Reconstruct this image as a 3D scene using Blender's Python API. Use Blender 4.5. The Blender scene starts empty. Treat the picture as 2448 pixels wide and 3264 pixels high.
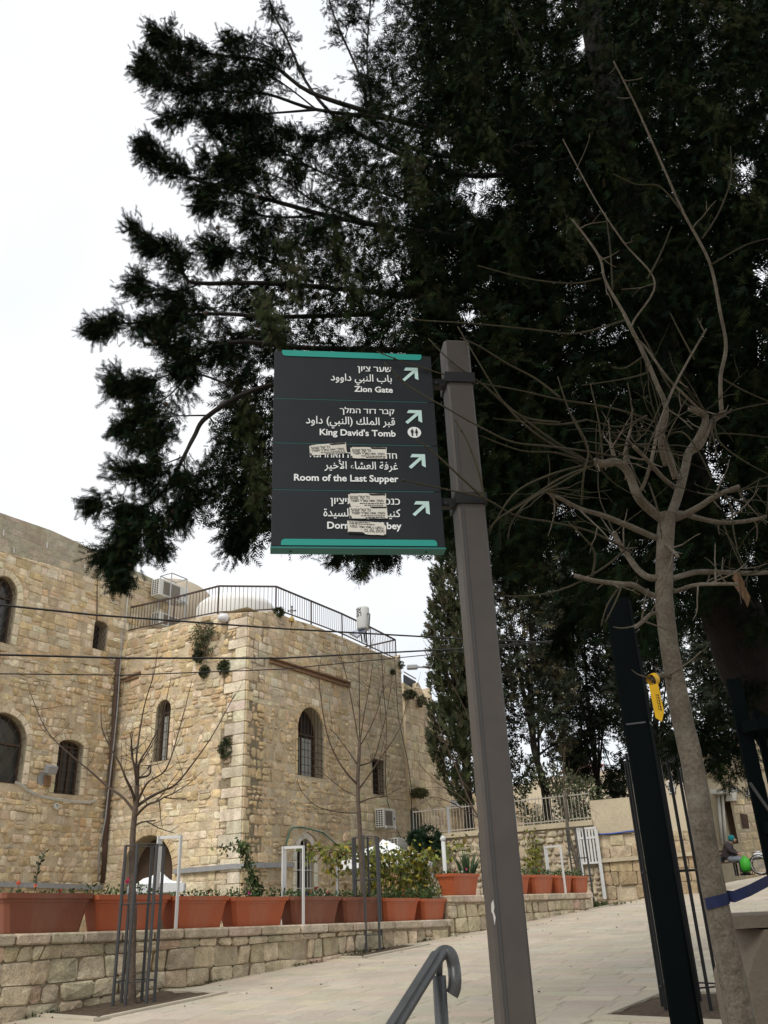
import bpy, bmesh, math, random
import numpy as np
from mathutils import Vector, Matrix, noise
from mathutils.geometry import tessellate_polygon

random.seed(7); np.random.seed(7)
scene = bpy.context.scene
COL = scene.collection

# ---------------------------------------------------------------- camera
FOC = 2700.0                      # focal length in pixels of the 2448 x 3264 photograph
PITCH, ROLL = math.radians(25.0), math.radians(2.5)
EYE = Vector((0, 0, 1.3))
_r0 = Vector((1, 0, 0)); _u0 = Vector((0, -math.sin(PITCH), math.cos(PITCH)))
FWD = Vector((0, math.cos(PITCH), math.sin(PITCH)))
CUP = math.cos(ROLL) * _u0 + math.sin(ROLL) * _r0
CRT = math.cos(ROLL) * _r0 - math.sin(ROLL) * _u0
cam_d = bpy.data.cameras.new('camera')
cam = bpy.data.objects.new('camera', cam_d); COL.objects.link(cam)
cam.matrix_world = Matrix(((CRT.x, CUP.x, -FWD.x, EYE.x), (CRT.y, CUP.y, -FWD.y, EYE.y),
                           (CRT.z, CUP.z, -FWD.z, EYE.z), (0, 0, 0, 1)))
cam_d.sensor_fit = 'VERTICAL'; cam_d.sensor_height = 24.0; cam_d.lens = 24.0 * FOC / 3264.0
cam_d.clip_start = 0.05; cam_d.clip_end = 2000
scene.camera = cam

# ---------------------------------------------------------------- overcast daylight
SUN_EL, SUN_AZ = math.radians(48), math.radians(215)
world = bpy.data.worlds.new('World'); scene.world = world; world.use_nodes = True
wn = world.node_tree; wn.nodes.clear()
w_out = wn.nodes.new('ShaderNodeOutputWorld'); w_bg = wn.nodes.new('ShaderNodeBackground')
w_sky = wn.nodes.new('ShaderNodeTexSky'); w_sky.sky_type = 'NISHITA'; w_sky.sun_disc = False
w_sky.sun_elevation = SUN_EL; w_sky.sun_rotation = SUN_AZ
w_tc = wn.nodes.new('ShaderNodeTexCoord')
w_no = wn.nodes.new('ShaderNodeTexNoise'); w_no.inputs['Scale'].default_value = 2.2; w_no.inputs['Detail'].default_value = 5
w_rp = wn.nodes.new('ShaderNodeValToRGB')
w_rp.color_ramp.elements[0].position = 0.36; w_rp.color_ramp.elements[0].color = (6.5, 6.8, 7.15, 1)
w_rp.color_ramp.elements[1].position = 0.60; w_rp.color_ramp.elements[1].color = (7.75, 7.85, 7.95, 1)
w_mx = wn.nodes.new('ShaderNodeMix'); w_mx.data_type = 'RGBA'; w_mx.inputs['Factor'].default_value = 0.93
wn.links.new(w_tc.outputs['Generated'], w_no.inputs['Vector'])
wn.links.new(w_no.outputs['Fac'], w_rp.inputs['Fac'])
wn.links.new(w_sky.outputs['Color'], w_mx.inputs['A']); wn.links.new(w_rp.outputs['Color'], w_mx.inputs['B'])
wn.links.new(w_mx.outputs['Result'], w_bg.inputs['Color'])
w_bg.inputs['Strength'].default_value = 0.1
wn.links.new(w_bg.outputs['Background'], w_out.inputs['Surface'])
sun_d = bpy.data.lights.new('sun', 'SUN'); sun_d.energy = 1.5; sun_d.angle = math.radians(25); sun_d.color = (1.0, 0.96, 0.9)
sun = bpy.data.objects.new('sun', sun_d); COL.objects.link(sun)
_sd = Vector((math.sin(SUN_AZ) * math.cos(SUN_EL), math.cos(SUN_AZ) * math.cos(SUN_EL), math.sin(SUN_EL)))
sun.rotation_euler = _sd.to_track_quat('Z', 'Y').to_euler()
vs = scene.view_settings
vs.view_transform = 'Standard'; vs.look = 'None'; vs.gamma = 1.0; vs.use_curve_mapping = False; vs.exposure = 0.55
scene.display_settings.display_device = 'sRGB'
scene.cycles.max_bounces = 6; scene.cycles.diffuse_bounces = 3; scene.cycles.glossy_bounces = 3
scene.cycles.transparent_max_bounces = 8

# ---------------------------------------------------------------- measuring helpers
def ray(u, v):
    d = FWD + (u - 1224) / FOC * CRT - (v - 1632) / FOC * CUP
    return d / d.y
def PD(u, v, d):                  # the point seen at photo position (u, v), d metres ahead
    return EYE + ray(u, v) * d
GT = Vector((0.636, 0.771)).normalized()      # the lane climbs this way
GK = 0.056
def gz(x, y): return GK * (GT.x * x + GT.y * y)
def PG(u, v):
    r = ray(u, v)
    return EYE + r * (EYE.z / (GK * (GT.x * r.x + GT.y * r.y) - r.z))

class Face:                       # a vertical plane: a runs along it, b is height, c is out of the wall
    def __init__(s, o, ex, flip=False):
        s.o = Vector((o[0], o[1], 0)); s.ex = Vector((ex[0], ex[1], 0)).normalized(); s.ez = Vector((0, 0, 1))
        s.en = s.ex.cross(s.ez)
        if flip: s.en = -s.en
    def pt(s, a, b, c=0.0): return s.o + s.ex * a + s.ez * b + s.en * c
    def uv(s, u, v, c=0.0):
        r = ray(u, v); o = s.o + s.en * c
        k = (o - EYE).dot(s.en) / r.dot(s.en); p = EYE + r * k - s.o
        return (p.dot(s.ex), p.z)
    def P(s, u, v, c=0.0):
        a, b = s.uv(u, v, c); return s.pt(a, b, c)

# ---------------------------------------------------------------- objects, parts and tags
def tag(o, label=None, cat=None, group=None, kind=None):
    if label: o['label'] = label
    if cat: o['category'] = cat
    if group: o['group'] = group
    if kind: o['kind'] = kind
    return o
def wpos(o):
    p = Vector((0, 0, 0))
    while o is not None: p += o.location; o = o.parent
    return p
def empty(name, loc, label, cat, group=None):
    o = bpy.data.objects.new(name, None); COL.objects.link(o); o.location = loc
    o.empty_display_size = 0.2
    return tag(o, label, cat, group)
def copy_tree(o, parent=None):
    c = o.copy(); COL.objects.link(c); c.parent = parent
    for ch in list(o.children): copy_tree(ch, c)
    return c

class MB:                         # collects shapes, links them as one mesh object
    def __init__(s): s.v = []; s.f = []; s.c = []; s.cur = (1, 1, 1, 1)
    def add(s, vs, fs):
        n = len(s.v); s.v += [tuple(x) for x in vs]; s.f += [tuple(i + n for i in f) for f in fs]
        s.c += [s.cur] * len(vs); return s
    def quad(s, a, b, c, d): return s.add([a, b, c, d], [(0, 1, 2, 3)])
    def box(s, c, sx, sy, sz, ex=(1, 0, 0), ey=(0, 1, 0), ez=(0, 0, 1), bev=0.0):
        c = Vector(c); ex = Vector(ex) * sx / 2; ey = Vector(ey) * sy / 2; ez = Vector(ez) * sz / 2
        if bev <= 0:
            vs = [c + ex * i + ey * j + ez * k for k in (-1, 1) for j in (-1, 1) for i in (-1, 1)]
            return s.add(vs, [(0, 2, 3, 1), (4, 5, 7, 6), (0, 1, 5, 4), (2, 6, 7, 3), (0, 4, 6, 2), (1, 3, 7, 5)])
        bx, by, bz = bev / (sx / 2), bev / (sy / 2), bev / (sz / 2); ring = []
        for i, j in ((1, 1), (-1, 1), (-1, -1), (1, -1)):
            a = (i * (1 - bx), j); b = (i, j * (1 - by))
            ring += ([b, a] if i * j > 0 else [a, b])
        vs = []
        for k, sc in ((-1, 0), (-(1 - bz), 1), (1 - bz, 1), (1, 0)):
            for (x, y) in ring:
                if not sc: x *= (1 - bx); y *= (1 - by)
                vs.append(c + ex * x + ey * y + ez * k)
        fs = [tuple(range(7, -1, -1)), tuple(range(24, 32))]
        for q in range(3):
            for i in range(8): fs.append((q * 8 + i, q * 8 + (i + 1) % 8, q * 8 + 8 + (i + 1) % 8, q * 8 + 8 + i))
        return s.add(vs, fs)
    def bar(s, a, b, w, h=None, up=(0, 0, 1), bev=0.0):
        a = Vector(a); b = Vector(b); d = b - a; L = d.length; d.normalize(); up = Vector(up)
        if abs(d.dot(up)) > 0.98: up = Vector((0, 1, 0)) if abs(d.y) < 0.9 else Vector((1, 0, 0))
        sd = d.cross(up).normalized(); u2 = sd.cross(d)
        return s.box((a + b) / 2, w, L, h or w, sd, d, u2, bev)
    def tube(s, pts, rad, n=6, cap=True, rough=0.0):
        pts = [Vector(p) for p in pts]; m = len(pts)
        if not hasattr(rad, '__len__'): rad = [rad] * m
        vs = []; fs = []; ref = None
        for i, p in enumerate(pts):
            t = (pts[min(i + 1, m - 1)] - pts[max(i - 1, 0)])
            if t.length < 1e-9: t = Vector((0, 0, 1))
            t.normalize()
            if ref is None: ref = Vector((0, 0, 1)) if abs(t.z) < 0.9 else Vector((1, 0, 0))
            x = ref - t * ref.dot(t)
            if x.length < 1e-6: x = t.orthogonal()
            x.normalize(); y = t.cross(x); ref = x
            for k in range(n):
                a = 2 * math.pi * k / n; r = rad[i]
                if rough: r *= 1 + rough * noise.noise(Vector((p.x * 9 + math.cos(a), p.y * 9 + math.sin(a), p.z * 9)))
                vs.append(p + (x * math.cos(a) + y * math.sin(a)) * r)
        for i in range(m - 1):
            for k in range(n): fs.append((i * n + k, i * n + (k + 1) % n, (i + 1) * n + (k + 1) % n, (i + 1) * n + k))
        if cap: fs += [tuple(range(n - 1, -1, -1)), tuple(range((m - 1) * n, m * n))]
        return s.add(vs, fs)
    def lathe(s, c, prof, n=20, ax=(0, 0, 1)):
        q = Vector(ax).to_track_quat('Z', 'Y'); c = Vector(c)
        vs = [c + q @ Vector((r * math.cos(2 * math.pi * k / n), r * math.sin(2 * math.pi * k / n), h)) for r, h in prof for k in range(n)]
        fs = []
        for i in range(len(prof) - 1):
            for k in range(n): fs.append((i * n + k, i * n + (k + 1) % n, (i + 1) * n + (k + 1) % n, (i + 1) * n + k))
        fs += [tuple(range(n - 1, -1, -1)), tuple(range((len(prof) - 1) * n, len(prof) * n))]
        return s.add(vs, fs)
    def prism(s, poly, d):         # poly: 3D points of a planar outline, pushed by the vector d
        n = len(poly); poly = [Vector(p) for p in poly]; d = Vector(d)
        vs = poly + [p + d for p in poly]
        tri = tessellate_polygon([poly])
        fs = [tuple(t) for t in tri] + [tuple(i + n for i in reversed(t)) for t in tri]
        fs += [(i, (i + 1) % n, n + (i + 1) % n, n + i) for i in range(n)]
        return s.add(vs, fs)
    def build(s, name, m, parent=None, smooth=False, kind=None, colors=False, fix=False):
        off = wpos(parent) if parent else Vector((0, 0, 0))
        me = bpy.data.meshes.new(name)
        me.from_pydata([(x[0] - off.x, x[1] - off.y, x[2] - off.z) for x in s.v], [], s.f)
        if colors:
            at = me.color_attributes.new('tint', 'FLOAT_COLOR', 'POINT')
            at.data.foreach_set('color', np.array(s.c, dtype=np.float32).ravel())
        if fix:
            bm = bmesh.new(); bm.from_mesh(me); bmesh.ops.recalc_face_normals(bm, faces=bm.faces); bm.to_mesh(me); bm.free()
        if smooth: me.polygons.foreach_set('use_smooth', [True] * len(me.polygons))
        if m: me.materials.append(m)
        o = bpy.data.objects.new(name, me); COL.objects.link(o)
        if parent: o.parent = parent
        if kind: o['kind'] = kind
        return o

def curve_pts(pts, k=5):
    pts = [Vector(p) for p in pts]; out = []
    for i in range(len(pts) - 1):
        p0, p1, p2, p3 = pts[max(i - 1, 0)], pts[i], pts[i + 1], pts[min(i + 2, len(pts) - 1)]
        for j in range(k):
            t = j / k; out.append(.5 * ((2 * p1) + (p2 - p0) * t + (2 * p0 - 5 * p1 + 4 * p2 - p3) * t * t + (3 * p1 - p0 - 3 * p2 + p3) * t ** 3))
    return out + [pts[-1]]
def rads(n, r0, r1, p=1.0): return [r0 + (r1 - r0) * (i / max(n - 1, 1)) ** p for i in range(n)]

def fast_mesh(name, co, nper, m, parent=None, col=None, kind=None):
    """co: (N, nper, 3) unshared polygons"""
    off = wpos(parent) if parent else Vector((0, 0, 0))
    N = co.shape[0]; flat = (co.reshape(-1, 3) - np.array(off)).astype(np.float32)
    me = bpy.data.meshes.new(name)
    me.vertices.add(len(flat)); me.vertices.foreach_set('co', flat.ravel())
    me.loops.add(len(flat)); me.loops.foreach_set('vertex_index', np.arange(len(flat), dtype=np.int32))
    me.polygons.add(N); me.polygons.foreach_set('loop_start', np.arange(N, dtype=np.int32) * nper)
    if col is not None:
        at = me.color_attributes.new('tint', 'FLOAT_COLOR', 'POINT')
        at.data.foreach_set('color', np.repeat(col.astype(np.float32), nper, axis=0).ravel())
    me.update(calc_edges=True); me.materials.append(m)
    o = bpy.data.objects.new(name, me); COL.objects.link(o)
    if parent: o.parent = parent
    if kind: o['kind'] = kind
    return o

# ---------------------------------------------------------------- materials
MATS = {}
def mat(name, color, rough=0.8, var=0.15, scale=6.0, bump=0.0, bscale=60.0, metal=0.0, tint=False, spec=0.3,
        dirt=None, dscale=1.2, damt=0.5, streak=False, trans=0.0, fine=0.0):
    if name in MATS: return MATS[name]
    m = bpy.data.materials.new(name); m.use_nodes = True; nt = m.node_tree; b = nt.nodes['Principled BSDF']
    N = nt.nodes.new; L = nt.links.new
    tc = N('ShaderNodeTexCoord')
    b.inputs['Roughness'].default_value = rough; b.inputs['Metallic'].default_value = metal
    b.inputs['Specular IOR Level'].default_value = spec
    if trans and 'Subsurface Weight' in b.inputs: pass
    no = N('ShaderNodeTexNoise'); no.inputs['Scale'].default_value = scale; no.inputs['Detail'].default_value = 6
    L(tc.outputs['Object'], no.inputs['Vector'])
    mr = N('ShaderNodeMapRange'); mr.inputs['From Min'].default_value = 0.25; mr.inputs['From Max'].default_value = 0.75
    mr.inputs['To Min'].default_value = 1 - var; mr.inputs['To Max'].default_value = 1 + var
    L(no.outputs['Fac'], mr.inputs['Value'])
    mx = N('ShaderNodeMix'); mx.data_type = 'RGBA'; mx.blend_type = 'MULTIPLY'; mx.inputs['Factor'].default_value = 1
    if tint:
        at = N('ShaderNodeAttribute'); at.attribute_name = 'tint'; L(at.outputs['Color'], mx.inputs['A'])
    else: mx.inputs['A'].default_value = (*color, 1)
    L(mr.outputs['Result'], mx.inputs['B']); last = mx.outputs['Result']
    if fine:
        n3 = N('ShaderNodeTexNoise'); n3.inputs['Scale'].default_value = scale * 9; n3.inputs['Detail'].default_value = 4
        L(tc.outputs['Object'], n3.inputs['Vector'])
        m3 = N('ShaderNodeMapRange'); m3.inputs['From Min'].default_value = 0.3; m3.inputs['From Max'].default_value = 0.7
        m3.inputs['To Min'].default_value = 1 - fine; m3.inputs['To Max'].default_value = 1 + fine
        L(n3.outputs['Fac'], m3.inputs['Value'])
        x3 = N('ShaderNodeMix'); x3.data_type = 'RGBA'; x3.blend_type = 'MULTIPLY'; x3.inputs['Factor'].default_value = 1
        L(last, x3.inputs['A']); L(m3.outputs['Result'], x3.inputs['B']); last = x3.outputs['Result']
    if dirt:
        n2 = N('ShaderNodeTexNoise'); n2.inputs['Scale'].default_value = dscale; n2.inputs['Detail'].default_value = 7
        n2.inputs['Roughness'].default_value = 0.65
        if streak:
            mp = N('ShaderNodeMapping'); mp.inputs['Scale'].default_value = (1, 1, 0.22); L(tc.outputs['Object'], mp.inputs['Vector']); L(mp.outputs['Vector'], n2.inputs['Vector'])
        else: L(tc.outputs['Object'], n2.inputs['Vector'])
        m2 = N('ShaderNodeMapRange'); m2.inputs['From Min'].default_value = 0.48; m2.inputs['From Max'].default_value = 0.72
        m2.inputs['To Min'].default_value = 0; m2.inputs['To Max'].default_value = damt
        L(n2.outputs['Fac'], m2.inputs['Value'])
        x2 = N('ShaderNodeMix'); x2.data_type = 'RGBA'; L(m2.outputs['Result'], x2.inputs['Factor'])
        L(last, x2.inputs['A']); x2.inputs['B'].default_value = (*dirt, 1); last = x2.outputs['Result']
    L(last, b.inputs['Base Color'])
    if bump:
        n4 = N('ShaderNodeTexNoise'); n4.inputs['Scale'].default_value = bscale; n4.inputs['Detail'].default_value = 6
        n4.inputs['Roughness'].default_value = 0.6
        L(tc.outputs['Object'], n4.inputs['Vector'])
        bp = N('ShaderNodeBump'); bp.inputs['Strength'].default_value = bump; bp.inputs['Distance'].default_value = 0.03
        L(n4.outputs['Fac'], bp.inputs['Height']); L(bp.outputs['Normal'], b.inputs['Normal'])
    MATS[name] = m; return m

M_STONE = mat('limestone', (1, 1, 1), 0.9, 0.2, 5, 1.0, 16, tint=True, fine=0.24, dirt=(0.34, 0.265, 0.18), dscale=1.3, damt=0.75, streak=True)
M_MORTAR = mat('lime_mortar', (0.57, 0.47, 0.325), 0.95, 0.22, 3, 0.9, 18, fine=0.18, dirt=(0.34, 0.265, 0.18), dscale=1.3, damt=0.75, streak=True)
M_RENDER = mat('pale_render', (0.47, 0.40, 0.28), 0.92, 0.12, 1.5, 0.3, 20, fine=0.08, dirt=(0.3, 0.25, 0.17), dscale=0.7, damt=0.5, streak=True)
M_DOME = mat('white_plaster_dome', (0.80, 0.78, 0.74), 0.85, 0.06, 1.2)
M_DOMEB = mat('beige_plaster_dome', (0.40, 0.335, 0.25), 0.9, 0.1, 1.2)
M_ROOF = mat('roof_screed', (0.42, 0.38, 0.31), 0.9, 0.15, 2)
M_GARDEN = mat('garden_wall_stone', (1, 1, 1), 0.92, 0.3, 7, 1.0, 13, tint=True, fine=0.28, dirt=(0.27, 0.215, 0.14), dscale=2.0, damt=0.6)
M_GMORT = mat('garden_wall_mortar', (0.42, 0.345, 0.245), 0.95, 0.25, 5, 0.7, 24, fine=.15, dirt=(0.17, 0.15, 0.1), dscale=1.6, damt=0.7)
M_PAVE = mat('pale_paving', (1, 1, 1), 0.8, 0.07, 3, 0.25, 30, tint=True, fine=0.06, dirt=(0.30, 0.265, 0.215), dscale=0.8, damt=0.5)
M_JOINT = mat('paving_joint', (0.33, 0.28, 0.215), 0.95, 0.2, 6)
M_SOIL = mat('dry_soil', (0.09, 0.065, 0.042), 1.0, 0.4, 20, 0.8, 40)
M_EARTH = mat('bare_ground', (0.25, 0.21, 0.15), 1.0, 0.2, 1)
M_TERRA = mat('terracotta_plastic', (0.40, 0.098, 0.036), 0.55, 0.1, 4, 0.1, 60, fine=0.04, dirt=(0.34, 0.18, 0.12), dscale=4, damt=0.6, streak=True)
M_TERRAD = mat('faded_brown_plastic', (0.215, 0.075, 0.042), 0.6, 0.1, 4, 0.1, 60, fine=0.04, dirt=(0.25, 0.14, 0.1), dscale=4, damt=0.6, streak=True)
M_GREYPAINT = mat('dark_grey_paint', (0.052, 0.053, 0.054), 0.5, 0.1, 8, spec=0.35)
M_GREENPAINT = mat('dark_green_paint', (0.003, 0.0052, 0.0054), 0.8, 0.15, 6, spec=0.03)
M_RAIL = mat('handrail_paint', (0.055, 0.057, 0.058), 0.4, 0.2, 30, 0.08, 200, spec=0.5, fine=0.2)
M_POST = mat('taupe_paint', (0.062, 0.054, 0.048), 0.45, 0.05, 2, 0.05, 300, dirt=(0.092, 0.079, 0.068), dscale=2.5, damt=0.6, fine=.05)
M_PANEL = mat('slate_panel', (0.0095, 0.0125, 0.0155), 0.5, 0.1, 3, dirt=(0.016, 0.0195, 0.0225), dscale=5, damt=0.4)
M_TEAL = mat('teal_strip', (0.02, 0.28, 0.235), 0.5, 0.05, 3)
M_TEALD = mat('teal_edge', (0.03, 0.16, 0.145), 0.5, 0.06, 3)
M_LETTER = mat('white_lettering', (0.74, 0.76, 0.76), 0.6, 0.03, 5)
M_ARROW = mat('pale_teal_arrow', (0.48, 0.66, 0.63), 0.6, 0.03, 5)
M_BLACK = mat('black_steel', (0.012, 0.012, 0.013), 0.5, 0.1, 8)
M_PAPER = mat('sticker_paper', (0.62, 0.6, 0.54), 0.8, 0.06, 25, dirt=(0.42, 0.4, 0.35), dscale=30, damt=0.4)
M_INK = mat('sticker_ink', (0.02, 0.02, 0.02), 0.8, 0.1, 30)
M_GLASS = mat('dark_window_glass', (0.035, 0.037, 0.035), 0.12, 0.3, 1.5, spec=0.5)
M_SHADE = mat('window_curtain', (0.36, 0.37, 0.34), 0.8, 0.15, 4)
M_WOOD = mat('brown_window_wood', (0.085, 0.055, 0.036), 0.7, 0.2, 8)
M_DARK = mat('dark_interior', (0.03, 0.026, 0.022), 0.9, 0.2, 2)
M_IRON = mat('rusty_iron', (0.075, 0.052, 0.042), 0.75, 0.25, 15)
M_RUST = mat('rusted_beam', (0.23, 0.135, 0.075), 0.9, 0.25, 10, 0.4, 40)
M_PIPE = mat('brown_pipe', (0.095, 0.058, 0.042), 0.7, 0.2, 3)
M_ZINC = mat('grey_zinc', (0.33, 0.335, 0.34), 0.55, 0.12, 6, metal=0.2)
M_WHITE = mat('white_paint', (0.58, 0.58, 0.565), 0.5, 0.08, 4, dirt=(0.45, 0.42, 0.36), dscale=4, damt=0.35)
M_ACW = mat('air_conditioner_white', (0.62, 0.61, 0.56), 0.5, 0.06, 3, dirt=(0.42, 0.38, 0.3), dscale=5, damt=0.4)
M_ACG = mat('air_conditioner_grille', (0.21, 0.185, 0.15), 0.7, 0.1, 5)
M_CANVAS = mat('white_canvas', (0.76, 0.77, 0.76), 0.85, 0.05, 2)
M_WIRE = mat('black_cable', (0.02, 0.018, 0.018), 0.6, 0.1, 5)
M_WIRE2 = mat('grey_cable', (0.13, 0.1, 0.08), 0.7, 0.1, 5)
M_HOSE = mat('green_hose', (0.05, 0.16, 0.12), 0.6, 0.1, 5)
M_BLUEC = mat('blue_cable', (0.05, 0.09, 0.3), 0.6, 0.1, 5)
M_BARK = mat('pale_bark', (0.11, 0.092, 0.069), 0.95, 0.35, 10, 0.6, 30, fine=0.28, dirt=(0.175, 0.16, 0.13), dscale=11, damt=0.8)
M_BARKY = mat('grey_brown_bark', (0.12, 0.09, 0.068), 0.95, 0.3, 14, 0.8, 50, fine=0.2)
M_TWIG = mat('brown_twig', (0.075, 0.052, 0.036), 0.9, 0.2, 10)
M_TWIGG = mat('green_brown_twig', (0.042, 0.036, 0.02), 0.9, 0.25, 10)
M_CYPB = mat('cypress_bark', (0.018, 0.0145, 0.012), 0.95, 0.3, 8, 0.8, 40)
M_LEAF = mat('foliage', (1, 1, 1), 0.7, 0.25, 2.5, tint=True, spec=0.2)
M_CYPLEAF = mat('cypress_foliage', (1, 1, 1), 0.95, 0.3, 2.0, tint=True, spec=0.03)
M_PETAL = mat('petals', (1, 1, 1), 0.7, 0.1, 10, tint=True)
M_YTAG = mat('yellow_tag_plastic', (0.62, 0.36, 0.008), 0.5, 0.06, 10)
M_STRAP = mat('navy_webbing', (0.008, 0.013, 0.05), 0.8, 0.2, 40)
M_DRYLEAF = mat('dry_leaf', (0.12, 0.07, 0.038), 0.8, 0.3, 40)
M_BENCH = mat('cast_stone', (0.155, 0.126, 0.095), 0.85, 0.1, 5, 0.3, 60, fine=0.06)
M_BENCHD = mat('brown_wood_board', (0.06, 0.04, 0.027), 0.8, 0.2, 6)
M_TILE = mat('red_roof_tile', (0.36, 0.095, 0.05), 0.8, 0.2, 6)
M_CLOTH = mat('dark_coat_cloth', (0.045, 0.034, 0.036), 0.95, 0.2, 12)
M_JEAN = mat('grey_skirt_cloth', (0.16, 0.175, 0.2), 0.95, 0.15, 12)
M_SCARF = mat('teal_scarf', (0.01, 0.15, 0.16), 0.9, 0.15, 12)
M_SKIN = mat('skin', (0.33, 0.19, 0.13), 0.6, 0.05, 12)
M_LIME = mat('lime_green_bag', (0.045, 0.33, 0.025), 0.5, 0.1, 8)
M_STEELW = mat('chrome_tube', (0.55, 0.55, 0.55), 0.3, 0.05, 5, metal=0.7)
M_BLUEG = mat('solar_panel_glass', (0.10, 0.12, 0.2), 0.15, 0.1, 3, spec=0.6)
M_PLASTB = mat('translucent_bag', (0.72, 0.71, 0.73), 0.5, 0.06, 5)
M_BINP = mat('grey_bin_plastic', (0.035, 0.04, 0.043), 0.5, 0.15, 4)
M_SLATW = mat('orange_timber', (0.34, 0.2, 0.11), 0.8, 0.2, 8)
# ================================================================ masonry tools
def area2(p):
    return 0.5 * sum(p[i][0] * p[(i + 1) % len(p)][1] - p[(i + 1) % len(p)][0] * p[i][1] for i in range(len(p)))
def clip(p, nx, ny, k):           # keep nx*x + ny*y <= k
    out = []
    for i in range(len(p)):
        a = p[i]; b = p[(i + 1) % len(p)]; da = nx * a[0] + ny * a[1] - k; db = nx * b[0] + ny * b[1] - k
        if da <= 0: out.append(a)
        if (da < 0 < db) or (db < 0 < da):
            t = da / (da - db); out.append((a[0] + (b[0] - a[0]) * t, a[1] + (b[1] - a[1]) * t))
    return out
def subtract(p, conv):            # the biggest convex piece of p outside the convex outline conv
    best = []; ba = 0
    for i in range(len(conv)):
        a = conv[i]; b = conv[(i + 1) % len(conv)]; nx, ny = b[1] - a[1], a[0] - b[0]; k = nx * a[0] + ny * a[1]
        if all(nx * q[0] + ny * q[1] >= k - 1e-9 for q in p): return p
        c = clip(p, -nx, -ny, -k)
        if len(c) > 2 and abs(area2(c)) > ba: best, ba = c, abs(area2(c))
    return best
def shrink(p, g):
    cx = sum(q[0] for q in p) / len(p); cy = sum(q[1] for q in p) / len(p); out = []
    for q in p:
        dx, dy = q[0] - cx, q[1] - cy; L = math.hypot(dx, dy) or 1
        k = max(0.2, 1 - g * 1.35 / L); out.append((cx + dx * k, cy + dy * k))
    return out
def chamfer(p, r):
    out = []
    for i in range(len(p)):
        a, b, c = p[i - 1], p[i], p[(i + 1) % len(p)]
        for q in (a, c):
            L = math.hypot(q[0] - b[0], q[1] - b[1]) or 1; k = min(r, L * 0.4) / L
            out.append((b[0] + (q[0] - b[0]) * k, b[1] + (q[1] - b[1]) * k))
    return out
RS = random.Random(11)
def stone_geo(poly, to3, proud, rnd, bulge=0.01, bev=0.02, gap=0.008, jit=0.006):
    p = shrink(poly, gap)
    if len(p) <= 5: p = chamfer(p, rnd)
    n = len(p); q = shrink(p, bev); vs = []
    cx = sum(x[0] for x in q) / n; cy = sum(x[1] for x in q) / n
    for x in p: vs.append(to3(x[0], x[1], -0.04))
    for x in p: vs.append(to3(x[0], x[1], proud * 0.45))
    for x in q: vs.append(to3(x[0] + RS.uniform(-jit, jit), x[1] + RS.uniform(-jit, jit), proud + RS.uniform(-jit, jit)))
    vs.append(to3(cx + RS.uniform(-.15, .15) * bev * 3, cy, proud + RS.uniform(0, bulge)))
    fs = []
    for r in (0, n):
        for i in range(n): fs.append((r + i, r + (i + 1) % n, r + n + (i + 1) % n, r + n + i))
    for i in range(n): fs.append((2 * n + i, 2 * n + (i + 1) % n, 3 * n))
    return vs, fs
def view_score(vs):
    c = Vector((0, 0, 0))
    for x in vs: c += Vector(x)
    c = c / len(vs) - EYE; z = c.dot(FWD)
    if z < 0.3: return 0
    u = 1224 + FOC * c.dot(CRT) / z; v = 1632 - FOC * c.dot(CUP) / z
    if not (-20 < u < 2468 and -20 < v < 3284): return 0
    return 1 / (z * z)
class Stones:
    def __init__(s): s.items = []
    def put(s, poly, to3, col, **k):
        A = abs(area2(poly))
        if len(poly) < 3 or A < 0.004: return
        if area2(poly) < 0: poly = poly[::-1]
        vs, fs = stone_geo(poly, to3, **k); s.items.append((A * view_score(vs), vs, fs, (*col, 1)))
    def build(s, parent, m, most=300, name='stone', rest='stone_masonry'):
        s.items.sort(key=lambda t: -t[0]); mb = MB()
        for i, (sc, vs, fs, c) in enumerate(s.items):
            if i < most and sc > 0:
                b = MB(); b.cur = c; b.add(vs, fs).build(name, m, parent, colors=True)
            else: mb.cur = c; mb.add(vs, fs)
        if mb.v: mb.build(rest, m, parent, colors=True, kind='stuff')
def mixc(a, b, t): return tuple(x + (y - x) * t for x, y in zip(a, b))
def vary(c, k=0.15):
    g = 1 + RS.uniform(-k, k); return tuple(max(0, x * g * (1 + RS.uniform(-.04, .04))) for x in c)
PALE, TAN, OCHRE, GREY, PINK = (.76, .665, .49), (.66, .515, .32), (.59, .43, .24), (.52, .445, .33), (.46, .32, .25)
def warm():
    r = RS.random()
    c = mixc(TAN, PALE, RS.random()) if r < .45 else mixc(TAN, OCHRE, RS.random()) if r < .88 else mixc(TAN, GREY, RS.random())
    return vary(c, .2)
def paleq(): return vary(mixc(PALE, TAN, RS.random() * .5), .12)
def garden():
    r = RS.random()
    c = mixc((.50, .405, .265), (.60, .51, .36), RS.random()) if r < .74 else mixc((.46, .39, .27), (.40, .34, .24), RS.random()) if r < .92 else (.48, .34, .25)
    return vary(c, .16)
def block(): return vary((.42, .365, .27), .1)

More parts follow.
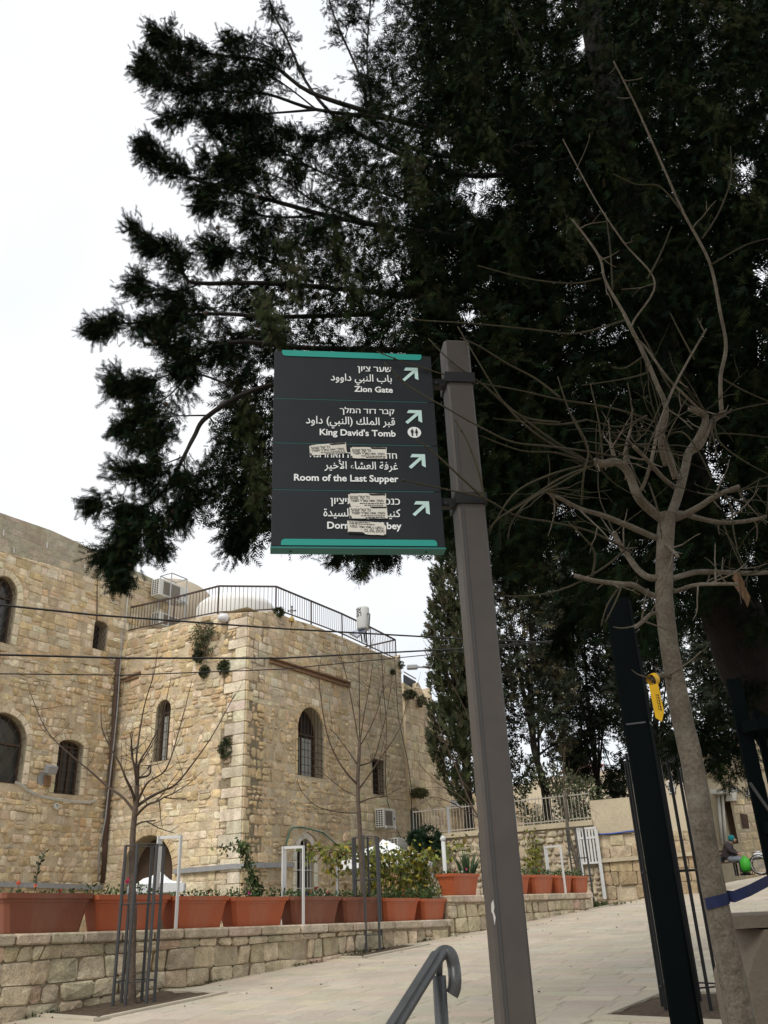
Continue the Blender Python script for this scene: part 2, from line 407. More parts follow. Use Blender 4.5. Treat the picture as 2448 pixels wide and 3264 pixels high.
def rubble(S, face, a0, a1, lo, hi, keep=(), course=(.17, .3), width=(.2, .5), col=warm, proud=(.012, .035), rnd=.035, wob=.03,
           gap=.009, bev=.022, jit=.009, split=.25, bulge=.02, jc=.02, skip=.05):
    bmin = min(lo(a0), lo(a1), lo((a0 + a1) / 2)); bmax = max(hi(a0 + (a1 - a0) * i / 12) for i in range(13)) + .3
    rows = [bmin - .02]
    while rows[-1] < bmax: rows.append(rows[-1] + RS.uniform(*course))
    sd = RS.random() * 50
    W = lambda i, a: rows[i] + wob * noise.noise(Vector((a * 1.1 + sd, i * 3.7, sd))) + wob * .6 * noise.noise(Vector((a * 3.1 + sd, i * 1.7, sd)))
    for i in range(len(rows) - 1):
        a = a0 - RS.random() * .2
        while a < a1:
            w = RS.uniform(*width); b = min(a + w, a1) if a1 - a - w > width[0] * .4 else a1
            aa = max(a, a0)
            if b - aa > .05 and RS.random() > skip:
                jj = lambda: RS.uniform(-jc, jc)
                e0 = 0 if aa <= a0 else 1; e1 = 0 if b >= a1 else 1
                quad = [(aa + jj() * e0, W(i, aa)), (b + jj() * e1, W(i, b)), (b + jj() * e1, W(i + 1, b)), (aa + jj() * e0, W(i + 1, aa))]
                cells = [quad]
                h = quad[3][1] - quad[0][1]
                if RS.random() < split:
                    if h > .19 and RS.random() < .6:
                        k = RS.uniform(.4, .6); m0 = (quad[0][0], quad[0][1] + h * k); m1 = (quad[1][0], quad[1][1] + (quad[2][1] - quad[1][1]) * (k + RS.uniform(-.1, .1)))
                        cells = [[quad[0], quad[1], m1, m0], [m0, m1, quad[2], quad[3]]]
                    elif b - aa > .26:
                        k = RS.uniform(.35, .65); s = RS.uniform(-.05, .05)
                        m0 = (aa + (b - aa) * k + s, (quad[0][1] + quad[1][1]) / 2); m1 = (aa + (b - aa) * k - s, (quad[2][1] + quad[3][1]) / 2)
                        cells = [[quad[0], m0, m1, quad[3]], [m0, quad[1], quad[2], m1]]
                for c in cells:
                    for fn, sg in ((hi, 1), (lo, -1)):
                        x0, x1 = min(q[0] for q in c), max(q[0] for q in c); y0, y1 = fn(x0), fn(x1)
                        sl = (y1 - y0) / max(x1 - x0, 1e-6)
                        c = clip(c, -sl * sg, sg, sg * (y0 - sl * x0))
                        if len(c) < 3: break
                    for kp in keep:
                        if len(c) < 3: break
                        c = subtract(c, kp)
                    if len(c) < 3 or abs(area2(c)) < .006: continue
                    xs = [q[0] for q in c]; ys = [q[1] for q in c]
                    if max(xs) - min(xs) < .05 or max(ys) - min(ys) < .04: continue
                    S.put(c, face.pt, col(), proud=proud[0] + (proud[1] - proud[0]) * RS.random() ** 1.35, rnd=rnd * RS.uniform(.6, 1.4), gap=gap, bev=bev, jit=jit, bulge=bulge)
            a = b
def profile(pts):                 # piecewise line through (a, b) points
    pts = sorted(pts)
    def f(a):
        if a <= pts[0][0]: return pts[0][1]
        for (x0, y0), (x1, y1) in zip(pts, pts[1:]):
            if a <= x1: return y0 + (y1 - y0) * (a - x0) / max(x1 - x0, 1e-9)
        return pts[-1][1]
    f.pts = pts; return f

class Opening:                    # a window or door hole in a wall plane
    def __init__(s, face, ul, ur, vt, vs_, vb, ring=0.0, vm=None, depth=.3, pointed=False):
        vm = vm or (vs_ + vb) / 2
        s.face = face; s.a0 = face.uv(ul, vm)[0]; s.a1 = face.uv(ur, vm)[0]
        if s.a0 > s.a1: s.a0, s.a1 = s.a1, s.a0
        um = (ul + ur) / 2; s.bt = face.uv(um, vt)[1]; s.bs = face.uv(um, vs_)[1]; s.bb = face.uv(um, vb)[1]
        s.ring = ring; s.depth = depth; s.pointed = pointed
    def outline(s, g=0.0, n=10, sill=True):
        a0, a1 = s.a0 - g, s.a1 + g; c = (a0 + a1) / 2; w = (a1 - a0) / 2; rise = s.bt + g - s.bs
        bb = s.bb - (g if sill else 0); out = [(a0, bb), (a1, bb)]
        if rise < .02: return out + [(a1, s.bs), (a0, s.bs)]
        for i in range(n + 1):
            t = math.pi * i / n
            if s.pointed:
                x = math.cos(t); y = 1 - abs(x) ** 1.55
                out.append((c + w * x, s.bs + rise * y))
            else: out.append((c + w * math.cos(t), s.bs + rise * math.sin(t)))
        return out
    def ringstones(s, S, col=paleq, n=7, proud=.03, jamb=.3, arch=True):
        g = s.ring; i0 = s.outline(0, 36); i1 = s.outline(g, 36); f = s.face.pt
        kw = dict(proud=proud, rnd=.012, gap=.006, bev=.012, jit=.003, bulge=.006)
        if arch and s.bt - s.bs > .02:
            A0, A1 = i0[2:], i1[2:]
            for k in range(n):
                p, q = round(k * 36 / n), round((k + 1) * 36 / n)
                m = (p + q) // 2
                S.put([A0[p], A1[p], A1[m], A1[q], A0[q], A0[m]][::1], f, col(), **kw)
        else:
            S.put([(s.a0 - g, s.bs), (s.a1 + g, s.bs), (s.a1 + g, s.bs + g), (s.a0 - g, s.bs + g)], f, col(), **kw)
        for sd in (0, 1):
            b = s.bb
            while b < s.bs - .04:
                h = min(jamb * RS.uniform(.8, 1.2), s.bs - b); w = g * RS.uniform(.85, 1.0)
                if s.bs - b - h < .08: h = s.bs - b
                x = (s.a0 - w, s.a0) if sd == 0 else (s.a1, s.a1 + w)
                S.put([(x[0], b), (x[1], b), (x[1], b + h), (x[0], b + h)], f, col(), **kw); b += h
    def reveal(s, name, parent, m, sub=None):
        o = s.outline(0, 14); mb = MB(); n = len(o)
        vs = [s.face.pt(a, b, .008) for a, b in o] + [s.face.pt(a, b, -s.depth) for a, b in o]
        mb.add(vs, [(i, (i + 1) % n, n + (i + 1) % n, n + i) for i in range(n)])
        return mb.build(name, m, parent)
    def panel(s, name, parent, m, c, g=0.0):
        o = s.outline(-g, 14); n = len(o); mb = MB()
        mb.prism([s.face.pt(a, b, c) for a, b in o], -s.face.en * .02); return mb.build(name, m, parent)
    def frame(s, name, parent, m, c, w=.06, mull=1, trans=()):
        o = s.outline(-w / 2, 14); mb = MB(); f = s.face
        P = [f.pt(a, b, c) for a, b in o]
        for i in range(len(P)): mb.bar(P[i], P[(i + 1) % len(P)], .05, w, f.en)
        for k in range(mull):
            x = s.a0 + (s.a1 - s.a0) * (k + 1) / (mull + 1); mb.bar(f.pt(x, s.bb, c), f.pt(x, s.top(x), c), .05, .05, f.en)
        for b in trans: mb.bar(f.pt(s.a0, b, c + .004), f.pt(s.a1, b, c + .004), .05, .06, f.en)
        return mb.build(name, m, parent)
    def top(s, x):
        c = (s.a0 + s.a1) / 2; w = (s.a1 - s.a0) / 2; k = min(1, abs(x - c) / w)
        return s.bs + (s.bt - s.bs) * ((1 - k ** 1.55) if s.pointed else math.sqrt(max(0, 1 - k * k)))
    def grille(s, name, parent, m, c, nv=5, nh=4, r=.009, diag=False):
        mb = MB(); f = s.face
        if diag:
            st = (s.a1 - s.a0) / 4
            for sg in (1, -1):
                for k in range(-12, 16):
                    pts = []
                    for i in range(60):
                        b = s.bb + (s.bt - s.bb) * i / 59; a = s.a0 + k * st + sg * (b - s.bb) * .62
                        if s.a0 < a < s.a1 and b < s.top(a): pts.append((a, b))
                    if len(pts) > 2: mb.tube([f.pt(*pts[0], c), f.pt(*pts[-1], c)], r, 4)
        else:
            for k in range(nv):
                x = s.a0 + (s.a1 - s.a0) * (k + .5) / nv; mb.tube([f.pt(x, s.bb, c), f.pt(x, s.top(x), c)], r, 4)
            for k in range(nh):
                b = s.bb + (s.bs - s.bb) * (k + .5) / nh; mb.tube([f.pt(s.a0, b, c + .012), f.pt(s.a1, b, c + .012)], r, 4)
        return mb.build(name, m, parent)

def wall_plane(name, face, a0, a1, lo, hi, holes, m, parent, c=0.0, thick=.9):
    top = [(a, b) for a, b in hi.pts if a0 < a < a1]; outer = [(a0, lo(a0)), (a1, lo(a1)), (a1, hi(a1))] + top[::-1] + [(a0, hi(a0))]
    mb = MB(); flat = []; loops = []
    for lp in [outer] + [h for h in holes]:
        loops.append([Vector((a, b, 0)) for a, b in lp]); flat += lp
    tri = tessellate_polygon(loops)
    mb.add([face.pt(a, b, c) for a, b in flat], [t if area2([flat[i] for i in t]) > 0 else t[::-1] for t in tri])
    prof = [(a1, hi(a1))] + top[::-1] + [(a0, hi(a0))]
    for (x0, y0), (x1, y1) in zip(prof, prof[1:]):
        mb.quad(face.pt(x0, y0, c), face.pt(x1, y1, c), face.pt(x1, y1, c - thick), face.pt(x0, y0, c - thick))
        mb.quad(face.pt(x0, y0, c - thick), face.pt(x1, y1, c - thick), face.pt(x1, lo(x1), c - thick), face.pt(x0, lo(x0), c - thick))
    for a in (a0, a1):
        mb.quad(face.pt(a, lo(a), c), face.pt(a, hi(a), c), face.pt(a, hi(a), c - thick), face.pt(a, lo(a), c - thick))
    return mb.build(name, m, parent)

# ================================================================ the setting
tB, nB = (.491, .871), (.871, -.491)
K = PD(787, 2070, 25.0); L0 = Face(K, nB).P(362, 2385)
B1, B2, AF = Face(K, nB), Face(K, tB), Face(L0, tB)
YARD = -0.75
W0 = Vector((-3.2, 12.18, 0)); WD = Vector((.636, .771, 0)).normalized()
WF = Face(W0, WD)                  # the planter wall
gfoot = PG(1930, 2865); GF = Face(gfoot, nB)   # the wall with the railing and the gate
TERR = GF.P(1600, 2632).z

mb = MB(); mb.quad((-700, -300, -2.2), (700, -300, -2.2), (700, 900, -2.2), (-700, 900, -2.2))
tag(mb.build('ground', M_EARTH), kind='structure')
def wl(s, off=0.0):               # a point along the planter wall line
    return W0 + WD * s + Vector((WD.y, -WD.x, 0)) * off
# paved lane: one sloping sheet right of the planter wall
mb = MB(); cs = []
for s, w in ((-14, 24), (40, 34)):
    for off in (-.05, w):
        p = wl(s, off); cs.append((p.x, p.y, gz(p.x, p.y)))
mb.quad(cs[0], cs[1], cs[3], cs[2])
for a, b in ((0, 1), (1, 3), (3, 2), (2, 0)):
    p, q = Vector(cs[a]), Vector(cs[b]); mb.quad(p, q, (q.x, q.y, -2.3), (p.x, p.y, -2.3))
pavement = tag(mb.build('pavement', M_JOINT), kind='structure')
# courtyard below the buildings, and the terrace behind the railing
mb = MB(); q = [wl(-16, -.3), wl(12.4, -.3), Vector((14, 50, 0)), Vector((-45, 50, 0)), Vector((-45, 0, 0))]
mb.add([(p.x, p.y, YARD) for p in q], [tuple(range(5))])
tag(mb.build('courtyard_floor', M_EARTH), kind='structure')
gl, gr = GF.uv(1300, 2655)[0], GF.uv(1900, 2606)[0]
mb = MB(); _b = PD(2140, 2700, 60); q = [GF.pt(gl - .4, 0, -.3), GF.pt(gr + .3, 0, -.3), _b, GF.pt(gl - 14, 0, -32)]
mb.add([(p.x, p.y, TERR - .05) for p in q], [(0, 1, 2, 3)])
tag(mb.build('terrace_floor', M_EARTH), kind='structure')

# tree pits cut into the paving (corner points on the lane)
def pit_poly(c, du, dv):
    ex, ey = Vector((WD.x, WD.y, 0)), Vector((WD.y, -WD.x, 0)); c = Vector((c[0], c[1], 0))
    return [(p.x, p.y) for p in (c - ex * du - ey * dv, c - ex * du + ey * dv, c + ex * du + ey * dv, c + ex * du - ey * dv)]
g1, g2, g3 = PG(425, 3205), PG(1175, 3035), PG(1868, 2893)
g5 = PG(2212, 3215)
PITS = []
for c, du, dv, off in ((g1, .8, .55, 0), (g2, .75, .55, 0), (g3, .85, .5, 0), (g5, .6, .5, 0)):
    PITS.append([(p[0], p[1]) for p in pit_poly(c, du, dv)])
for i, p in enumerate(PITS):
    if area2(p) < 0: PITS[i] = p[::-1]
for p in PITS:
    mb = MB(); n = 8; vs = []; fs = []
    for i in range(n + 1):
        for j in range(n + 1):
            a, b = i / n, j / n
            x = (1 - a) * ((1 - b) * p[0][0] + b * p[3][0]) + a * ((1 - b) * p[1][0] + b * p[2][0])
            y = (1 - a) * ((1 - b) * p[0][1] + b * p[3][1]) + a * ((1 - b) * p[1][1] + b * p[2][1])
            vs.append((x, y, gz(x, y) + .008 + .02 * RS.random()))
    for i in range(n):
        for j in range(n): k = i * (n + 1) + j; fs.append((k, k + 1, k + n + 2, k + n + 1))
    mb.add(vs, fs); tag(mb.build('tree_pit_soil', M_SOIL, smooth=True), kind='structure')

# paving stones, laid in rows across the lane
SP = Stones()
PT, PN = Vector((tB[0], tB[1], 0)), Vector((nB[0], nB[1], 0))
def pave3(a, b, c):
    p = PT * b + PN * a; return Vector((p.x, p.y, gz(p.x, p.y) + c))
def wall_side(x, y): return (Vector((x, y, 0)) - W0).dot(Vector((WD.y, -WD.x, 0)))
kerbs = []
for p in PITS:                     # each pit has a pale kerb round it
    cx = sum(q[0] for q in p) / 4; cy = sum(q[1] for q in p) / 4
    o = [(cx + (q[0] - cx) * 1.0 + .0, cy + (q[1] - cy) * 1.0) for q in p]
    out = []
    for q in p:
        d = Vector((q[0] - cx, q[1] - cy)); d *= (d.length + .13) / d.length; out.append((cx + d.x, cy + d.y))
    kerbs.append((p, out))
KP = [[((Vector((x, y, 0))).dot(PN), (Vector((x, y, 0))).dot(PT)) for x, y in o] for _, o in kerbs]
KP = [k if area2(k) > 0 else k[::-1] for k in KP]
for p, o in kerbs:
    for i in range(4):
        j = (i + 1) % 4; quad = [p[i], p[j], o[j], o[i]]
        if min(wall_side(*q) for q in quad) < -.02 and max(wall_side(*q) for q in quad) < .2: continue
        SP.put(quad, lambda a, b, c: Vector((a, b, gz(a, b) + c)), (.45, .40, .31), proud=.035, rnd=.01, gap=.004, bev=.012, jit=.002, bulge=0)
b = 4.0; row = 0
while b < 30:
    h = .27 if b < 20 else .5; a = -16.0 + RS.random() * .3
    while a < 16:
        w = RS.uniform(.3, .62) if b < 20 else RS.uniform(.7, 1.2)
        c = [(a, b), (a + w, b), (a + w, b + h), (a, b + h)]; a += w
        m = PT * (b + h / 2) + PN * (a - w / 2); ws = wall_side(m.x, m.y)
        if ws < -.1 or (m - Vector((0, 0, 0))).length < 3: continue
        v3 = pave3(a - w / 2, b + h / 2, 0)
        if view_score([v3]) == 0: continue
        for k in KP:
            if len(c) > 2: c = subtract(c, k)
        if len(c) < 3: continue
        # the wall line trims the pavers that reach it
        nx, ny = -(WD.y * PN.x - WD.x * PN.y), -(WD.y * PT.x - WD.x * PT.y)
        kk = -(W0.x * WD.y - W0.y * WD.x)
        c = clip(c, nx, ny, kk + .0)
        g = RS.choice((.002, .0025, .003, .005, .007))
        SP.put(c, pave3, vary(mixc((.48, .42, .325), (.43, .37, .285), RS.random()), .05), proud=.012 + RS.uniform(-.0015, .0015), rnd=.012, gap=g, bev=.008, jit=.001, bulge=.001)
    b += h; row += 1
SP.build(pavement, M_PAVE, 300, 'paver', 'paver_field')
# beyond the pavers one can tell apart: the lane goes on
mb = MB()
p = [wl(13.6, .0), wl(13.6, 30), wl(39, 30), wl(39, 0)]
mb.add([(x.x, x.y, gz(x.x, x.y) + .004) for x in p], [(0, 1, 2, 3)])
mb.cur = (.46, .40, .305, 1); mb.c = [mb.cur] * len(mb.v)
tag(mb.build('far_pavement', M_PAVE, colors=True), kind='structure')

# ================================================================ buildings
def cable(name, pts, r, m, parent, n=5): return MB().tube(pts, r, n).build(name, m, parent, smooth=True)

# ---- left wing
bA = empty('stone_building', AF.pt(0, YARD), 'tall limestone wing with grey concrete blocks along its top edge, at the left edge', 'building')
pxA = lambda u, v: AF.uv(u, v)
topA = profile([pxA(-220, 1560), pxA(0, 1634), pxA(163, 1690), pxA(309, 1757), pxA(412, 1809), pxA(490, 1846), pxA(545, 1872)])
midA = profile([pxA(-220, 1700), pxA(0, 1757), pxA(160, 1800), pxA(300, 1845), pxA(412, 1880), pxA(425, 1840), pxA(545, 1873)])
aL, aR = topA.pts[0][0], topA.pts[-1][0]
lowA = profile([(aL, YARD - .3), (aR, YARD - .3)])
opA = [Opening(AF, -46, 46, 1832, 1893, 2046, .22, vm=1960), Opening(AF, 297, 341, 1979, 1992, 2072, .0, depth=.45),
       Opening(AF, -95, 78, 2268, 2362, 2493, .2, vm=2420), Opening(AF, 178, 259, 2358, 2378, 2533, .2)]
wall_plane('wall', AF, aL, aR, lowA, topA, [o.outline(0, 14) for o in opA], M_MORTAR, bA)
SA = Stones(); kA = [o.outline(max(o.ring, .0), 10) for o in opA]
rubble(SA, AF, aL, aR, midA, topA, [], (.2, .24), (.36, .46), block, (.005, .012), .008, .006, .005, .008, .002, 0, .002, .003)
rubble(SA, AF, aL, aR, profile([pxA(-220, 2090), pxA(560, 2130)]), midA, kA, (.19, .33), (.22, .55), warm, split=.2, proud=(.002, .035), jc=.03)
rubble(SA, AF, aL, aR, lowA, profile([pxA(-220, 2090), pxA(560, 2130)]), kA, (.14, .24), (.16, .4), warm, split=.4, proud=(.002, .06), wob=.06, jc=.04, skip=.1)
for o in opA:
    if o.ring: o.ringstones(SA, paleq, 9)
SA.build(bA, M_STONE)
for i, o in enumerate(opA):
    w = o.reveal('window', bA, M_RENDER)
    o.panel('pane', w, M_GLASS if i != 1 else M_DARK, -o.depth + .04)
    if i != 1: o.frame('frame', w, M_WOOD, -o.depth + .07, .06, 1 if i != 3 else 2, [o.bs])
    o.grille('grille', w, M_IRON, -.06, 4, 5, .008, diag=(i in (0, 1, 2)))
# metal cable duct along the foot, and the loose cable bundle below the windows
def duct(parent, f, pts, c=.06):
    mb = MB(); P = [f.P(u, v, c) for u, v in pts]
    for p, q in zip(P, P[1:]): mb.bar(p, q, .1, .13)
    return mb.build('cable_duct', M_ZINC, parent)
duct(bA, AF, [(-60, 2822), (0, 2819), (120, 2822), (300, 2829), (335, 2826)])
P = [AF.P(u, v, .08) for u, v in ((48, 2494), (66, 2500), (90, 2520), (130, 2538), (180, 2548), (240, 2556), (285, 2558), (306, 2550))]
mb = MB()
for k in range(4): mb.tube([p + Vector((0, 0, .016 * (k - 1.5))) + AF.en * .012 * (k % 2) for p in P], .011, 5)
mb.build('cable_bundle', M_ACW, bA)
mb = MB(); c = AF.P(177, 2570, .03); mb.lathe(c, [(.07, 0), (.09, 0), (.09, .07), (.06, .07), (.06, .02)], 16, AF.en); mb.build('vent_pipe', M_ACW, bA)
mb = MB(); c = AF.P(46, 2538, .02); mb.lathe(c, [(.05, 0), (.06, .01), (.04, .02)], 10, AF.en); mb.build('vent_hole', M_DARK, bA)
# vertical cables and pipes at the inner corner
cable('drainpipe', [AF.P(u, v, .12) for u, v in ((376, 2100), (370, 2200), (362, 2330), (352, 2460), (343, 2580), (335, 2700), (328, 2815))], .075, M_PIPE, bA, 8)
cable('cable', [AF.P(u, v, .2) for u, v in ((388, 2018), (386, 2080), (374, 2260), (362, 2380), (348, 2500), (336, 2610), (318, 2700), (312, 2810))], .022, M_ZINC, bA)
cable('cable', [AF.P(u, v, .04) for u, v in ((311, 1755), (310, 1860), (309, 1980))], .016, M_WIRE2, bA)
cable('cable', [AF.P(u, v, .05) for u, v in ((412, 1805), (409, 1880), (402, 1960), (396, 2020))], .022, M_ACW, bA)
for px in ((12, 1690), (150, 1730), (270, 1800), (45, 1745), (320, 1830)):
    p = AF.P(*px, .03); MB().bar(p, p + Vector((.02, 0, -.18)), .03, .02).build('wall_tie', M_ACW, bA)

# ---- tower with the roof railing
bB = empty('stone_building', B1.pt(-2, YARD), 'broad two sided limestone building with railing and white dome on its roof', 'building')
pb1, pb2 = lambda u, v: B1.uv(u, v), lambda u, v: B2.uv(u, v)
b1l = pb1(360, 2385)[0]
top1 = profile([(b1l, pb1(395, 2020)[1]), pb1(401, 2017), pb1(470, 2006), pb1(530, 2000), pb1(580, 1983), pb1(624, 1969), pb1(700, 1957), pb1(787, 1951)])
top2 = profile([pb2(787, 1951), pb2(878, 1949), pb2(935, 1975), pb2(990, 1990), pb2(1086, 2028), pb2(1182, 2070), pb2(1262, 2103), pb2(1284, 2076), pb2(1291, 2078)])
b2r = pb2(1291, 2400)[0]
low1, low2 = profile([(b1l, YARD - .3), (0, YARD - .3)]), profile([(0, YARD - .3), (b2r, YARD - .3)])
op1 = [Opening(B1, 495, 541, 2233, 2268, 2424, .16, vm=2330, depth=.35), Opening(B1, 392, 553, 2664, 2790, 2990, .22, vm=2740, depth=.6)]
op2 = [Opening(B2, 948, 1033, 2256, 2335, 2476, .12, vm=2400, depth=.5), Opening(B2, 1187, 1227, 2420, 2421, 2533, .1, depth=.4),
       Opening(B2, 944, 1000, 2674, 2745, 2920, .2, vm=2780, depth=.3)]
wall_plane('wall', B1, b1l, 0, low1, top1, [o.outline(0, 14) for o in op1], M_MORTAR, bB)
wall_plane('wall', B2, 0, b2r, low2, top2, [o.outline(0, 14) for o in op2], M_MORTAR, bB)
S1 = Stones()
k1 = [o.outline(o.ring, 10) for o in op1]; k2 = [o.outline(o.ring, 10) for o in op2]
# quoins at the corner
b = YARD - .3; i = 0
while b < top1(0) - .2:
    h = RS.uniform(.26, .36); w1, w2 = ((.78, .16) if i % 2 else (.5, .3)); w1 *= RS.uniform(.85, 1.1); w2 *= RS.uniform(.8, 1.2); i += 1
    q = [(-w1, b), (0, b), (0, b + h), (-w1, b + h)]; k1.append(q)
    S1.put(q, B1.pt, vary(mixc(PALE, (.62, .55, .43), RS.random()), .08), proud=.04, rnd=.025, gap=.006, bev=.02, jit=.006, bulge=.015)
    q = [(0, b), (w2, b), (w2, b + h), (0, b + h)]; k2.append(q)
    S1.put(q, B2.pt, vary(TAN, .1), proud=.035, rnd=.02, gap=.006, bev=.02, jit=.006, bulge=.015)
    b += h
rubble(S1, B1, b1l, 0, profile([(b1l, pb1(400, 2600)[1]), (0, pb1(780, 2560)[1])]), top1, k1, (.16, .3), (.2, .5), warm, split=.4, wob=.07, jc=.045, gap=.016, proud=(.001, .045), skip=.11, rnd=.05)
rubble(S1, B1, b1l, 0, low1, profile([(b1l, pb1(400, 2600)[1]), (0, pb1(780, 2560)[1])]), k1, (.2, .27), (.26, .5), lambda: vary(mixc(PALE, TAN, RS.random() * .9), .12), split=.1, wob=.025, proud=(.002, .025), skip=.03)
ar = B2.uv(1110, 2300)[0]
md2 = profile([(0, B2.uv(800, 2240)[1]), (ar, B2.uv(1110, 2300)[1])])
rubble(S1, B2, 0, ar, low2, md2, k2, (.15, .34), (.14, .42), lambda: vary(mixc(TAN, OCHRE, RS.random()), .18), split=.45, wob=.09, jc=.06, gap=.021, proud=(.001, .05), skip=.1, rnd=.05)
rubble(S1, B2, 0, ar, md2, top2, k2, (.2, .28), (.24, .45), warm, split=.2, wob=.04, jc=.03, gap=.012, proud=(.001, .03), skip=.06)
rubble(S1, B2, ar, b2r, low2, top2, k2, (.24, .3), (.34, .6), lambda: vary(mixc(TAN, PALE, RS.random() * .7), .12), split=.06, wob=.02, proud=(.001, .02))
op1[0].ringstones(S1, lambda: vary(mixc(PALE, TAN, .6), .08), 7, jamb=.4); op1[1].ringstones(S1, lambda: vary(TAN, .12), 19, jamb=.3)
op2[0].ringstones(S1, lambda: vary(mixc(OCHRE, TAN, .5), .1), 11, jamb=.35)
op2[2].ringstones(S1, lambda: vary((.66, .62, .52), .04), 5, jamb=.36)
S1.build(bB, M_STONE)
for face, ops in ((B1, op1), (B2, op2)):
    for i, o in enumerate(ops):
        if face is B1 and i == 1:
            w = o.reveal('doorway', bB, M_RENDER); o.panel('door', w, M_WOOD, -o.depth + .05); continue
        w = o.reveal('window', bB, M_RENDER); o.panel('pane', w, M_GLASS if face is B1 or i else M_DARK, -o.depth + .04)
        o.frame('frame', w, M_WOOD, -o.depth + .08, .07, 1, [o.bs])
        if i == 0:                 # a pale curtain hangs in the lower right sash
            mb = MB(); x0 = o.a0 + (o.a1 - o.a0) * (.12 if face is B1 else .46); x1 = o.a0 + (o.a1 - o.a0) * (.88 if face is B1 else .9)
            mb.prism([face.pt(a, bb, -o.depth + .07) for a, bb in ((x0, o.bb + .05), (x1, o.bb + .05), (x1, o.bs - .1), (x0, o.bs - .1))], -face.en * .01)
            mb.build('curtain', M_SHADE, w)
        o.grille('grille', w, M_IRON if i < 2 else M_WHITE, -.05, 8 if face is B2 and i == 0 else 5, 6 if i < 2 else 3, .010 if i < 2 else .014)
duct(bB, B1, [(556, 2778), (650, 2770), (749, 2761), (786, 2760)]); duct(bB, B2, [(790, 2759), (860, 2758), (935, 2757)])
# pointed relieving arch round the low window, cut as a raised stone rib
mb = MB()
P = [B2.P(u, v, .03) for u, v in ((912, 2770), (916, 2725), (932, 2690), (955, 2664), (978, 2650), (1000, 2665), (1022, 2695), (1042, 2735), (1052, 2780), (1056, 2830))]
mb.tube(P, .035, 5); mb.build('relieving_arch', M_STONE if False else M_RENDER, bB)
cable('hose', [B2.P(u, v, .09) for u, v in ((905, 2720), (915, 2680), (924, 2650), (934, 2638), (962, 2636), (1000, 2646), (1030, 2654), (1050, 2672), (1075, 2694), (1100, 2696), (1130, 2688))], .022, M_HOSE, bB)
# paired rusted beam under the roof line
mb = MB()
for dv in (0, 14):
    p, q = B2.P(862, 2096 + dv, .07), B2.P(1116, 2176 + dv, .07); mb.bar(p, q, .09, .05)
p, q = B2.P(862, 2103, .02), B2.P(1116, 2183, .02); mb.bar(p, q, .05, .16)
mb.build('rusted_beam', M_RUST, bB)
mb = MB(); mb.bar(B1.P(386, 2167, .05), B1.P(447, 2142, .05), .06, .05); mb.bar(B1.P(396, 2172, .05), B1.P(440, 2158, .05), .05, .04); mb.build('rusted_angle', M_RUST, bB)
# roof slab and domes
rz = top2(b2r * .98) - .35
mb = MB(); q = [B1.pt(b1l, 0, -.2), B1.pt(-.2, 0, -.2), B2.pt(b2r - .2, 0, -.2), B2.pt(b2r - .2, 0, -12), B1.pt(b1l, 0, -9)]
mb.add([(p.x, p.y, rz) for p in q], [(0, 1, 2, 3, 4)]); mb.build('roof', M_ROOF, bB)
mb = MB(); q0, q1 = B2.pt(b2r, low2(0)), B2.pt(b2r, 0, -7); mb.quad(q0, (q1.x, q1.y, YARD), (q1.x, q1.y, rz + .4), (q0.x, q0.y, rz + .4)); mb.build('end_wall', M_RENDER, bB)
def dome(name, um, vt, ul, ur, d, m, parent, vb):
    c = PD(um, vb, d); r = (PD(ur, vb, d) - PD(ul, vb, d)).length / 2; h = PD(um, vt, d).z - c.z
    pr = [(r * math.cos(t * math.pi / 40), h * math.sin(t * math.pi / 40)) for t in range(0, 20)] + [(.01, h)]
    return MB().lathe((c.x, c.y, c.z), [(r, -1.5)] + pr, 40).build(name, m, parent, smooth=True)
dome('dome', 752, 1902, 618, 866, 29.5, M_DOME, bB, 1952)

# ---- stepped building beyond, right of the tower
CF = Face(PD(1288, 2300, 36.0), tB)
bC = empty('stone_building', CF.pt(0, YARD), 'plain limestone terrace house behind the columnar cypress with small arched green door', 'building')
pc = lambda u, v: CF.uv(u, v)
topC = profile([pc(1286, 2176), pc(1326, 2200), pc(1327, 2178), pc(1334, 2175), pc(1372, 2192), pc(1374, 2260), pc(1400, 2380), pc(1418, 2430), pc(1432, 2500)])
lowC = profile([(pc(1286, 2300)[0], YARD), (pc(1432, 2500)[0], YARD)])
opC = [Opening(CF, 1304, 1347, 2576, 2610, 2672, .0, depth=.3)]
wall_plane('wall', CF, topC.pts[0][0], topC.pts[-1][0], lowC, topC, [o.outline(0, 12) for o in opC], M_MORTAR, bC)
SC = Stones()
rubble(SC, CF, topC.pts[0][0], topC.pts[-1][0], lowC, topC, [o.outline(.02, 10) for o in opC], (.28, .4), (.4, .8), lambda: vary(mixc(TAN, PALE, RS.random() * .6), .1), split=.05, wob=.02, proud=(.01, .03))
SC.build(bC, M_STONE, 200)
w = opC[0].reveal('doorway', bC, M_RENDER); opC[0].panel('door', w, mat('grey_green_door', (.07, .09, .085), .6), -.2)
mb = MB()
p, q = CF.P(1288, 2150, -.2), CF.P(1326, 2172, -.2); mb.prism([p, q, CF.P(1326, 2204, -.2), CF.P(1288, 2182, -.2)], -CF.en * .04)
mb.build('railing_screen', M_BLACK, bC)
mb = MB(); mb.tube([p + Vector((0, 0, .12)), q + Vector((0, 0, .12))], .03, 5); mb.build('handrail', M_ZINC, bC)
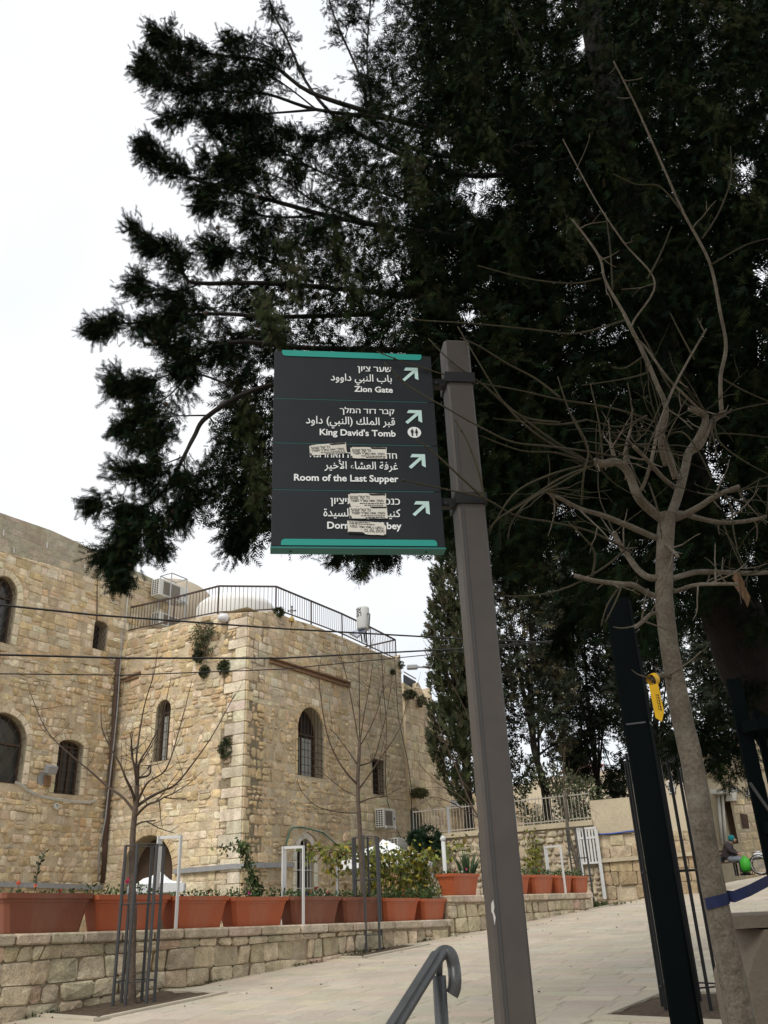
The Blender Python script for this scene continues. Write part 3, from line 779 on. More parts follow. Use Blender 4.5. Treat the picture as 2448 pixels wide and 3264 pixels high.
# lower roofs, further right
bE = empty('low_house', PD(1500, 2620, 40), 'low stone house with sheet metal awning behind the railing left of the sign post', 'house')
EF = Face(PD(1430, 2560, 41.0), nB); pe = lambda u, v: EF.uv(u, v)
topE = profile([pe(1380, 2500), pe(1432, 2512), pe(1470, 2518), pe(1500, 2528), pe(1660, 2560), pe(1700, 2560)])
lowE = profile([(pe(1380, 2600)[0], TERR - .5), (pe(1700, 2600)[0], TERR - .5)])
wall_plane('wall', EF, topE.pts[0][0], topE.pts[-1][0], lowE, topE, [], M_MORTAR, bE)
SE = Stones(); rubble(SE, EF, topE.pts[0][0], topE.pts[-1][0], lowE, topE, [], (.3, .45), (.4, .9), lambda: vary(mixc(TAN, GREY, RS.random() * .7), .12), proud=(.01, .03)); SE.build(bE, M_STONE, 60)
mb = MB(); mb.prism([EF.P(1375, 2553, 1.3), EF.P(1420, 2570, 1.3), EF.P(1470, 2573, 1.3), EF.P(1470, 2560, .05), EF.P(1375, 2540, .05)], (0, 0, .04)); mb.build('awning', M_ZINC, bE)

# ---- house with the red tiled roof, far behind
HF = Face(PD(1700, 2560, 52.0), nB); ph = lambda u, v: HF.uv(u, v)
bH = empty('tiled_house', HF.pt(ph(1860, 2500)[0], TERR), 'cream house with red tiled roofs seen through the trees behind the railing', 'house')
hl, hr, hm = ph(1630, 2500)[0], ph(2190, 2500)[0], ph(1905, 2500)[0]
hz = ph(1800, 2472)[1]
wall_plane('wall', HF, hl, hr, profile([(hl, TERR - 2), (hr, TERR - 2)]), profile([(hl, ph(1640, 2500)[1]), (ph(1690, 2500)[0], ph(1690, 2498)[1]), (ph(1692, 2500)[0], hz), (hr, hz)]), [], mat('cream_stucco', (.55, .47, .34), .9, .08, 1), bH, thick=5)
def gable(u0, u1, um, ve, vt):
    a0, a1, am = ph(u0, ve)[0], ph(u1, ve)[0], ph(um, ve)[0]; be, bt = ph(um, ve)[1], ph(um, vt)[1]; mb = MB()
    for i in range(14):
        for sd in (-1, 1):
            for k in range(8):
                x0 = (a0 if sd < 0 else a1); f0, f1 = k / 8, (k + 1) / 8
                p = HF.pt(x0 + (am - x0) * f0, be + (bt - be) * f0 + .06, .5 - i * .4); q = HF.pt(x0 + (am - x0) * f1, be + (bt - be) * f1, .5 - i * .4)
                mb.quad(p, q, q - HF.en * .37, p - HF.en * .37)
    mb.prism([HF.pt(a0, be, .3), HF.pt(a1, be, .3), HF.pt(am, bt - .05, .3)], -HF.en * .1)
    return mb.build('roof', M_TILE, bH)
gable(1790, 1875, 1850, 2462, 2405); gable(2085, 2150, 2105, 2440, 2405)
for u in (1960, 2070, 2130):
    o = Opening(HF, u, u + 22, 2490, 2491, 2530, 0); w = o.panel('window', bH, M_GLASS, .03); o.frame('frame', w, M_WHITE, .05, .08, 1)

# ---- pale building at the right with the bench in front
dfoot = PG(2330, 2778); DF = Face(dfoot, nB); pd_ = lambda u, v: DF.uv(u, v)
bD = empty('stone_building', DF.pt(0, gz(dfoot.x, dfoot.y)), 'pale plastered building with door niche, plaque and arched windows behind the bench', 'building')
da0, da1 = pd_(2205, 2600)[0], pd_(2560, 2600)[0]
topD = profile([(da0, pd_(2230, 2350)[1]), (da1, pd_(2500, 2330)[1])]); lowD = profile([(da0, dfoot.z - .8), (da1, dfoot.z - .8)])
opD = [Opening(DF, 2316, 2341, 2552, 2553, 2690, .0, depth=.5), Opening(DF, 2322, 2359, 2503, 2526, 2527, .0, vm=2520, depth=.25), Opening(DF, 2374, 2410, 2505, 2522, 2538, .0, vm=2525, depth=.25)]
wall_plane('wall', DF, da0, da1, lowD, topD, [o.outline(0, 12) for o in opD], M_RENDER, bD, thick=4)
SD = Stones()
lb = profile([(da0, pd_(2260, 2560)[1]), (da1, pd_(2420, 2535)[1])])
rubble(SD, DF, pd_(2345, 2650)[0], da1, lowD, lb, [o.outline(.05, 10) for o in opD], (.25, .4), (.35, .7), lambda: vary(mixc(TAN, PALE, RS.random()), .14), split=.1, gap=.03, proud=(.006, .02))
SD.build(bD, M_STONE, 120)
for i, o in enumerate(opD):
    w = o.reveal('window' if i else 'door_niche', bD, M_RENDER); o.panel('pane' if i else 'door', w, M_GLASS if i else mat('brown_door', (.13, .085, .05), .7, .2, 5), -o.depth + .04)
    if i: o.frame('frame', w, M_WHITE, -o.depth + .08, .05, 2, [o.bb + .1])
mb = MB(); mb.bar(DF.P(2250, 2474, .05), DF.P(2470, 2444, .05), .1, .05); mb.build('cornice', M_RENDER, bD)
mb = MB(); mb.prism([DF.P(2262, 2514, .9), DF.P(2318, 2520, .9), DF.P(2322, 2528, .9), DF.P(2266, 2530, .9)], -DF.en * .9); mb.build('canopy', M_ACW, bD)
mb = MB(); mb.prism([DF.P(2316, 2530, .14), DF.P(2347, 2526, .14), DF.P(2347, 2552, .14), DF.P(2314, 2553, .14)], -DF.en * .13); mb.build('lintel', M_ACW, bD)
for u in (2298, 2310):
    MB().tube([DF.P(u - 8, 2535, .12), DF.P(u + 4, 2690, .12)], .06, 7).build('drainpipe', M_ACW, bD, smooth=True)
mb = MB(); q = [DF.P(2358, 2593, .06), DF.P(2382, 2596, .06), DF.P(2388, 2640, .06), DF.P(2366, 2640, .06)]; mb.prism(q, -DF.en * .05); pq = mb.build('plaque', M_IRON, bD)
mb = MB()
for k in range(5): mb.bar(DF.P(2367 + k * 1.4, 2603 + k * 6, .07), DF.P(2378 + k * 1.2, 2602 + k * 6, .07), .02, .012)
mb.build('plaque_relief', M_RUST, pq)
mb = MB(); mb.tube([DF.P(2200, 2440, .1), DF.P(2212, 2720, .1)], .08, 8); mb.build('drainpipe', M_ACW, bD, smooth=True)

# ================================================================ walls in front
# ---- planter wall along the lane
pw = empty('planter_wall', WF.pt(3, gz(*WF.pt(3, 0).xy)), 'low rough stone wall along the lane carrying the terracotta planters', 'wall')
cop = lambda u, v: WF.uv(u, v)
topW = profile([(-9, EYE.z - .075), cop(0, 2978), cop(350, 2968), cop(700, 2956), cop(1100, 2942), cop(1432, 2930)])
sW = topW.pts[-1][0]; topW2 = profile([cop(1436, 2854), cop(1560, 2853), cop(1885, 2845)]); sE = topW2.pts[-1][0]
lowWf = lambda a: gz(*WF.pt(a, 0).xy) - .12
lowW = profile([(x, lowWf(x)) for x in (-9, sE)])
CT = .13                           # thickness of the coping course
dn = lambda pr, k: profile([(a, b - k) for a, b in pr.pts])
wall_plane('wall', WF, -8, sW, lowW, dn(topW, .02), [], M_GMORT, pw, c=-.03, thick=.42); wall_plane('wall', WF, sW, sE, lowW, dn(topW2, .02), [], M_GMORT, pw, c=-.03, thick=.42)
SW = Stones(); kw = dict(course=(.17, .27), width=(.2, .44), col=garden, proud=(.0, .04), rnd=.026, wob=.035, gap=.008, bev=.022, jit=.011, bulge=.012, split=.12, jc=.035, skip=.02)
rubble(SW, WF, -8, sW, lowW, dn(topW, CT), [], **kw); rubble(SW, WF, sW, sE, lowW, dn(topW2, CT), [], **kw)
for pr, x0, x1 in ((topW, -8, sW), (topW2, sW, sE)):   # coping stones with depth on top
    a = x0
    while a < x1:
        w = min(RS.uniform(.35, .8), x1 - a); h0, h1 = pr(a), pr(a + w); t = CT - .012
        mb = MB(); mb.cur = (*vary((.50, .415, .31), .12), 1)
        c = WF.pt(a + w / 2, (h0 + h1) / 2 - t / 2, -.2)
        ex = (WF.pt(a + w, h1) - WF.pt(a, h0)).normalized(); mb.box(c, w - .014, .5, t, ex, WF.en, ex.cross(WF.en) * -1, .018)
        mb.build('coping_stone', M_GARDEN, pw, colors=True); a += w
SW.build(pw, M_GARDEN)

# ---- wall with the iron railing on it
rw = empty('retaining_wall', GF.pt((gl + gr) / 2, gz(*GF.pt(gr, 0).xy)), 'rough stone retaining wall under the iron railing beside the white gate', 'wall')
rtop = profile([GF.uv(1296, 2668), GF.uv(1500, 2648), GF.uv(1889, 2613)]); rl, rr = rtop.pts[0][0], rtop.pts[-1][0]
rlow = profile([(rl, YARD), (rr, YARD)])
wall_plane('wall', GF, rl, rr, rlow, rtop, [], M_MORTAR, rw, c=-.03)
SR = Stones(); rubble(SR, GF, rl, rr, rlow, dn(rtop, .18), [], (.13, .24), (.15, .36), lambda: vary(mixc((.47, .4, .29), (.36, .3, .21), RS.random()), .15), split=.3, wob=.05, jc=.04, gap=.018, proud=(.01, .06), rnd=.05)
SR.build(rw, M_GARDEN, 300)
mb = MB(); mb.bar(GF.pt(rl, rtop(rl) - .07, -.1), GF.pt(rr, rtop(rr) - .07, -.1), .36, .14); mb.build('coping', M_RENDER, rw)
# ---- lower wall to the right with a concrete block above
lw = empty('boundary_wall', GF.pt(rr + 1, gfoot.z), 'stone and concrete wall right of the white gate with a blue cable along it', 'wall')
x1 = GF.uv(2260, 2700)[0]
pl = lambda u, v: GF.uv(u, v)
ltop = profile([(rr + .01, pl(1895, 2664)[1]), (x1, pl(2150, 2650)[1])]); llow = profile([(rr + .01, gfoot.z - .6), (x1, gfoot.z - .6)])
wall_plane('wall', GF, rr + .01, x1, llow, ltop, [], M_MORTAR, lw, c=-.05)
SL = Stones(); bandt = profile([(rr, pl(1910, 2738)[1]), (x1, pl(2050, 2724)[1])])
rubble(SL, GF, rr + .01, x1, llow, dn(bandt, .1), [], (.26, .34), (.34, .62), lambda: vary(mixc((.43, .34, .22), (.37, .27, .16), RS.random()), .12), split=.05, proud=(.005, .025), gap=.008)
rubble(SL, GF, rr + .01, x1, profile([(a, b + .0) for a, b in bandt.pts]), ltop, [], (.26, .34), (.34, .6), lambda: vary(mixc((.44, .36, .24), (.36, .28, .18), RS.random()), .12), split=.05, proud=(.005, .025), gap=.008)
SL.build(lw, M_GARDEN, 120)
mb = MB(); mb.bar(GF.pt(rr + .02, bandt(rr) - .05, .02), GF.pt(x1, bandt(x1) - .05, .02), .14, .1); mb.build('ledge', M_RENDER, lw)
mb = MB(); zt0, zt1 = pl(1883, 2552)[1], pl(2040, 2538)[1]; a0, a1 = pl(1885, 2600)[0], pl(2120, 2600)[0]
mb.prism([GF.pt(a0, ltop(a0) + .02), GF.pt(a1, ltop(a1) + .02), GF.pt(a1, zt1), GF.pt(a0, zt0)], -GF.en * .25); mb.build('concrete_block', M_RENDER, lw)
cable('cable', [GF.pt(a0 + (a1 - a0) * i / 8, ltop(a0 + (a1 - a0) * i / 8) + .04 - .02 * math.sin(i), .04) for i in range(9)], .022, M_BLUEC, lw)
# ================================================================ lettering
AR = {'ا': ('ﺍ', 'ﺎ', '', ''), 'أ': ('ﺃ', 'ﺄ', '', ''), 'ب': ('ﺏ', 'ﺐ', 'ﺑ', 'ﺒ'), 'ة': ('ﺓ', 'ﺔ', '', ''), 'خ': ('ﺥ', 'ﺦ', 'ﺧ', 'ﺨ'),
      'د': ('ﺩ', 'ﺪ', '', ''), 'ر': ('ﺭ', 'ﺮ', '', ''), 'س': ('ﺱ', 'ﺲ', 'ﺳ', 'ﺴ'), 'ش': ('ﺵ', 'ﺶ', 'ﺷ', 'ﺸ'), 'ع': ('ﻉ', 'ﻊ', 'ﻋ', 'ﻌ'),
      'غ': ('ﻍ', 'ﻎ', 'ﻏ', 'ﻐ'), 'ف': ('ﻑ', 'ﻒ', 'ﻓ', 'ﻔ'), 'ق': ('ﻕ', 'ﻖ', 'ﻗ', 'ﻘ'), 'ك': ('ﻙ', 'ﻚ', 'ﻛ', 'ﻜ'), 'ل': ('ﻝ', 'ﻞ', 'ﻟ', 'ﻠ'),
      'م': ('ﻡ', 'ﻢ', 'ﻣ', 'ﻤ'), 'ن': ('ﻥ', 'ﻦ', 'ﻧ', 'ﻨ'), 'و': ('ﻭ', 'ﻮ', '', ''), 'ي': ('ﻱ', 'ﻲ', 'ﻳ', 'ﻴ'), 'ء': ('ﺀ', '', '', ''),
      '\u0001': ('ﻷ', 'ﻸ', '', '')}
def arabic(t):
    t = t.replace('لأ', '\u0001'); out = []
    for i, ch in enumerate(t):
        if ch not in AR: out.append({'(': ')', ')': '('}.get(ch, ch)); continue
        f = AR[ch]; pv = t[i - 1] if i else ' '; nx = t[i + 1] if i + 1 < len(t) else ' '
        jp = pv in AR and AR[pv][2] != '' and f[1] != ''; jn = nx in AR and f[2] != '' and AR[nx][1] != ''
        out.append(f[3] if jp and jn else f[1] if jp else f[2] if jn else f[0])
    return ''.join(reversed(out))
def hebrew(t): return ''.join(reversed(t))
def glyphs(body, bold):
    if 'ד' not in body: return glyphs_(body, bold)
    V, Fs, x = [], [], 0.0           # this letter is drawn from two strokes
    adv = lambda s: max(q[0] for q in glyphs_('|' + s + '|', 0)[0]) - max(q[0] for q in glyphs_('||', 0)[0])
    for seg in __import__('re').split('(ד)', body):
        if not seg: continue
        n = len(V)
        if seg == 'ד':
            r = glyphs_('ר', 0)[0]; a, b, t_ = min(q[0] for q in r), max(q[0] for q in r), max(q[1] for q in r); k = .078 + bold * 2
            V += [(x + p, q) for p, q in ((a - .02, t_ - k), (b + .07, t_ - k), (b + .07, t_), (a - .02, t_), (b - k, 0), (b, 0), (b, t_ - k), (b - k, t_ - k))]; Fs += [(n, n + 1, n + 2, n + 3), (n + 4, n + 5, n + 6, n + 7)]; x += adv('ר') + .06
        else:
            vs, fs = glyphs_(seg, bold) if seg.strip() else ([], []); V += [(x + p, q) for p, q in vs]; Fs += [tuple(i + n for i in f) for f in fs]; x += adv(seg)
    return V, Fs
def glyphs_(body, bold):
    cu = bpy.data.curves.new('lettering', 'FONT'); cu.body = body; cu.offset = bold; cu.resolution_u = 3
    ob = bpy.data.objects.new('lettering', cu); COL.objects.link(ob)
    me = bpy.data.meshes.new_from_object(ob.evaluated_get(bpy.context.evaluated_depsgraph_get()))
    vs = [(v.co.x, v.co.y) for v in me.vertices]; fs = [tuple(p.vertices) for p in me.polygons]
    bpy.data.objects.remove(ob); bpy.data.curves.remove(cu); bpy.data.meshes.remove(me)
    return vs, fs
def strike(vs, fs, dx):
    V, Fs = [], []
    for i, s in enumerate((-1, 0, 1)):
        n = len(V); V += [(x + s * dx, y, i) for x, y in vs]; Fs += [tuple(k + n for k in f) for f in fs]
    return V, Fs
def letters(body, f3, a0, a1, b, parent, m, bold=.018, h=None, flip=False, name='lettering'):
    """text filling a0..a1 with its baseline at b on a surface f3(a, b)"""
    hb = any('\u0590' <= ch <= '\u05ff' for ch in body)
    vs, fs = glyphs(body, 0 if hb else bold); vs, fs = strike(vs, fs, .017) if hb else ([(x, y, 0) for x, y in vs], fs)
    x0 = min(v[0] for v in vs); x1 = max(v[0] for v in vs); k = (a1 - a0) / (x1 - x0); ky = h or k
    mb = MB()
    if flip: pts = [f3(a1 - (x - x0) * k, b - y * ky) for x, y, i in vs]
    else: pts = [f3(a0 + (x - x0) * k, b + y * ky, .0022 + .0003 * i) for x, y, i in vs]
    mb.add(pts, fs); return mb.build(name, m, parent)

# ================================================================ the direction sign
sc_ = PD(1508, 1780, 2.72); psi = math.radians(-7.5)
SX = Vector((math.cos(psi), -math.sin(psi) * -1, 0)); SX = Vector((math.cos(math.radians(7.5)), math.sin(math.radians(7.5)), 0))
FP = Face((sc_.x, sc_.y), SX)                       # through the post's middle
PB = Vector((sc_.x, sc_.y, gz(sc_.x, sc_.y)))
sign = empty('direction_sign', PB, 'dark direction sign with teal edges and white arrows on a tall taupe metal post', 'sign')
zt = FP.uv(1447, 1106)[1]; hw = .049
rc = PB + Vector((0, 0, 0)); mb = MB(); cx = Vector((sc_.x, sc_.y, 0))
mb.box(cx + Vector((0, 0, (zt + PB.z) / 2 - .05)), hw * 2, hw * 2, zt - PB.z + .1, SX, FP.en * -1, (0, 0, 1), .008)
mb.build('post', M_POST, sign, fix=True)
mb = MB()                                            # seam strip along the left corner of the post
mb.box(cx - SX * (hw - .016) + FP.en * (hw + .001) + Vector((0, 0, (zt + PB.z) / 2 - .2)), .006, .004, zt - PB.z - .3, SX, FP.en, (0, 0, 1)); mb.build('post_seam', M_GREYPAINT, sign)
ps = FP.P(1582, 2900, hw + .002); mb = MB()
q = [FP.P(u, v, hw + .0015) for u, v in ((1566, 2880), (1572, 2868), (1576, 2890), (1574, 2905), (1580, 2925), (1577, 2950), (1571, 2915), (1566, 2905))]
mb.add(q, [tuple(range(8))]); mb.build('paint_scratch', mat('bare_metal_scratch', (.5, .48, .45), .6), sign)
for v in (1228, 1608):
    z = FP.uv(1470 if v < 1400 else 1520, v)[1]; mb = MB(); c = cx + Vector((0, 0, z)); t = .006; h = .042
    for sx, sy, ox, oy in ((2 * hw + .014, t, 0, hw + .005), (2 * hw + .014, t, 0, -hw - .005), (t, 2 * hw + .006, hw + .004, 0), (t, 2 * hw + .006, -hw - .004, 0)):
        mb.box(c + SX * ox + FP.en * oy, sx, sy, h, SX, FP.en, (0, 0, 1))
    mb.box(c - SX * (hw + .03), .05, .03, .032, SX, FP.en, (0, 0, 1))
    cl = mb.build('clamp', M_BLACK, sign)
    b2 = MB(); b2.lathe(c - SX * (hw + .035) + FP.en * .016 - Vector((0, 0, .008)), [(.008, 0), (.008, .006), (.005, .009)], 8, FP.en); b2.build('bolt', M_BLACK, cl)
FS = Face((sc_ + FP.en * .03).to_tuple()[:2], SX)   # front of the panels
s2 = lambda a, b, c=.0022: FS.pt(a, b, c)
uv = FS.uv
la, ra = uv(868.5, 1450)[0], uv(1397, 1450)[0]; ra2 = uv(1412, 1600)[0]
zT, zB = uv(1120, 1127)[1], uv(1130, 1743)[1]; th = .05
lines = [uv(1120, 1276)[1], uv(1120, 1416)[1], uv(1120, 1564)[1]]
bounds = [zT] + lines + [zB]; panels = []
sg_ra = ra
for i in range(4):
    z1, z0 = bounds[i], bounds[i + 1]; mb = MB()
    mb.box(FS.pt((la + ra) / 2, (z0 + z1) / 2, -th / 2), ra - la, th, z1 - z0 - .0016, SX, FS.en, (0, 0, 1), .0012)
    panels.append(mb.build('panel', M_PANEL, sign, fix=True))
mb = MB()
for z in lines: mb.box(FS.pt((la + ra) / 2 - .01, z, -.0035), ra - la - .03, .006, .0016, SX, FS.en, (0, 0, 1))
mb.build('divider', M_TEALD, panels[1])
def strip(ul, ur, v0, v1, pan, up):
    a0, a1 = uv(ul, v0)[0], uv(ur, v0)[0]; z1, z0 = uv((ul + ur) / 2, v0)[1], uv((ul + ur) / 2, v1)[1]; r = (z1 - z0) * .5
    pts = [(a0, z0), (a1, z0)] if up else [(a1, z1), (a0, z1)]
    o = [(a1, z1 - r), (a1 - r * .3, z1 - r * .3), (a1 - r, z1), (a0 + r, z1), (a0 + r * .3, z1 - r * .3), (a0, z1 - r)] if up else [(a0, z0 + r), (a0 + r * .3, z0 + r * .3), (a0 + r, z0), (a1 - r, z0), (a1 - r * .3, z0 + r * .3), (a1, z0 + r)]
    MB().add([s2(*p) for p in pts + o], [tuple(range(8))]).build('teal_strip', M_TEAL, pan)
strip(899, 1342, 1124, 1142, panels[0], False); strip(896, 1392, 1720, 1740, panels[3], True)
mb = MB(); mb.box(FS.pt((la + ra) / 2, zB - .004, -th / 2), ra - la + .004, th + .004, .006, SX, FS.en, (0, 0, 1)); mb.build('bottom_edge', M_TEALD, panels[3])
for u in (927, 1362):
    p = FS.P(u, 1752, 0); mb = MB(); mb.lathe(Vector((p.x, p.y, zB - .007)) - FS.en * th * .5, [(.004, 0), (.004, -.003)], 8); mb.build('screw', M_BLACK, panels[3])
def arrow(ul, ur, v0, v1, pan):
    a0, b0 = uv(ul, v1); a1, b1 = uv(ur, v0); w, h = a1 - a0, b1 - b0; t = .22
    P = lambda x, y: s2(a0 + x * w, b0 + y * h)
    k = t * .62
    mb = MB()
    mb.add([P(0, k), P(k, 0), P(1 - t * .5, 1 - t * .5 - k * 1.0), P(1 - t * .5 - k, 1 - t * .5)], [(0, 1, 2, 3)])
    mb.add([P(.24, 1), P(.12, 1 - t), P(1 - t, 1 - t), P(1, 1)], [(3, 2, 1, 0)][::1])
    mb.add([P(1, .1), P(1, 1), P(1 - t, 1 - t), P(1 - t, .22)], [(0, 1, 2, 3)])
    for i, vtx in enumerate(mb.v):
        if i >= 4: p = Vector(vtx) + FS.en * (.0004 if i < 8 else .0008); mb.v[i] = tuple(p)
    mb.build('arrow', M_ARROW, pan)
arrow(1283, 1331, 1174, 1216, panels[0]); arrow(1292, 1343, 1309, 1352, panels[1]); arrow(1303, 1354, 1449, 1495, panels[2]); arrow(1315, 1367, 1599, 1646, panels[3])
def line(body, ul, ur, v, pan, bold=.018, hs=None):
    a0, b = uv(ul, v); a1, _ = uv(ur, v)
    vs, fs = glyphs(body, bold); k = (a1 - a0) / (max(x for x, y in vs) - min(x for x, y in vs))
    letters(body, s2, a0, a1, b, pan, M_LETTER, bold, h=k * (hs or 1))
HB, AB = .006, .01
line(hebrew('שער ציון'), 1140, 1247, 1184, panels[0], HB, 1.0); line(arabic('باب النبي داوود'), 1054, 1249, 1213, panels[0], AB, 1.15); line('Zion Gate', 1129, 1252, 1249, panels[0], .024)
line(hebrew('קבר דוד המלך'), 1083, 1257, 1317, panels[1], HB); line(arabic('قبر الملك (النبي) داود'), 975, 1259, 1350, panels[1], AB, 1.15); line("King David's Tomb", 1019, 1261, 1387, panels[1], .024)
line(hebrew('חדר הסעודה האחרונה'), 988, 1265, 1458, panels[2], HB, 1.1); line(arabic('غرفة العشاء الأخير'), 1034, 1268, 1494, panels[2], AB, 1.15); line('Room of the Last Supper', 937, 1270, 1532, panels[2], .024)
line(hebrew('כנסיית דורמיציון'), 1053, 1275, 1607, panels[3], HB, 1.05); line(arabic('كنيسة رقاد السيدة'), 1031, 1277, 1646, panels[3], AB, 1.15); line('Dormition Abbey', 1043, 1280, 1685, panels[3], .024)
mb = MB()
for x, r in ((1066, 0), (1072, 0)): pass
p = uv(1078, 1612); 
# toilets symbol: white disc with two figures
a, b = uv(1320.5, 1379); r = (uv(1342, 1379)[0] - uv(1299, 1379)[0]) / 2
disc = MB().add([s2(a + r * math.cos(t * math.pi / 14), b + r * .92 * math.sin(t * math.pi / 14)) for t in range(28)], [tuple(range(28))]).build('toilet_symbol', M_LETTER, panels[1])
mb = MB()
def fig(x, woman):
    P = lambda q: [s2(a + (x + qx) * r, b + qy * r, .0034) for qx, qy in q]
    mb.add(P([(.1 * math.cos(t * .785), .5 + .1 * math.sin(t * .785)) for t in range(8)]), [tuple(range(8))])
    if woman: mb.add(P([(-.13, .36), (.13, .36), (.24, -.15), (.1, -.15), (.08, -.62), (-.08, -.62), (-.1, -.15), (-.24, -.15)]), [(7, 6, 5, 4, 3, 2, 1, 0)])
    else: mb.add(P([(-.2, .36), (.2, .36), (.2, -.12), (.12, -.12), (.1, -.64), (-.1, -.64), (-.12, -.12), (-.2, -.12)]), [(7, 6, 5, 4, 3, 2, 1, 0)])
fig(-.32, False); fig(.32, True); mb.build('figures', M_BLACK, disc)
# paper stickers pasted over the lettering
def sticker(q, turned=False, torn=False):
    """q: photo corners top left, top right, bottom right, bottom left"""
    c = [Vector((*uv(*p), 0)) for p in q]; f = lambda s, t: (c[0] * (1 - s) + c[1] * s) * (1 - t) + (c[3] * (1 - s) + c[2] * s) * t
    P = lambda s, t, d: FS.pt(f(s, t).x, f(s, t).y, d)
    g = (lambda s, t, d=.0047: P(1 - s, 1 - t, d)) if turned else (lambda s, t, d=.0047: P(s, t, d))
    mb = MB(); n = 9; edge = []
    for i in range(n): edge.append((i / n, RS.uniform(-.015, .02)))
    for i in range(4): edge.append((1 - RS.uniform(0, .012), i / 4))
    for i in range(n): edge.append((1 - i / n, 1 - RS.uniform(-.015, .02)))
    for i in range(4): edge.append((RS.uniform(0, .012), 1 - i / 4))
    if torn: edge = [(s, t - (.18 * max(0, 1 - abs(s - .12) * 4) if t > .8 else 0)) for s, t in edge]
    vs = [P(s, t, .0042) for s, t in edge]
    mb.add(vs, [tuple(range(len(vs) - 1, -1, -1))]); st = mb.build('sticker', M_PAPER, sign)
    def txt(body, s0, s1, t, hs, bold):
        gl, fs = glyphs(body, 0); gl, fs = strike(gl, fs, .02); x0, x1 = min(v[0] for v in gl), max(v[0] for v in gl)
        MB().add([g(s0 + (x - x0) / (x1 - x0) * (s1 - s0), t - y * hs, .0047 + .0002 * i) for x, y, i in gl], fs).build('lettering', M_INK, st)
    txt(hebrew('כל קול קובע!'), .05, .56, .42, .36, .014); txt(hebrew('בקולך, אתה נותן יד לשמד!'), .07, .93, .66, .27, .012)
    mb = MB()
    for t, s0 in ((.79, .3), (.92, .42)):          # two lines of print too small to read
        s = s0
        while s < .92:
            w = RS.uniform(.03, .1); mb.add([g(s, t - .035), g(min(s + w, .95), t - .035), g(min(s + w, .95), t + .03), g(s, t + .03)], [(0, 3, 2, 1)]); s += w + .015
    mb.add([g(.55, .02), g(.98, .02), g(.98, .15), g(.62, .17), g(.56, .1)], [(4, 3, 2, 1, 0)])
    mb.add([g(.0, .0), g(.06, .0), g(.05, .07), g(.0, .08)], [(3, 2, 1, 0)]); mb.add([g(.01, .76), g(.05, .82), g(.06, .99), g(.01, .99)], [(3, 2, 1, 0)])
    mb.build('print', M_INK, st, kind='stuff')
sticker([(985, 1421), (1102, 1412), (1107, 1446), (987, 1454)])
sticker([(1116, 1426), (1232, 1428), (1234, 1465), (1117, 1462)])
sticker([(1109, 1574), (1230, 1575), (1231, 1616), (1110, 1615)])
sticker([(1112, 1615), (1234, 1616), (1236, 1654), (1114, 1654)])
sticker([(1106, 1661), (1231, 1668), (1230, 1708), (1108, 1702)], True, True)

# ================================================================ street things on the lane
def guard(c, name, label, n=6, r=.235, h=1.8, m=M_GREYPAINT, br=.02, group='tree guards round the young trees', tilt=(0, 0), ph=0.4, hoops=(.14, .6, .97)):
    z = gz(c[0], c[1]); e = empty(name, (c[0], c[1], z), label, 'tree guard', group)
    for k in range(n):
        t = 2 * math.pi * k / n + ph; p = Vector((c[0] + r * math.cos(t), c[1] + r * math.sin(t), z - .05)); hh = h * RS.uniform(.985, 1.01)
        MB().tube([p, p + Vector((tilt[0], tilt[1], hh))], br, 6).build('bar', m, e)
    for f in hoops:
        q = [Vector((c[0] + tilt[0] * f + (r - .012) * math.cos(t * math.pi / 10), c[1] + tilt[1] * f + (r - .012) * math.sin(t * math.pi / 10), z + h * f)) for t in range(21)]
        MB().tube(q, .007, 5, cap=False).build('hoop', m, e)
    return e
guard(g1, 'tree_guard', 'dark metal tree guard in front of the second orange planter from the left')
guard(g2, 'tree_guard', 'dark metal tree guard on the bare soil pit below the arched low window')
guard(g3, 'tree_guard', 'dark metal tree guard beside the white gate leaf', tilt=(-.03, 0), br=.014)
g4 = PG(1578, 2948)
guard(g4, 'tree_guard', 'thin tree guard mostly hidden behind the taupe sign post', r=.2, br=.014)
guard(g5, 'tree_guard', 'tall black barred tree guard behind the dark green pole', n=8, r=.255, h=2.1, m=M_BLACK, br=.015, ph=.25, hoops=(.08, .5, .95))

# dark green pole at the right
d5 = PD(2147, 3000, 4.4); e = empty('lamp_pole', (d5.x, d5.y, gz(d5.x, d5.y)), 'thick dark green tapered pole standing in front of the black tree guard', 'pole')
z0 = gz(d5.x, d5.y) - .1; mb = MB(); q = Matrix.Rotation(math.radians(-24), 3, 'Z'); vs = []
seg = [(0, .064), (1.0, .064), (1.8, .064), (2.2, .064), (2.5, .063), (2.62, .062)]
for h, w in seg:
    for x, y in ((.85, 1), (-.85, 1), (-1, .85), (-1, -.85), (-.85, -1), (.85, -1), (1, -.85), (1, .85)):
        p = q @ Vector((x * w, y * w, 0)); vs.append((d5.x + p.x, d5.y + p.y, z0 + h))
fs = [(i * 8 + k, i * 8 + (k + 1) % 8, i * 8 + 8 + (k + 1) % 8, i * 8 + 8 + k) for i in range(len(seg) - 1) for k in range(8)] + [tuple(range(40, 48))]
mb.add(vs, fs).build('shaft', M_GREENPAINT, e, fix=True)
mb = MB(); z = PD(2030, 2312, 4.4).z
for zz, ww in ((z, .064),):
    for s in range(4):
        d = q @ Vector((math.cos(s * math.pi / 2), math.sin(s * math.pi / 2), 0)); sd = Vector((-d.y, d.x, 0))
        mb.box(Vector((d5.x, d5.y, zz)) + d * ww, .003, ww * 1.5, .008, d, sd, (0, 0, 1))
mb.build('joint_seam', M_GREYPAINT, e)
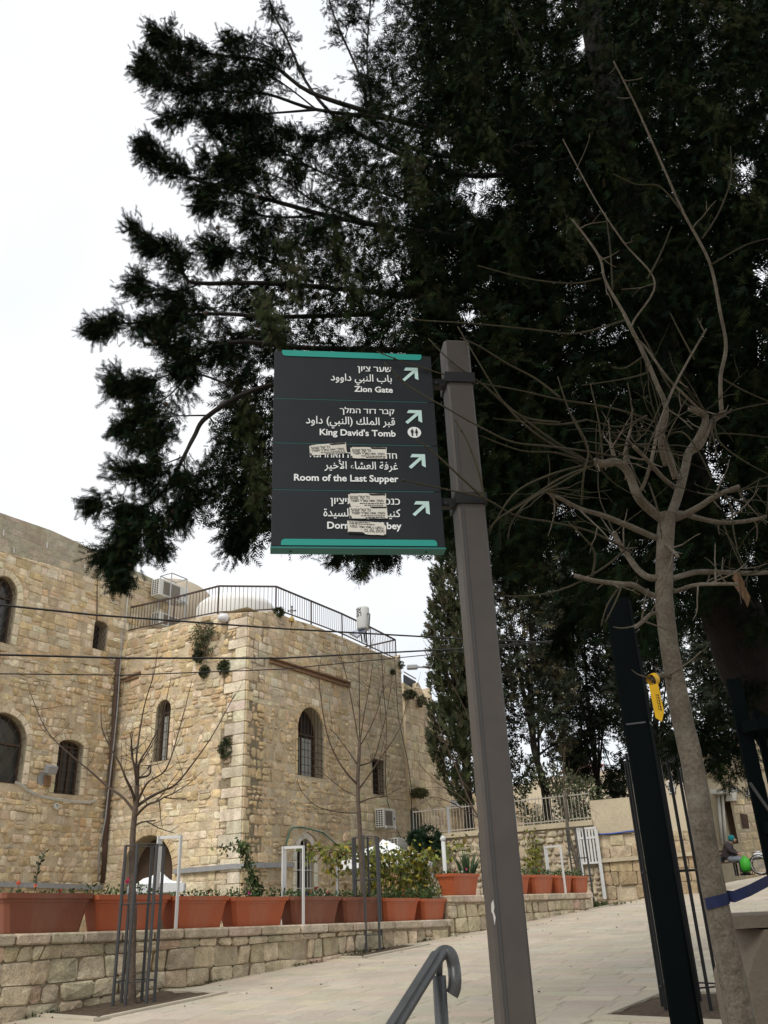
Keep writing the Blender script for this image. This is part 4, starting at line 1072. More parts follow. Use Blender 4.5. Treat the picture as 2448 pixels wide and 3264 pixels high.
# guard of flat bars cut by the right edge of the picture
d6 = PD(2528, 2600, 3.9); e = empty('flat_bar_guard', (d6.x, d6.y, gz(d6.x, d6.y)), 'dark green guard of flat upright bars with bands at the right edge', 'tree guard')
top = PD(2382, 2163, 3.9).z
for k, (dx, dy, tt) in enumerate(((-.13, 0, 0), (-.01, .12, -.12), (.13, .02, 0), (-.02, -.13, -.1))):
    p = Vector((d6.x + dx, d6.y + dy, gz(d6.x, d6.y))); MB().bar(p, (p.x, p.y, top + tt), .065 if k == 0 else .03, .02).build('upright', M_GREENPAINT, e)
for zz in (PD(2400, 2320, 3.9).z, PD(2420, 2640, 3.9).z, gz(d6.x, d6.y) + .25):
    q = [Vector((d6.x + .145 * math.cos(t * math.pi / 8), d6.y + .145 * math.sin(t * math.pi / 8), zz)) for t in range(17)]; mb = MB()
    for x, y in zip(q, q[1:]): mb.bar(x, y, .006, .05)
    mb.build('band', M_GREENPAINT, e)
MB().bar(PD(2390, 2495, 3.7), PD(2470, 2610, 3.7), .018, .006).build('brace', M_GREYPAINT, e)

# stone topped parapet at the right
d7 = PD(2445, 2935, 3.75); e = empty('stone_parapet', (d7.x, d7.y, gz(d7.x, d7.y)), 'grey brown stone slab on a sloping sided support behind the near trunk', 'parapet')
FB = Face(PD(2330, 2930, 3.75), (1, .12)); A = lambda u, v, c=0: FB.uv(u, v, c)
a0, zt_ = A(2322, 2922); zb = A(2330, 2962)[1]
def away(p, k): d = Vector((p.x - EYE.x, p.y - EYE.y, 0)); return p + d.normalized() * k
f0 = FB.pt(a0, zt_); bk = away(f0, .7); rt_ = FB.pt(a0 + 1.3, zt_)
MB().prism([f0, rt_, away(rt_, .7), bk], Vector((0, 0, zb - zt_))).build('slab', M_BENCH, e, fix=True)
q = [A(2437, 2963), A(2400, 3040), A(2378, 3112), A(2388, 3180), A(2404, 3264)]; gb = gz(d7.x, d7.y) - .1
poly = [FB.pt(a, b, .02) for a, b in q] + [FB.pt(q[-1][0] + .02, gb, .02), FB.pt(q[0][0] + 1.0, gb, .02), FB.pt(q[0][0] + 1.0, zb - .003, .02)]
MB().prism(poly, -FB.en * .3).build('support', M_BENCH, e, fix=True)
b0 = away(FB.pt(a0 + .02, 0), .32); b1 = away(FB.pt(a0 + 1.0, 0), .32)
MB().bar((b0.x, b0.y, (zb + gb) / 2), (b1.x, b1.y, (zb + gb) / 2), .04, zb - gb - .006).build('back_board', M_BENCHD, e)

# stair handrail at the bottom
P = [PD(u, v, d) for u, v, d in ((960, 3760, 1.45), (1262, 3264, 1.85), (1330, 3154, 1.97), (1392, 3056, 2.06), (1404, 3042, 2.08), (1417, 3035, 2.09), (1430, 3038, 2.09), (1440, 3052, 2.09), (1447, 3085, 2.09), (1450, 3120, 2.08), (1448, 3150, 2.08), (1440, 3170, 2.08))]
e = empty('handrail', Vector((P[1].x, P[1].y, gz(P[1].x, P[1].y))), 'grey painted stair handrail with its end bent down, beside the sign post', 'handrail')
MB().tube(P[:3] + curve_pts(P[3:], 4), .0145, 14).build('rail', M_RAIL, e, smooth=True)
mb = MB(); up = (P[3] - P[0]).normalized(); sdv = up.cross(Vector((0, 0, 1))).normalized(); nn = sdv.cross(up)
mb.bar(P[0] + nn * .0142, P[3] + nn * .0142, .016, .004, nn); mb.build('rail_strip', M_RAIL, e)
pb = PD(1402, 3150, 2.07); n0 = PD(1416, 3046, 2.07)
MB().tube([(pb.x, pb.y, gz(pb.x, pb.y) - .1), (pb.x, pb.y, PD(1402, 3110, 2.07).z)], .0145, 10).build('baluster', M_RAIL, e, smooth=True)
MB().tube([(pb.x, pb.y, PD(1402, 3112, 2.07).z), (pb.x + .004, pb.y, PD(1416, 3046, 2.07).z)], .007, 8).build('neck', M_RAIL, e, smooth=True)

# ================================================================ planters
PLANT = []
def planter(ul, ur, vt, m, label, pr, c0=-.02, dep=.42, hgt=None):
    a0 = WF.uv(ul, vt + 40, c0)[0]; a1 = WF.uv(ur, vt + 40, c0)[0]; am = (a0 + a1) / 2; zb = pr(am) + .002; zt = WF.uv((ul + ur) / 2, vt, c0)[1]; h = zt - zb; W = a1 - a0
    e = empty('planter', WF.pt(am, zb, c0 - dep / 2), label, 'planter', 'terracotta planters on the stone wall')
    ya = (pr(a1) - pr(a0)) / W
    def loop(w, d, z, ch):
        x, y = w / 2, d / 2
        return [WF.pt(am + i, z + i * ya * (1 if z < zt - .01 else 1), c0 - dep / 2 + j) for i, j in ((x - ch, y), (-x + ch, y), (-x, y - ch), (-x, -y + ch), (-x + ch, -y), (x - ch, -y), (x, -y + ch), (x, y - ch))]
    lv = [(W * .80, dep * .72, zb, .05), (W * .81, dep * .74, zb + .015, .05), (W * .925, dep * .90, zb + h * .76, .05), (W * .945, dep * .93, zb + h * .765, .05), (W * .95, dep * .935, zb + h * .86, .05)]
    vs = []; [vs.extend(loop(*l)) for l in lv]; fs = []
    for i in range(len(lv) - 1):
        for k in range(8): fs.append((i * 8 + k, i * 8 + (k + 1) % 8, i * 8 + 8 + (k + 1) % 8, i * 8 + 8 + k))
    MB().add(vs, fs + [tuple(range(7, -1, -1))]).build('body', m, e, fix=True)
    lv = [(W * .945, dep * .93, zb + h * .855, .04), (W, dep, zb + h * .86, .04), (W * 1.005, dep * 1.005, zt, .04), (W * .93, dep * .88, zt, .04), (W * .92, dep * .87, zt - .06, .04)]
    vs = []; [vs.extend(loop(*l)) for l in lv]; fs = []
    for i in range(len(lv) - 1):
        for k in range(8): fs.append((i * 8 + k, i * 8 + (k + 1) % 8, i * 8 + 8 + (k + 1) % 8, i * 8 + 8 + k))
    MB().add(vs, fs).build('rim', m, e)
    MB().add(loop(W * .925, dep * .875, zt - .045, .04), [tuple(range(8))]).build('soil', M_SOIL, e)
    PLANT.append((am, zt - .045, W, c0 - dep / 2)); return e
planter(8, 300, 2846, M_TERRAD, 'large faded brown planter at the left end of the row', topW)
planter(304, 548, 2852, M_TERRA, 'orange planter partly behind the first tree guard', topW)
planter(553, 735, 2856, M_TERRA, 'orange planter just right of the leg of the white frame', topW)
planter(740, 925, 2858, M_TERRA, 'bright orange planter with the leafy climber', topW)
planter(930, 1094, 2857, M_TERRAD, 'faded planter with red flowers left of the second tree guard', topW)
planter(1098, 1222, 2859, M_TERRAD, 'faded planter behind the second tree guard', topW)
planter(1226, 1344, 2862, M_TERRA, 'planter with trailing plants in front of the yellowing vine', topW)
planter(1349, 1430, 2864, M_TERRA, 'small looking planter at the end of the lower wall', topW)
planter(1443, 1535, 2784, M_TERRA, 'planter with spiky green leaves on the raised wall beside the sign post', topW2)
planter(1600, 1698, 2788, M_TERRA, 'planter just right of the sign post, its left half hidden', topW2)
planter(1703, 1772, 2788, M_TERRA, 'planter on the raised wall left of the white frame leg', topW2)
planter(1778, 1832, 2790, M_TERRA, 'planter behind the third tree guard, its left one', topW2)
planter(1836, 1884, 2792, M_TERRA, 'last planter at the gate end of the raised wall', topW2)

# white metal frames on the wall
def wframe(p, q, foot, back, label, bar=None):
    e = empty('arch_support', foot, label, 'frame', 'white metal frames on the planter wall')
    up = Vector((0, 0, 1)); d = (q - p).normalized()
    MB().bar((p.x, p.y, back), p, .075, .03, d).build('wide_post', M_WHITE, e)
    MB().bar(p - Vector((0, 0, .02)), q - Vector((0, 0, .02)), .03, .04).build('top_bar', M_WHITE, e)
    MB().bar(q, foot, .035, .03, d).build('leg', M_WHITE, e)
    if bar: MB().bar(*bar, .03, .04).build('cross_bar', M_WHITE, e)
    return e
def wf3(pl_, pr_, vf, pr, label, bar=False):
    p = WF.P(*pl_, -.5); q = WF.P(*pr_, .02); a = WF.uv(pr_[0] , pr_[1], .02)[0]
    f = Vector((q.x, q.y, pr(a))); return wframe(p, q, f, pr(a) - .05, label, (Vector((p.x, p.y, pr(a) + .33)), Vector((q.x, q.y, pr(a) + .33))) if bar else None)
wf3((510, 2665), (577, 2662), 2960, topW, 'white metal frame by the arched doorway, left of the other frames')
wf3((906, 2698), (967, 2695), 2950, topW, 'white metal frame in front of the low barred window')
wf3((1738, 2697), (1785, 2693), 2843, topW2, 'white metal frame with a cross bar beside the last planters', True)
p = WF.P(1412, 2674, -.55); e = empty('metal_pole', (p.x, p.y, YARD), 'white pole with small cap among the yellowing vine', 'pole')
MB().tube([(p.x, p.y, YARD), p], .04, 8).build('shaft', M_WHITE, e, smooth=True); MB().lathe(p, [(.05, -.03), (.058, .0), (.05, .03), (.02, .06)], 10).build('cap', M_WHITE, e)

# white gate leaf, standing open
e = empty('gate', GF.P(1927, 2864, .1), 'white metal gate leaf standing open at the end of the planter wall', 'gate')
Q = lambda u, v, c=.12: GF.P(u, v, c)
zb_ = gz(Q(1927, 2864).x, Q(1927, 2864).y); r = Q(1900, 2646); MB().bar((Q(1914, 2760).x, Q(1914, 2760).y, zb_), (Q(1914, 2760).x, Q(1914, 2760).y, Q(1902, 2646).z), .08, .08).build('post', M_WHITE, e)
x0, x1 = GF.uv(1849, 2700, .12)[0], GF.uv(1909, 2700, .12)[0]; zt, zl = GF.uv(1875, 2640, .12)[1], GF.uv(1890, 2750, .12)[1]
MB().bar(GF.pt(x0 - .03, zl - .35, .12), GF.pt(x0 - .03, zt + .03, .12), .07, .05).build('post', M_WHITE, e)
mb = MB()
for z in (zt, zl, zl + (zt - zl) * .72): mb.bar(GF.pt(x0, z, .12), GF.pt(x1, z, .12), .04, .05)
mb.build('frame', M_WHITE, e)
for k in range(6):
    x = x0 + (x1 - x0) * (k + .5) / 6; MB().bar(GF.pt(x, zl, .12), GF.pt(x, zt, .12), .058 if k % 2 else .045, .02, GF.en).build('slat', M_WHITE, e)

# iron railing on the retaining wall
e = empty('iron_railing', GF.pt((rl + rr) / 2, rtop((rl + rr) / 2), -.1), 'pale iron railing along the top of the rough retaining wall', 'railing')
fa0, fa1 = GF.uv(1318, 2620, -.1)[0], rr - .05; ft = lambda a: rtop(a) + (GF.uv(1393, 2576, -.1)[1] - GF.uv(1393, 2660, -.1)[1]) * .97
M_RAILP = mat('pale_railing_paint', (.33, .3, .25), .6, .1, 8)
n = 54
for i in range(n):
    a = fa0 + (fa1 - fa0) * i / (n - 1); MB().bar(GF.pt(a, rtop(a), -.1), GF.pt(a, ft(a) + .05, -.1), .016, .016).build('baluster', M_RAILP, e)
for f, w in ((.97, .03), (.1, .03)):
    MB().bar(GF.pt(fa0, rtop(fa0) + (ft(fa0) - rtop(fa0)) * f, -.1), GF.pt(fa1, rtop(fa1) + (ft(fa1) - rtop(fa1)) * f, -.1), .03, .03).build('rail', M_RAILP, e)
a = GF.uv(1430, 2620, -.1)[0]; MB().bar(GF.pt(a, rtop(a), -.1), GF.pt(a, ft(a) + .02, -.1), .07, .07).build('post', M_ZINC, e)

# ================================================================ on and around the buildings
def ac_unit(o, ex, en, w, h, d, label, cat='air conditioner', bracket=True, side=-1, front='panel'):
    """o: middle of the foot of the back side"""
    ex, en, up = Vector((*ex, 0)).normalized(), Vector((*en, 0)).normalized(), Vector((0, 0, 1)); e = empty('air_conditioner', o, label, cat, 'air conditioner units')
    c = o + up * h / 2 + en * d / 2; MB().box(c, w, d, h, ex, en, up, .012).build('casing', M_ACW, e, fix=True)
    fr = c + en * (d / 2 + .002)
    if front == 'panel':
        mb = MB(); mb.box(fr - ex * w * .08, w * .56, .012, h * .78, ex, en, up); g = mb.build('fan_grille', M_ACG, e)
        mb = MB()
        for k in range(7): mb.box(fr - ex * w * .08 + up * h * (.1 * (k - 3)) + en * .012, w * .54, .008, .008, ex, en, up)
        mb.build('grille_bar', M_ACG, g)
        MB().box(fr + ex * w * .36 + up * h * .0 + en * .002, w * .1, .004, h * .12, ex, en, up).build('badge', M_BLUEC, e)
    sf = c + ex * side * (w / 2 + .002); mb = MB()
    for i in range(3):
        for j in range(8): mb.box(sf + en * d * (i - 1) * .29 + up * h * (j - 3.5) * .112, .004, d * .2, h * .075, ex, en, up)
    mb.build('side_vent', M_BLACK, e)
    if bracket:
        mb = MB()
        for s in (-1, 1):
            p = o + ex * s * w * .38; mb.bar(p - up * .02 + en * -.02, p + en * (d + .06) - up * .02, .03, .03); mb.bar(p + up * .45 - en * .0, p + en * (d + .05) - up * .01, .025, .025)
        mb.build('bracket', M_WHITE, e)
    return e
def on(face, u, v): return face.P(u, v, .06)
ac_unit(B2.P(1217, 2641, .12), tB, nB, .86, .62, .34, 'white air conditioner on a wall bracket below the square window', side=-1)
ac_unit(B2.P(1262, 2735, .3), tB, nB, 1.1, .62, .42, 'white air conditioner just above the yellowing vine', bracket=False, front='plain')
ac_unit(B2.P(1256, 2800, .6), tB, nB, .8, .4, .35, 'low air conditioner half hidden among the vine leaves', bracket=False)
ac_unit(AF.P(528, 1918, .15), tB, nB, 1.5, .62, .38, 'air conditioner on the upper shelf of the roof rack', bracket=False)
ac_unit(AF.P(528, 2010, .15), tB, nB, 1.5, .45, .38, 'air conditioner low on the roof rack behind the railing', bracket=False)
e = empty('roof_rack', AF.P(528, 2012, .2), 'thin metal rack holding the air conditioners on the tower roof', 'rack')
p0, p1 = AF.P(505, 1925, .1), AF.P(556, 1925, .1)
for p in (p0, p1):
    for k in (.0, .55): MB().bar((Vector((p.x + nB[0] * k, p.y + nB[1] * k, AF.P(528, 2016, .1).z))), (p.x + nB[0] * k, p.y + nB[1] * k, AF.P(515, 1838, .1).z), .035, .035).build('upright', M_ZINC, e)
zz = AF.P(515, 1838, .1).z
for z in (zz, AF.P(528, 1920, .1).z):
    mb = MB()
    for k in (0, .55): mb.bar((p0.x + nB[0] * k, p0.y + nB[1] * k, z), (p1.x + nB[0] * k, p1.y + nB[1] * k, z), .03, .03)
    for p in (p0, p1): mb.bar((p.x, p.y, z), (p.x + nB[0] * .55, p.y + nB[1] * .55, z), .03, .03)
    mb.build('shelf_frame', M_ZINC, e)
# beige dome on the left wing's roof, behind the rack
e = empty('beige_dome', PD(560, 1990, 33.5), 'big beige plaster dome rising behind the air conditioner rack', 'dome')
c = PD(545, 1975, 33.5); rr_ = (PD(695, 1975, 33.5) - c).length; hh = PD(545, 1855, 33.5).z - c.z
MB().lathe(c, [(rr_, -2)] + [(rr_ * math.cos(t * math.pi / 36), hh * math.sin(t * math.pi / 36)) for t in range(18)] + [(.01, hh)], 40).build('shell', M_DOMEB, e, smooth=True)
MB().lathe(c, [(rr_ * 1.03, -2.1), (rr_ * 1.03, -1.9)], 24).build('drum', M_DOMEB, e)

# roof railing of the tower
e = empty('roof_railing', B1.P(787, 1955, -.2), 'brown iron railing running round the roof edge of the tower', 'railing')
RP = [(B1, 401, 2016, 1940), (B1, 552, 1984, 1906), (B1, 694, 1957, 1869), (B2, 879, 1947, 1869), (B2, 992, 1988, 1916), (B2, 1091, 2025, 1957), (B2, 1182, 2067, 2000), (B2, 1263, 2104, 2041)]
pts = []
for f, u, vb, vt in RP: b = f.P(u, vb, -.18); t = f.P(u, vt, -.18); pts.append((b, Vector((b.x, b.y, t.z))))
endb = pts[-1][0] - Vector((nB[0], nB[1], 0)) * 2.6; pts.append((endb + Vector((0, 0, .05)), Vector((endb.x, endb.y, pts[-1][1].z - .05))))
for b, t in pts: MB().bar(b - Vector((0, 0, .05)), t, .05, .05).build('post', M_IRON, e)
for (b, t), (b2_, t2) in zip(pts, pts[1:]):
    MB().bar(t, t2, .05, .05).build('top_rail', M_IRON, e)
    o = Vector((0, 0, .06)); MB().bar(b + o, b2_ + o, .035, .035).build('bottom_rail', M_IRON, e)
    n = max(6, round((t2 - t).length / .135))
    for k in range(1, n):
        x = b + (b2_ - b) * k / n + o; y = t + (t2 - t) * k / n; MB().bar(x, y, .016, .016).build('baluster', M_IRON, e)
# cross and tank on the roof
p = PD(930, 1968, 26.5); e = empty('roof_cross', p, 'small ornate iron cross on the tower roof behind the railing', 'cross')
h = PD(930, 1934, 26.5).z - p.z; mb = MB(); mb.tube([p - Vector((0, 0, .3)), p + Vector((0, 0, h))], .015, 6); w = Vector((h * .3, 0, 0)); m_ = p + Vector((0, 0, h * .62)); mb.tube([m_ - w, m_ + w], .014, 6)
for q in (m_ - w, m_ + w, p + Vector((0, 0, h))): mb.lathe(q - Vector((0, 0, .035)), [(.005, 0), (.035, .02), (.035, .045), (.005, .07)], 8)
for s in (-1, 1): mb.tube([m_ + w * s * .5, m_ + Vector((0, 0, h * .2))], .009, 5); mb.tube([m_ + w * s * .5, m_ - Vector((0, 0, h * .2))], .009, 5)
mb.build('cross', M_IRON, e); MB().lathe(p - Vector((0, 0, .05)), [(.09, -.1), (.09, 0), (.05, .06), (.02, .1)], 12).build('base', mat('brass', (.42, .3, .1), .5, metal=.3), e)
c = PD(1158, 2003, 27.5); top = PD(1153, 1938, 27.5); rad = (PD(1174, 1960, 27.5) - PD(1133, 1960, 27.5)).length / 2; ax = (Vector((c.x, c.y, top.z)) - c); H = ax.length
e = empty('water_tank', c, 'white solar water tank with black Hebrew letters above the roof railing', 'water tank')
MB().lathe(c, [(rad * .9, -.05), (rad, 0), (rad, H - .04), (rad * .96, H), (.02, H + .02)], 28).build('cylinder', M_WHITE, e, smooth=True)
def tanktext(body, ang0, ang1, z, hs):
    gl, fs = glyphs(body, .016); x0, x1 = min(v[0] for v in gl), max(v[0] for v in gl); R_ = rad + .006
    base = math.atan2(-c.x * 0 + (EYE.y - c.y), EYE.x - c.x)
    MB().add([(c.x + R_ * math.cos(base + ang0 + (ang1 - ang0) * (x - x0) / (x1 - x0)), c.y + R_ * math.sin(base + ang0 + (ang1 - ang0) * (x - x0) / (x1 - x0)), c.z + z + y * hs) for x, y in gl], fs).build('lettering', M_INK, e)
tanktext(hebrew('אור'), -1.5, -.3, H * .74, .23); tanktext(hebrew('הגג'), -1.5, -.25, H * .52, .23)
MB().tube([PD(1168, 1959, 27.4), PD(1174, 1956, 27.3), PD(1179, 1957, 27.3), PD(1178, 1975, 27.3), PD(1176, 2003, 27.3)], .02, 6).build('hose', M_GREYPAINT, e, smooth=True)
mb = MB()
for u, v0, v1 in ((1166, 2010, 2055), (1150, 2015, 2045), (1160, 2010, 2048)): mb.bar(PD(u, v0, 27.5), PD(u + 4, v1, 27.5), .05, .05)
mb.build('stand', M_IRON, e)
e = empty('solar_panel', PD(1140, 2030, 27.5), 'tilted solar heating panel under the white water tank', 'solar panel')
q = [PD(1112, 2016, 28.3), PD(1165, 1998, 29.3), PD(1166, 2006, 27.2), PD(1138, 2030, 26.3)]
nrm = (q[1] - q[0]).cross(q[3] - q[0]).normalized(); MB().prism(q, nrm * .06).build('frame', M_ZINC, e); MB().add([x + nrm * (.065 if nrm.z > 0 else -.005) for x in q], [(0, 1, 2, 3)]).build('glass', M_BLUEG, e)
# bag caught at the roof edge
p = B1.P(713, 1972, .1); mb = MB(); mb.lathe(p, [(.02, -.12), (.14, -.1), (.2, 0), (.16, .1), (.05, .14)], 12); o = mb.build('plastic_bag', M_PLASTB, None, smooth=True); tag(o, 'white plastic bag caught on the roof edge under the railing', 'plastic bag')
for vtx in o.data.vertices: vtx.co += Vector([RS.uniform(-.025, .025) for _ in range(3)])
# floodlight on the left wing
p = AF.P(138, 2470, .0); e = empty('floodlight', p, 'grey floodlight and junction box fixed between the two lower left windows', 'floodlight')
MB().box(p + AF.en * .3 + Vector((0, 0, .12)), .34, .2, .24, AF.ex, (AF.en - Vector((0, 0, .35))).normalized(), (Vector((0, 0, 1)) + AF.en * .35).normalized(), .02).build('lamp_housing', M_ZINC, e, fix=True)
MB().bar(p + Vector((0, 0, .1)), p + AF.en * .3 + Vector((0, 0, .1)), .05, .05).build('bracket', M_ZINC, e)
MB().box(p + AF.en * .06 - Vector((0, 0, .17)) + AF.ex * .1, .2, .12, .3, AF.ex, AF.en, (0, 0, 1)).build('junction_box', M_RUST, e)
MB().lathe(p + AF.en * .02 - Vector((0, 0, .12)), [(.2, 0), (.2, .02), (.12, .03)], 14, AF.en).build('round_plate', M_ZINC, e)  # round grey plate flat against the wall
# distant street lamp
p = PD(1398, 2185, 42); e = empty('street_lamp', (p.x, p.y, TERR), 'grey street lamp with a square arm behind the terrace house', 'street lamp')
t = PD(1394, 2128, 42); MB().tube([(p.x, p.y, TERR), t], .07, 6).build('mast', M_ZINC, e); a_ = PD(1330, 2126, 42); MB().tube([t, a_], .05, 6).build('arm', M_ZINC, e)
MB().box(a_ - Vector((.25, 0, 0)), .55, .3, .22, bev=.04).build('lamp_head', M_ZINC, e, fix=True)
# overhead cables
def wire(pts, r, label):
    P = [PD(*p) for p in pts]; out = []
    for i in range(len(P) - 1):
        for k in range(6): out.append(P[i].lerp(P[i + 1], k / 6))
    o = MB().tube(out + [P[-1]], r, 5).build('overhead_cable', M_WIRE, None, smooth=True); tag(o, label, 'cable', 'overhead cables across the street')
wire([(-80, 1920, 15), (300, 1960, 16.5), (900, 2004, 19), (1467, 2036, 21.5), (1800, 2050, 23)], .021, 'thick black cable, topmost of the three across the facades')
wire([(-80, 2085, 15), (400, 2098, 16.5), (900, 2098, 19), (1470, 2068, 21.5), (1800, 2040, 23)], .021, 'black cable, middle one of the three across the facades')
wire([(-80, 2147, 15), (400, 2152, 16.5), (900, 2133, 19), (1471, 2077, 21.5), (1800, 2040, 23)], .012, 'thin cable, lowest of the three across the facades')
for pts, lab in (([(1216, 2088), (1222, 2200), (1232, 2300), (1228, 2500), (1236, 2560), (1262, 2640), (1278, 2670), (1276, 2685)], 'dark cable hanging down the wall to the air conditioners'), ([(1258, 2100), (1262, 2180), (1270, 2290), (1300, 2430), (1312, 2520), (1310, 2700)], 'dark cable hanging near the right corner of the tower')):
    o = MB().tube([B2.P(u, v, .14) for u, v in pts], .014, 5).build('hanging_cable', M_WIRE, None, smooth=True); tag(o, lab, 'cable')
# canopies and timber in the courtyard
def canopy(c, w, d, h, z0, label, rz=.5):
    e = empty('garden_canopy', (c.x, c.y, YARD), label, 'canopy', 'white canopies in the courtyard'); n = 16; vs = []; fs = []
    q = Matrix.Rotation(rz, 3, 'Z')
    for i in range(n + 1):
        for j in range(n + 1):
            x, y = i / n * 2 - 1, j / n * 2 - 1; k = max(abs(x), abs(y)); p = q @ Vector((x * w / 2, y * d / 2, 0)); vs.append((c.x + p.x, c.y + p.y, z0 + h * (1 - k) ** 1.25 + .03 * math.sin(9 * x)))
    for i in range(n):
        for j in range(n): k = i * (n + 1) + j; fs.append((k, k + 1, k + n + 2, k + n + 1))
    MB().add(vs, fs).build('roof_cloth', M_CANVAS, e, smooth=True)
    mb = MB(); cor = [Vector((c.x, c.y, z0)) + q @ Vector((sx * w / 2, sy * d / 2, 0)) for sx, sy in ((1, 1), (-1, 1), (-1, -1), (1, -1))]
    for a, b in zip(cor, cor[1:] + cor[:1]): mb.quad(a + Vector((0, 0, .02)), b + Vector((0, 0, .02)), b - Vector((0, 0, .18)), a - Vector((0, 0, .18)))
    mb.build('valance', M_CANVAS, e)
    for p in cor: MB().tube([(p.x, p.y, YARD), p], .03, 6).build('leg', M_ZINC, e)
c = PD(500, 2800, 22.5); canopy(c, 1.1, 1.1, PD(482, 2778, 22.5).z - PD(482, 2822, 22.5).z, PD(482, 2822, 22.5).z, 'white canopy in front of the big arched doorway')
c = PD(1222, 2735, 20.5); canopy(c, 1.5, 1.6, .42, PD(1190, 2740, 20.5).z, 'white pitched canopy under the air conditioners', .55)
e = empty('timber_screen', PD(1235, 2820, 19.5), 'leaning screen of orange brown timber boards below the canopy', 'screen')
for k in range(6):
    p, q = PD(1206 + k * 11, 2850, 19.6), PD(1218 + k * 9, 2775 - k, 19.8); MB().bar(p, q, .072, .02).build('board', M_SLATW, e)

# ================================================================ by the bench at the right
bx = PD(2325, 2776, 32.2); bz = gz(bx.x, bx.y); BX, BY = Vector(nB + (0,)).normalized(), Vector((tB[0], tB[1], 0)).normalized()   # along the wall, into the wall
BO = Vector((bx.x, bx.y, bz))
def bp(x, y, z): return BO + BX * x - BY * y + Vector((0, 0, z))
e = empty('bench', BO, 'wooden slatted bench against the pale building at the right', 'bench')
for k in range(4): MB().box(bp(-.35, -.17 + k * .12, .44), 1.3, .09, .035, BX, BY, (0, 0, 1)).build('seat_slat', M_WOOD, e)
for k in range(3): MB().box(bp(-.35, -.3, .58 + k * .12), 1.3, .03, .08, BX, BY, (0, 0, 1)).build('back_slat', M_WOOD, e)
for x in (-.85, .22):
    mb = MB(); mb.bar(bp(x, -.22, 0), bp(x, -.3, .86), .05, .05); mb.bar(bp(x, .2, 0), bp(x, .2, .43), .05, .05); mb.bar(bp(x, -.25, .4), bp(x, .22, .4), .05, .04); mb.build('leg_frame', M_BLACK, e)
def skin_mesh(name, verts, edges, m, parent, sub=1):
    me = bpy.data.meshes.new(name); off = wpos(parent)
    me.from_pydata([tuple(bp(*v[:3]) - off) for v in verts], edges, []); o = bpy.data.objects.new(name, me); COL.objects.link(o)
    o.modifiers.new('s', 'SKIN'); sv = me.skin_vertices[0].data
    for i, v in enumerate(verts): sv[i].radius = (v[3], v[4] if len(v) > 4 else v[3])
    sv[0].use_root = True
    if sub: s = o.modifiers.new('d', 'SUBSURF'); s.levels = sub; s.render_levels = sub
    dg = bpy.context.evaluated_depsgraph_get(); m2 = bpy.data.meshes.new_from_object(o.evaluated_get(dg)); o.modifiers.clear(); o.data = m2; bpy.data.meshes.remove(me)
    m2.materials.clear(); m2.materials.append(m); m2.polygons.foreach_set('use_smooth', [True] * len(m2.polygons)); o.parent = parent; return o
# person: sits sideways facing right, hunched, forearms on the lap
pe_ = empty('person', bp(0, 0, 0), 'person in dark coat and teal headscarf sitting hunched on the bench', 'person')
V = [(0, 0, .55, .13), (.04, 0, .72, .13), (.11, 0, .9, .135), (.17, 0, 1.01, .1), (.22, 0, 1.08, .055), (.26, 0, 1.14, .075), (.29, 0, 1.19, .09, .08), (.28, 0, 1.24, .07),
     (.15, .19, .98, .055), (.2, .25, .78, .048), (.4, .13, .7, .038), (.47, .08, .68, .03),
     (.15, -.19, .98, .055), (.2, -.25, .78, .048), (.4, -.13, .7, .038), (.47, -.08, .68, .03),
     (.06, .1, .53, .08), (.46, .12, .52, .065), (.44, .12, .28, .05), (.4, .12, .07, .04), (.5, .12, .04, .04),
     (.06, -.1, .53, .08), (.46, -.12, .52, .065), (.5, -.12, .28, .05), (.46, -.12, .07, .04), (.57, -.12, .04, .04)]
E_ = [(0, 1), (1, 2), (2, 3), (3, 4), (4, 5), (5, 6), (6, 7), (3, 8), (8, 9), (9, 10), (10, 11), (3, 12), (12, 13), (13, 14), (14, 15), (0, 16), (16, 17), (17, 18), (18, 19), (19, 20), (0, 21), (21, 22), (22, 23), (23, 24), (24, 25)]
body = skin_mesh('body', V, E_, M_SKIN, pe_)
mb = MB()
for s in (1, -1):                  # five fingers on each hand
    for k, L in enumerate((.06, .07, .075, .068, .05)):
        y = s * .1 + (k - 2) * .014 * s; p = bp(.45, y, .675)
        mb.tube([p, p + BX * L * .6 - Vector((0, 0, .012)), p + BX * L * .8 - Vector((0, 0, .04))] if k else [p, p + BX * .03 - BY * s * -.03], [.009, .008, .006] if k else [.01, .008], 5)
mb.build('fingers', M_SKIN, pe_, smooth=True)
coat = skin_mesh('coat', [(-.03, 0, .5, .23, .2), (.02, 0, .7, .22, .2), (.09, 0, .89, .21, .19), (.16, 0, 1.03, .15, .15), (.2, 0, 1.09, .1), (.15, .21, .99, .095), (.2, .28, .78, .085), (.4, .14, .7, .068), (.15, -.21, .99, .095), (.2, -.28, .78, .085), (.4, -.14, .7, .068)],
                 [(0, 1), (1, 2), (2, 3), (3, 4), (3, 5), (5, 6), (6, 7), (3, 8), (8, 9), (9, 10)], M_CLOTH, pe_)
for s in (1, -1): skin_mesh('skirt', [(.0, s * .1, .53, .14), (.24, s * .115, .54, .125), (.48, s * .12, .52, .11), (.49, s * .12, .36, .12, .1)], [(0, 1), (1, 2), (2, 3)], M_JEAN, pe_)
skin_mesh('trousers', [(.44, .12, .46, .09), (.44, .12, .28, .075), (.41, .12, .1, .062)], [(0, 1), (1, 2)], M_BINP, pe_); skin_mesh('trousers', [(.5, -.12, .46, .09), (.5, -.12, .28, .075), (.47, -.12, .1, .062)], [(0, 1), (1, 2)], M_BINP, pe_)
mb = MB(); hc = bp(.275, 0, 1.2)
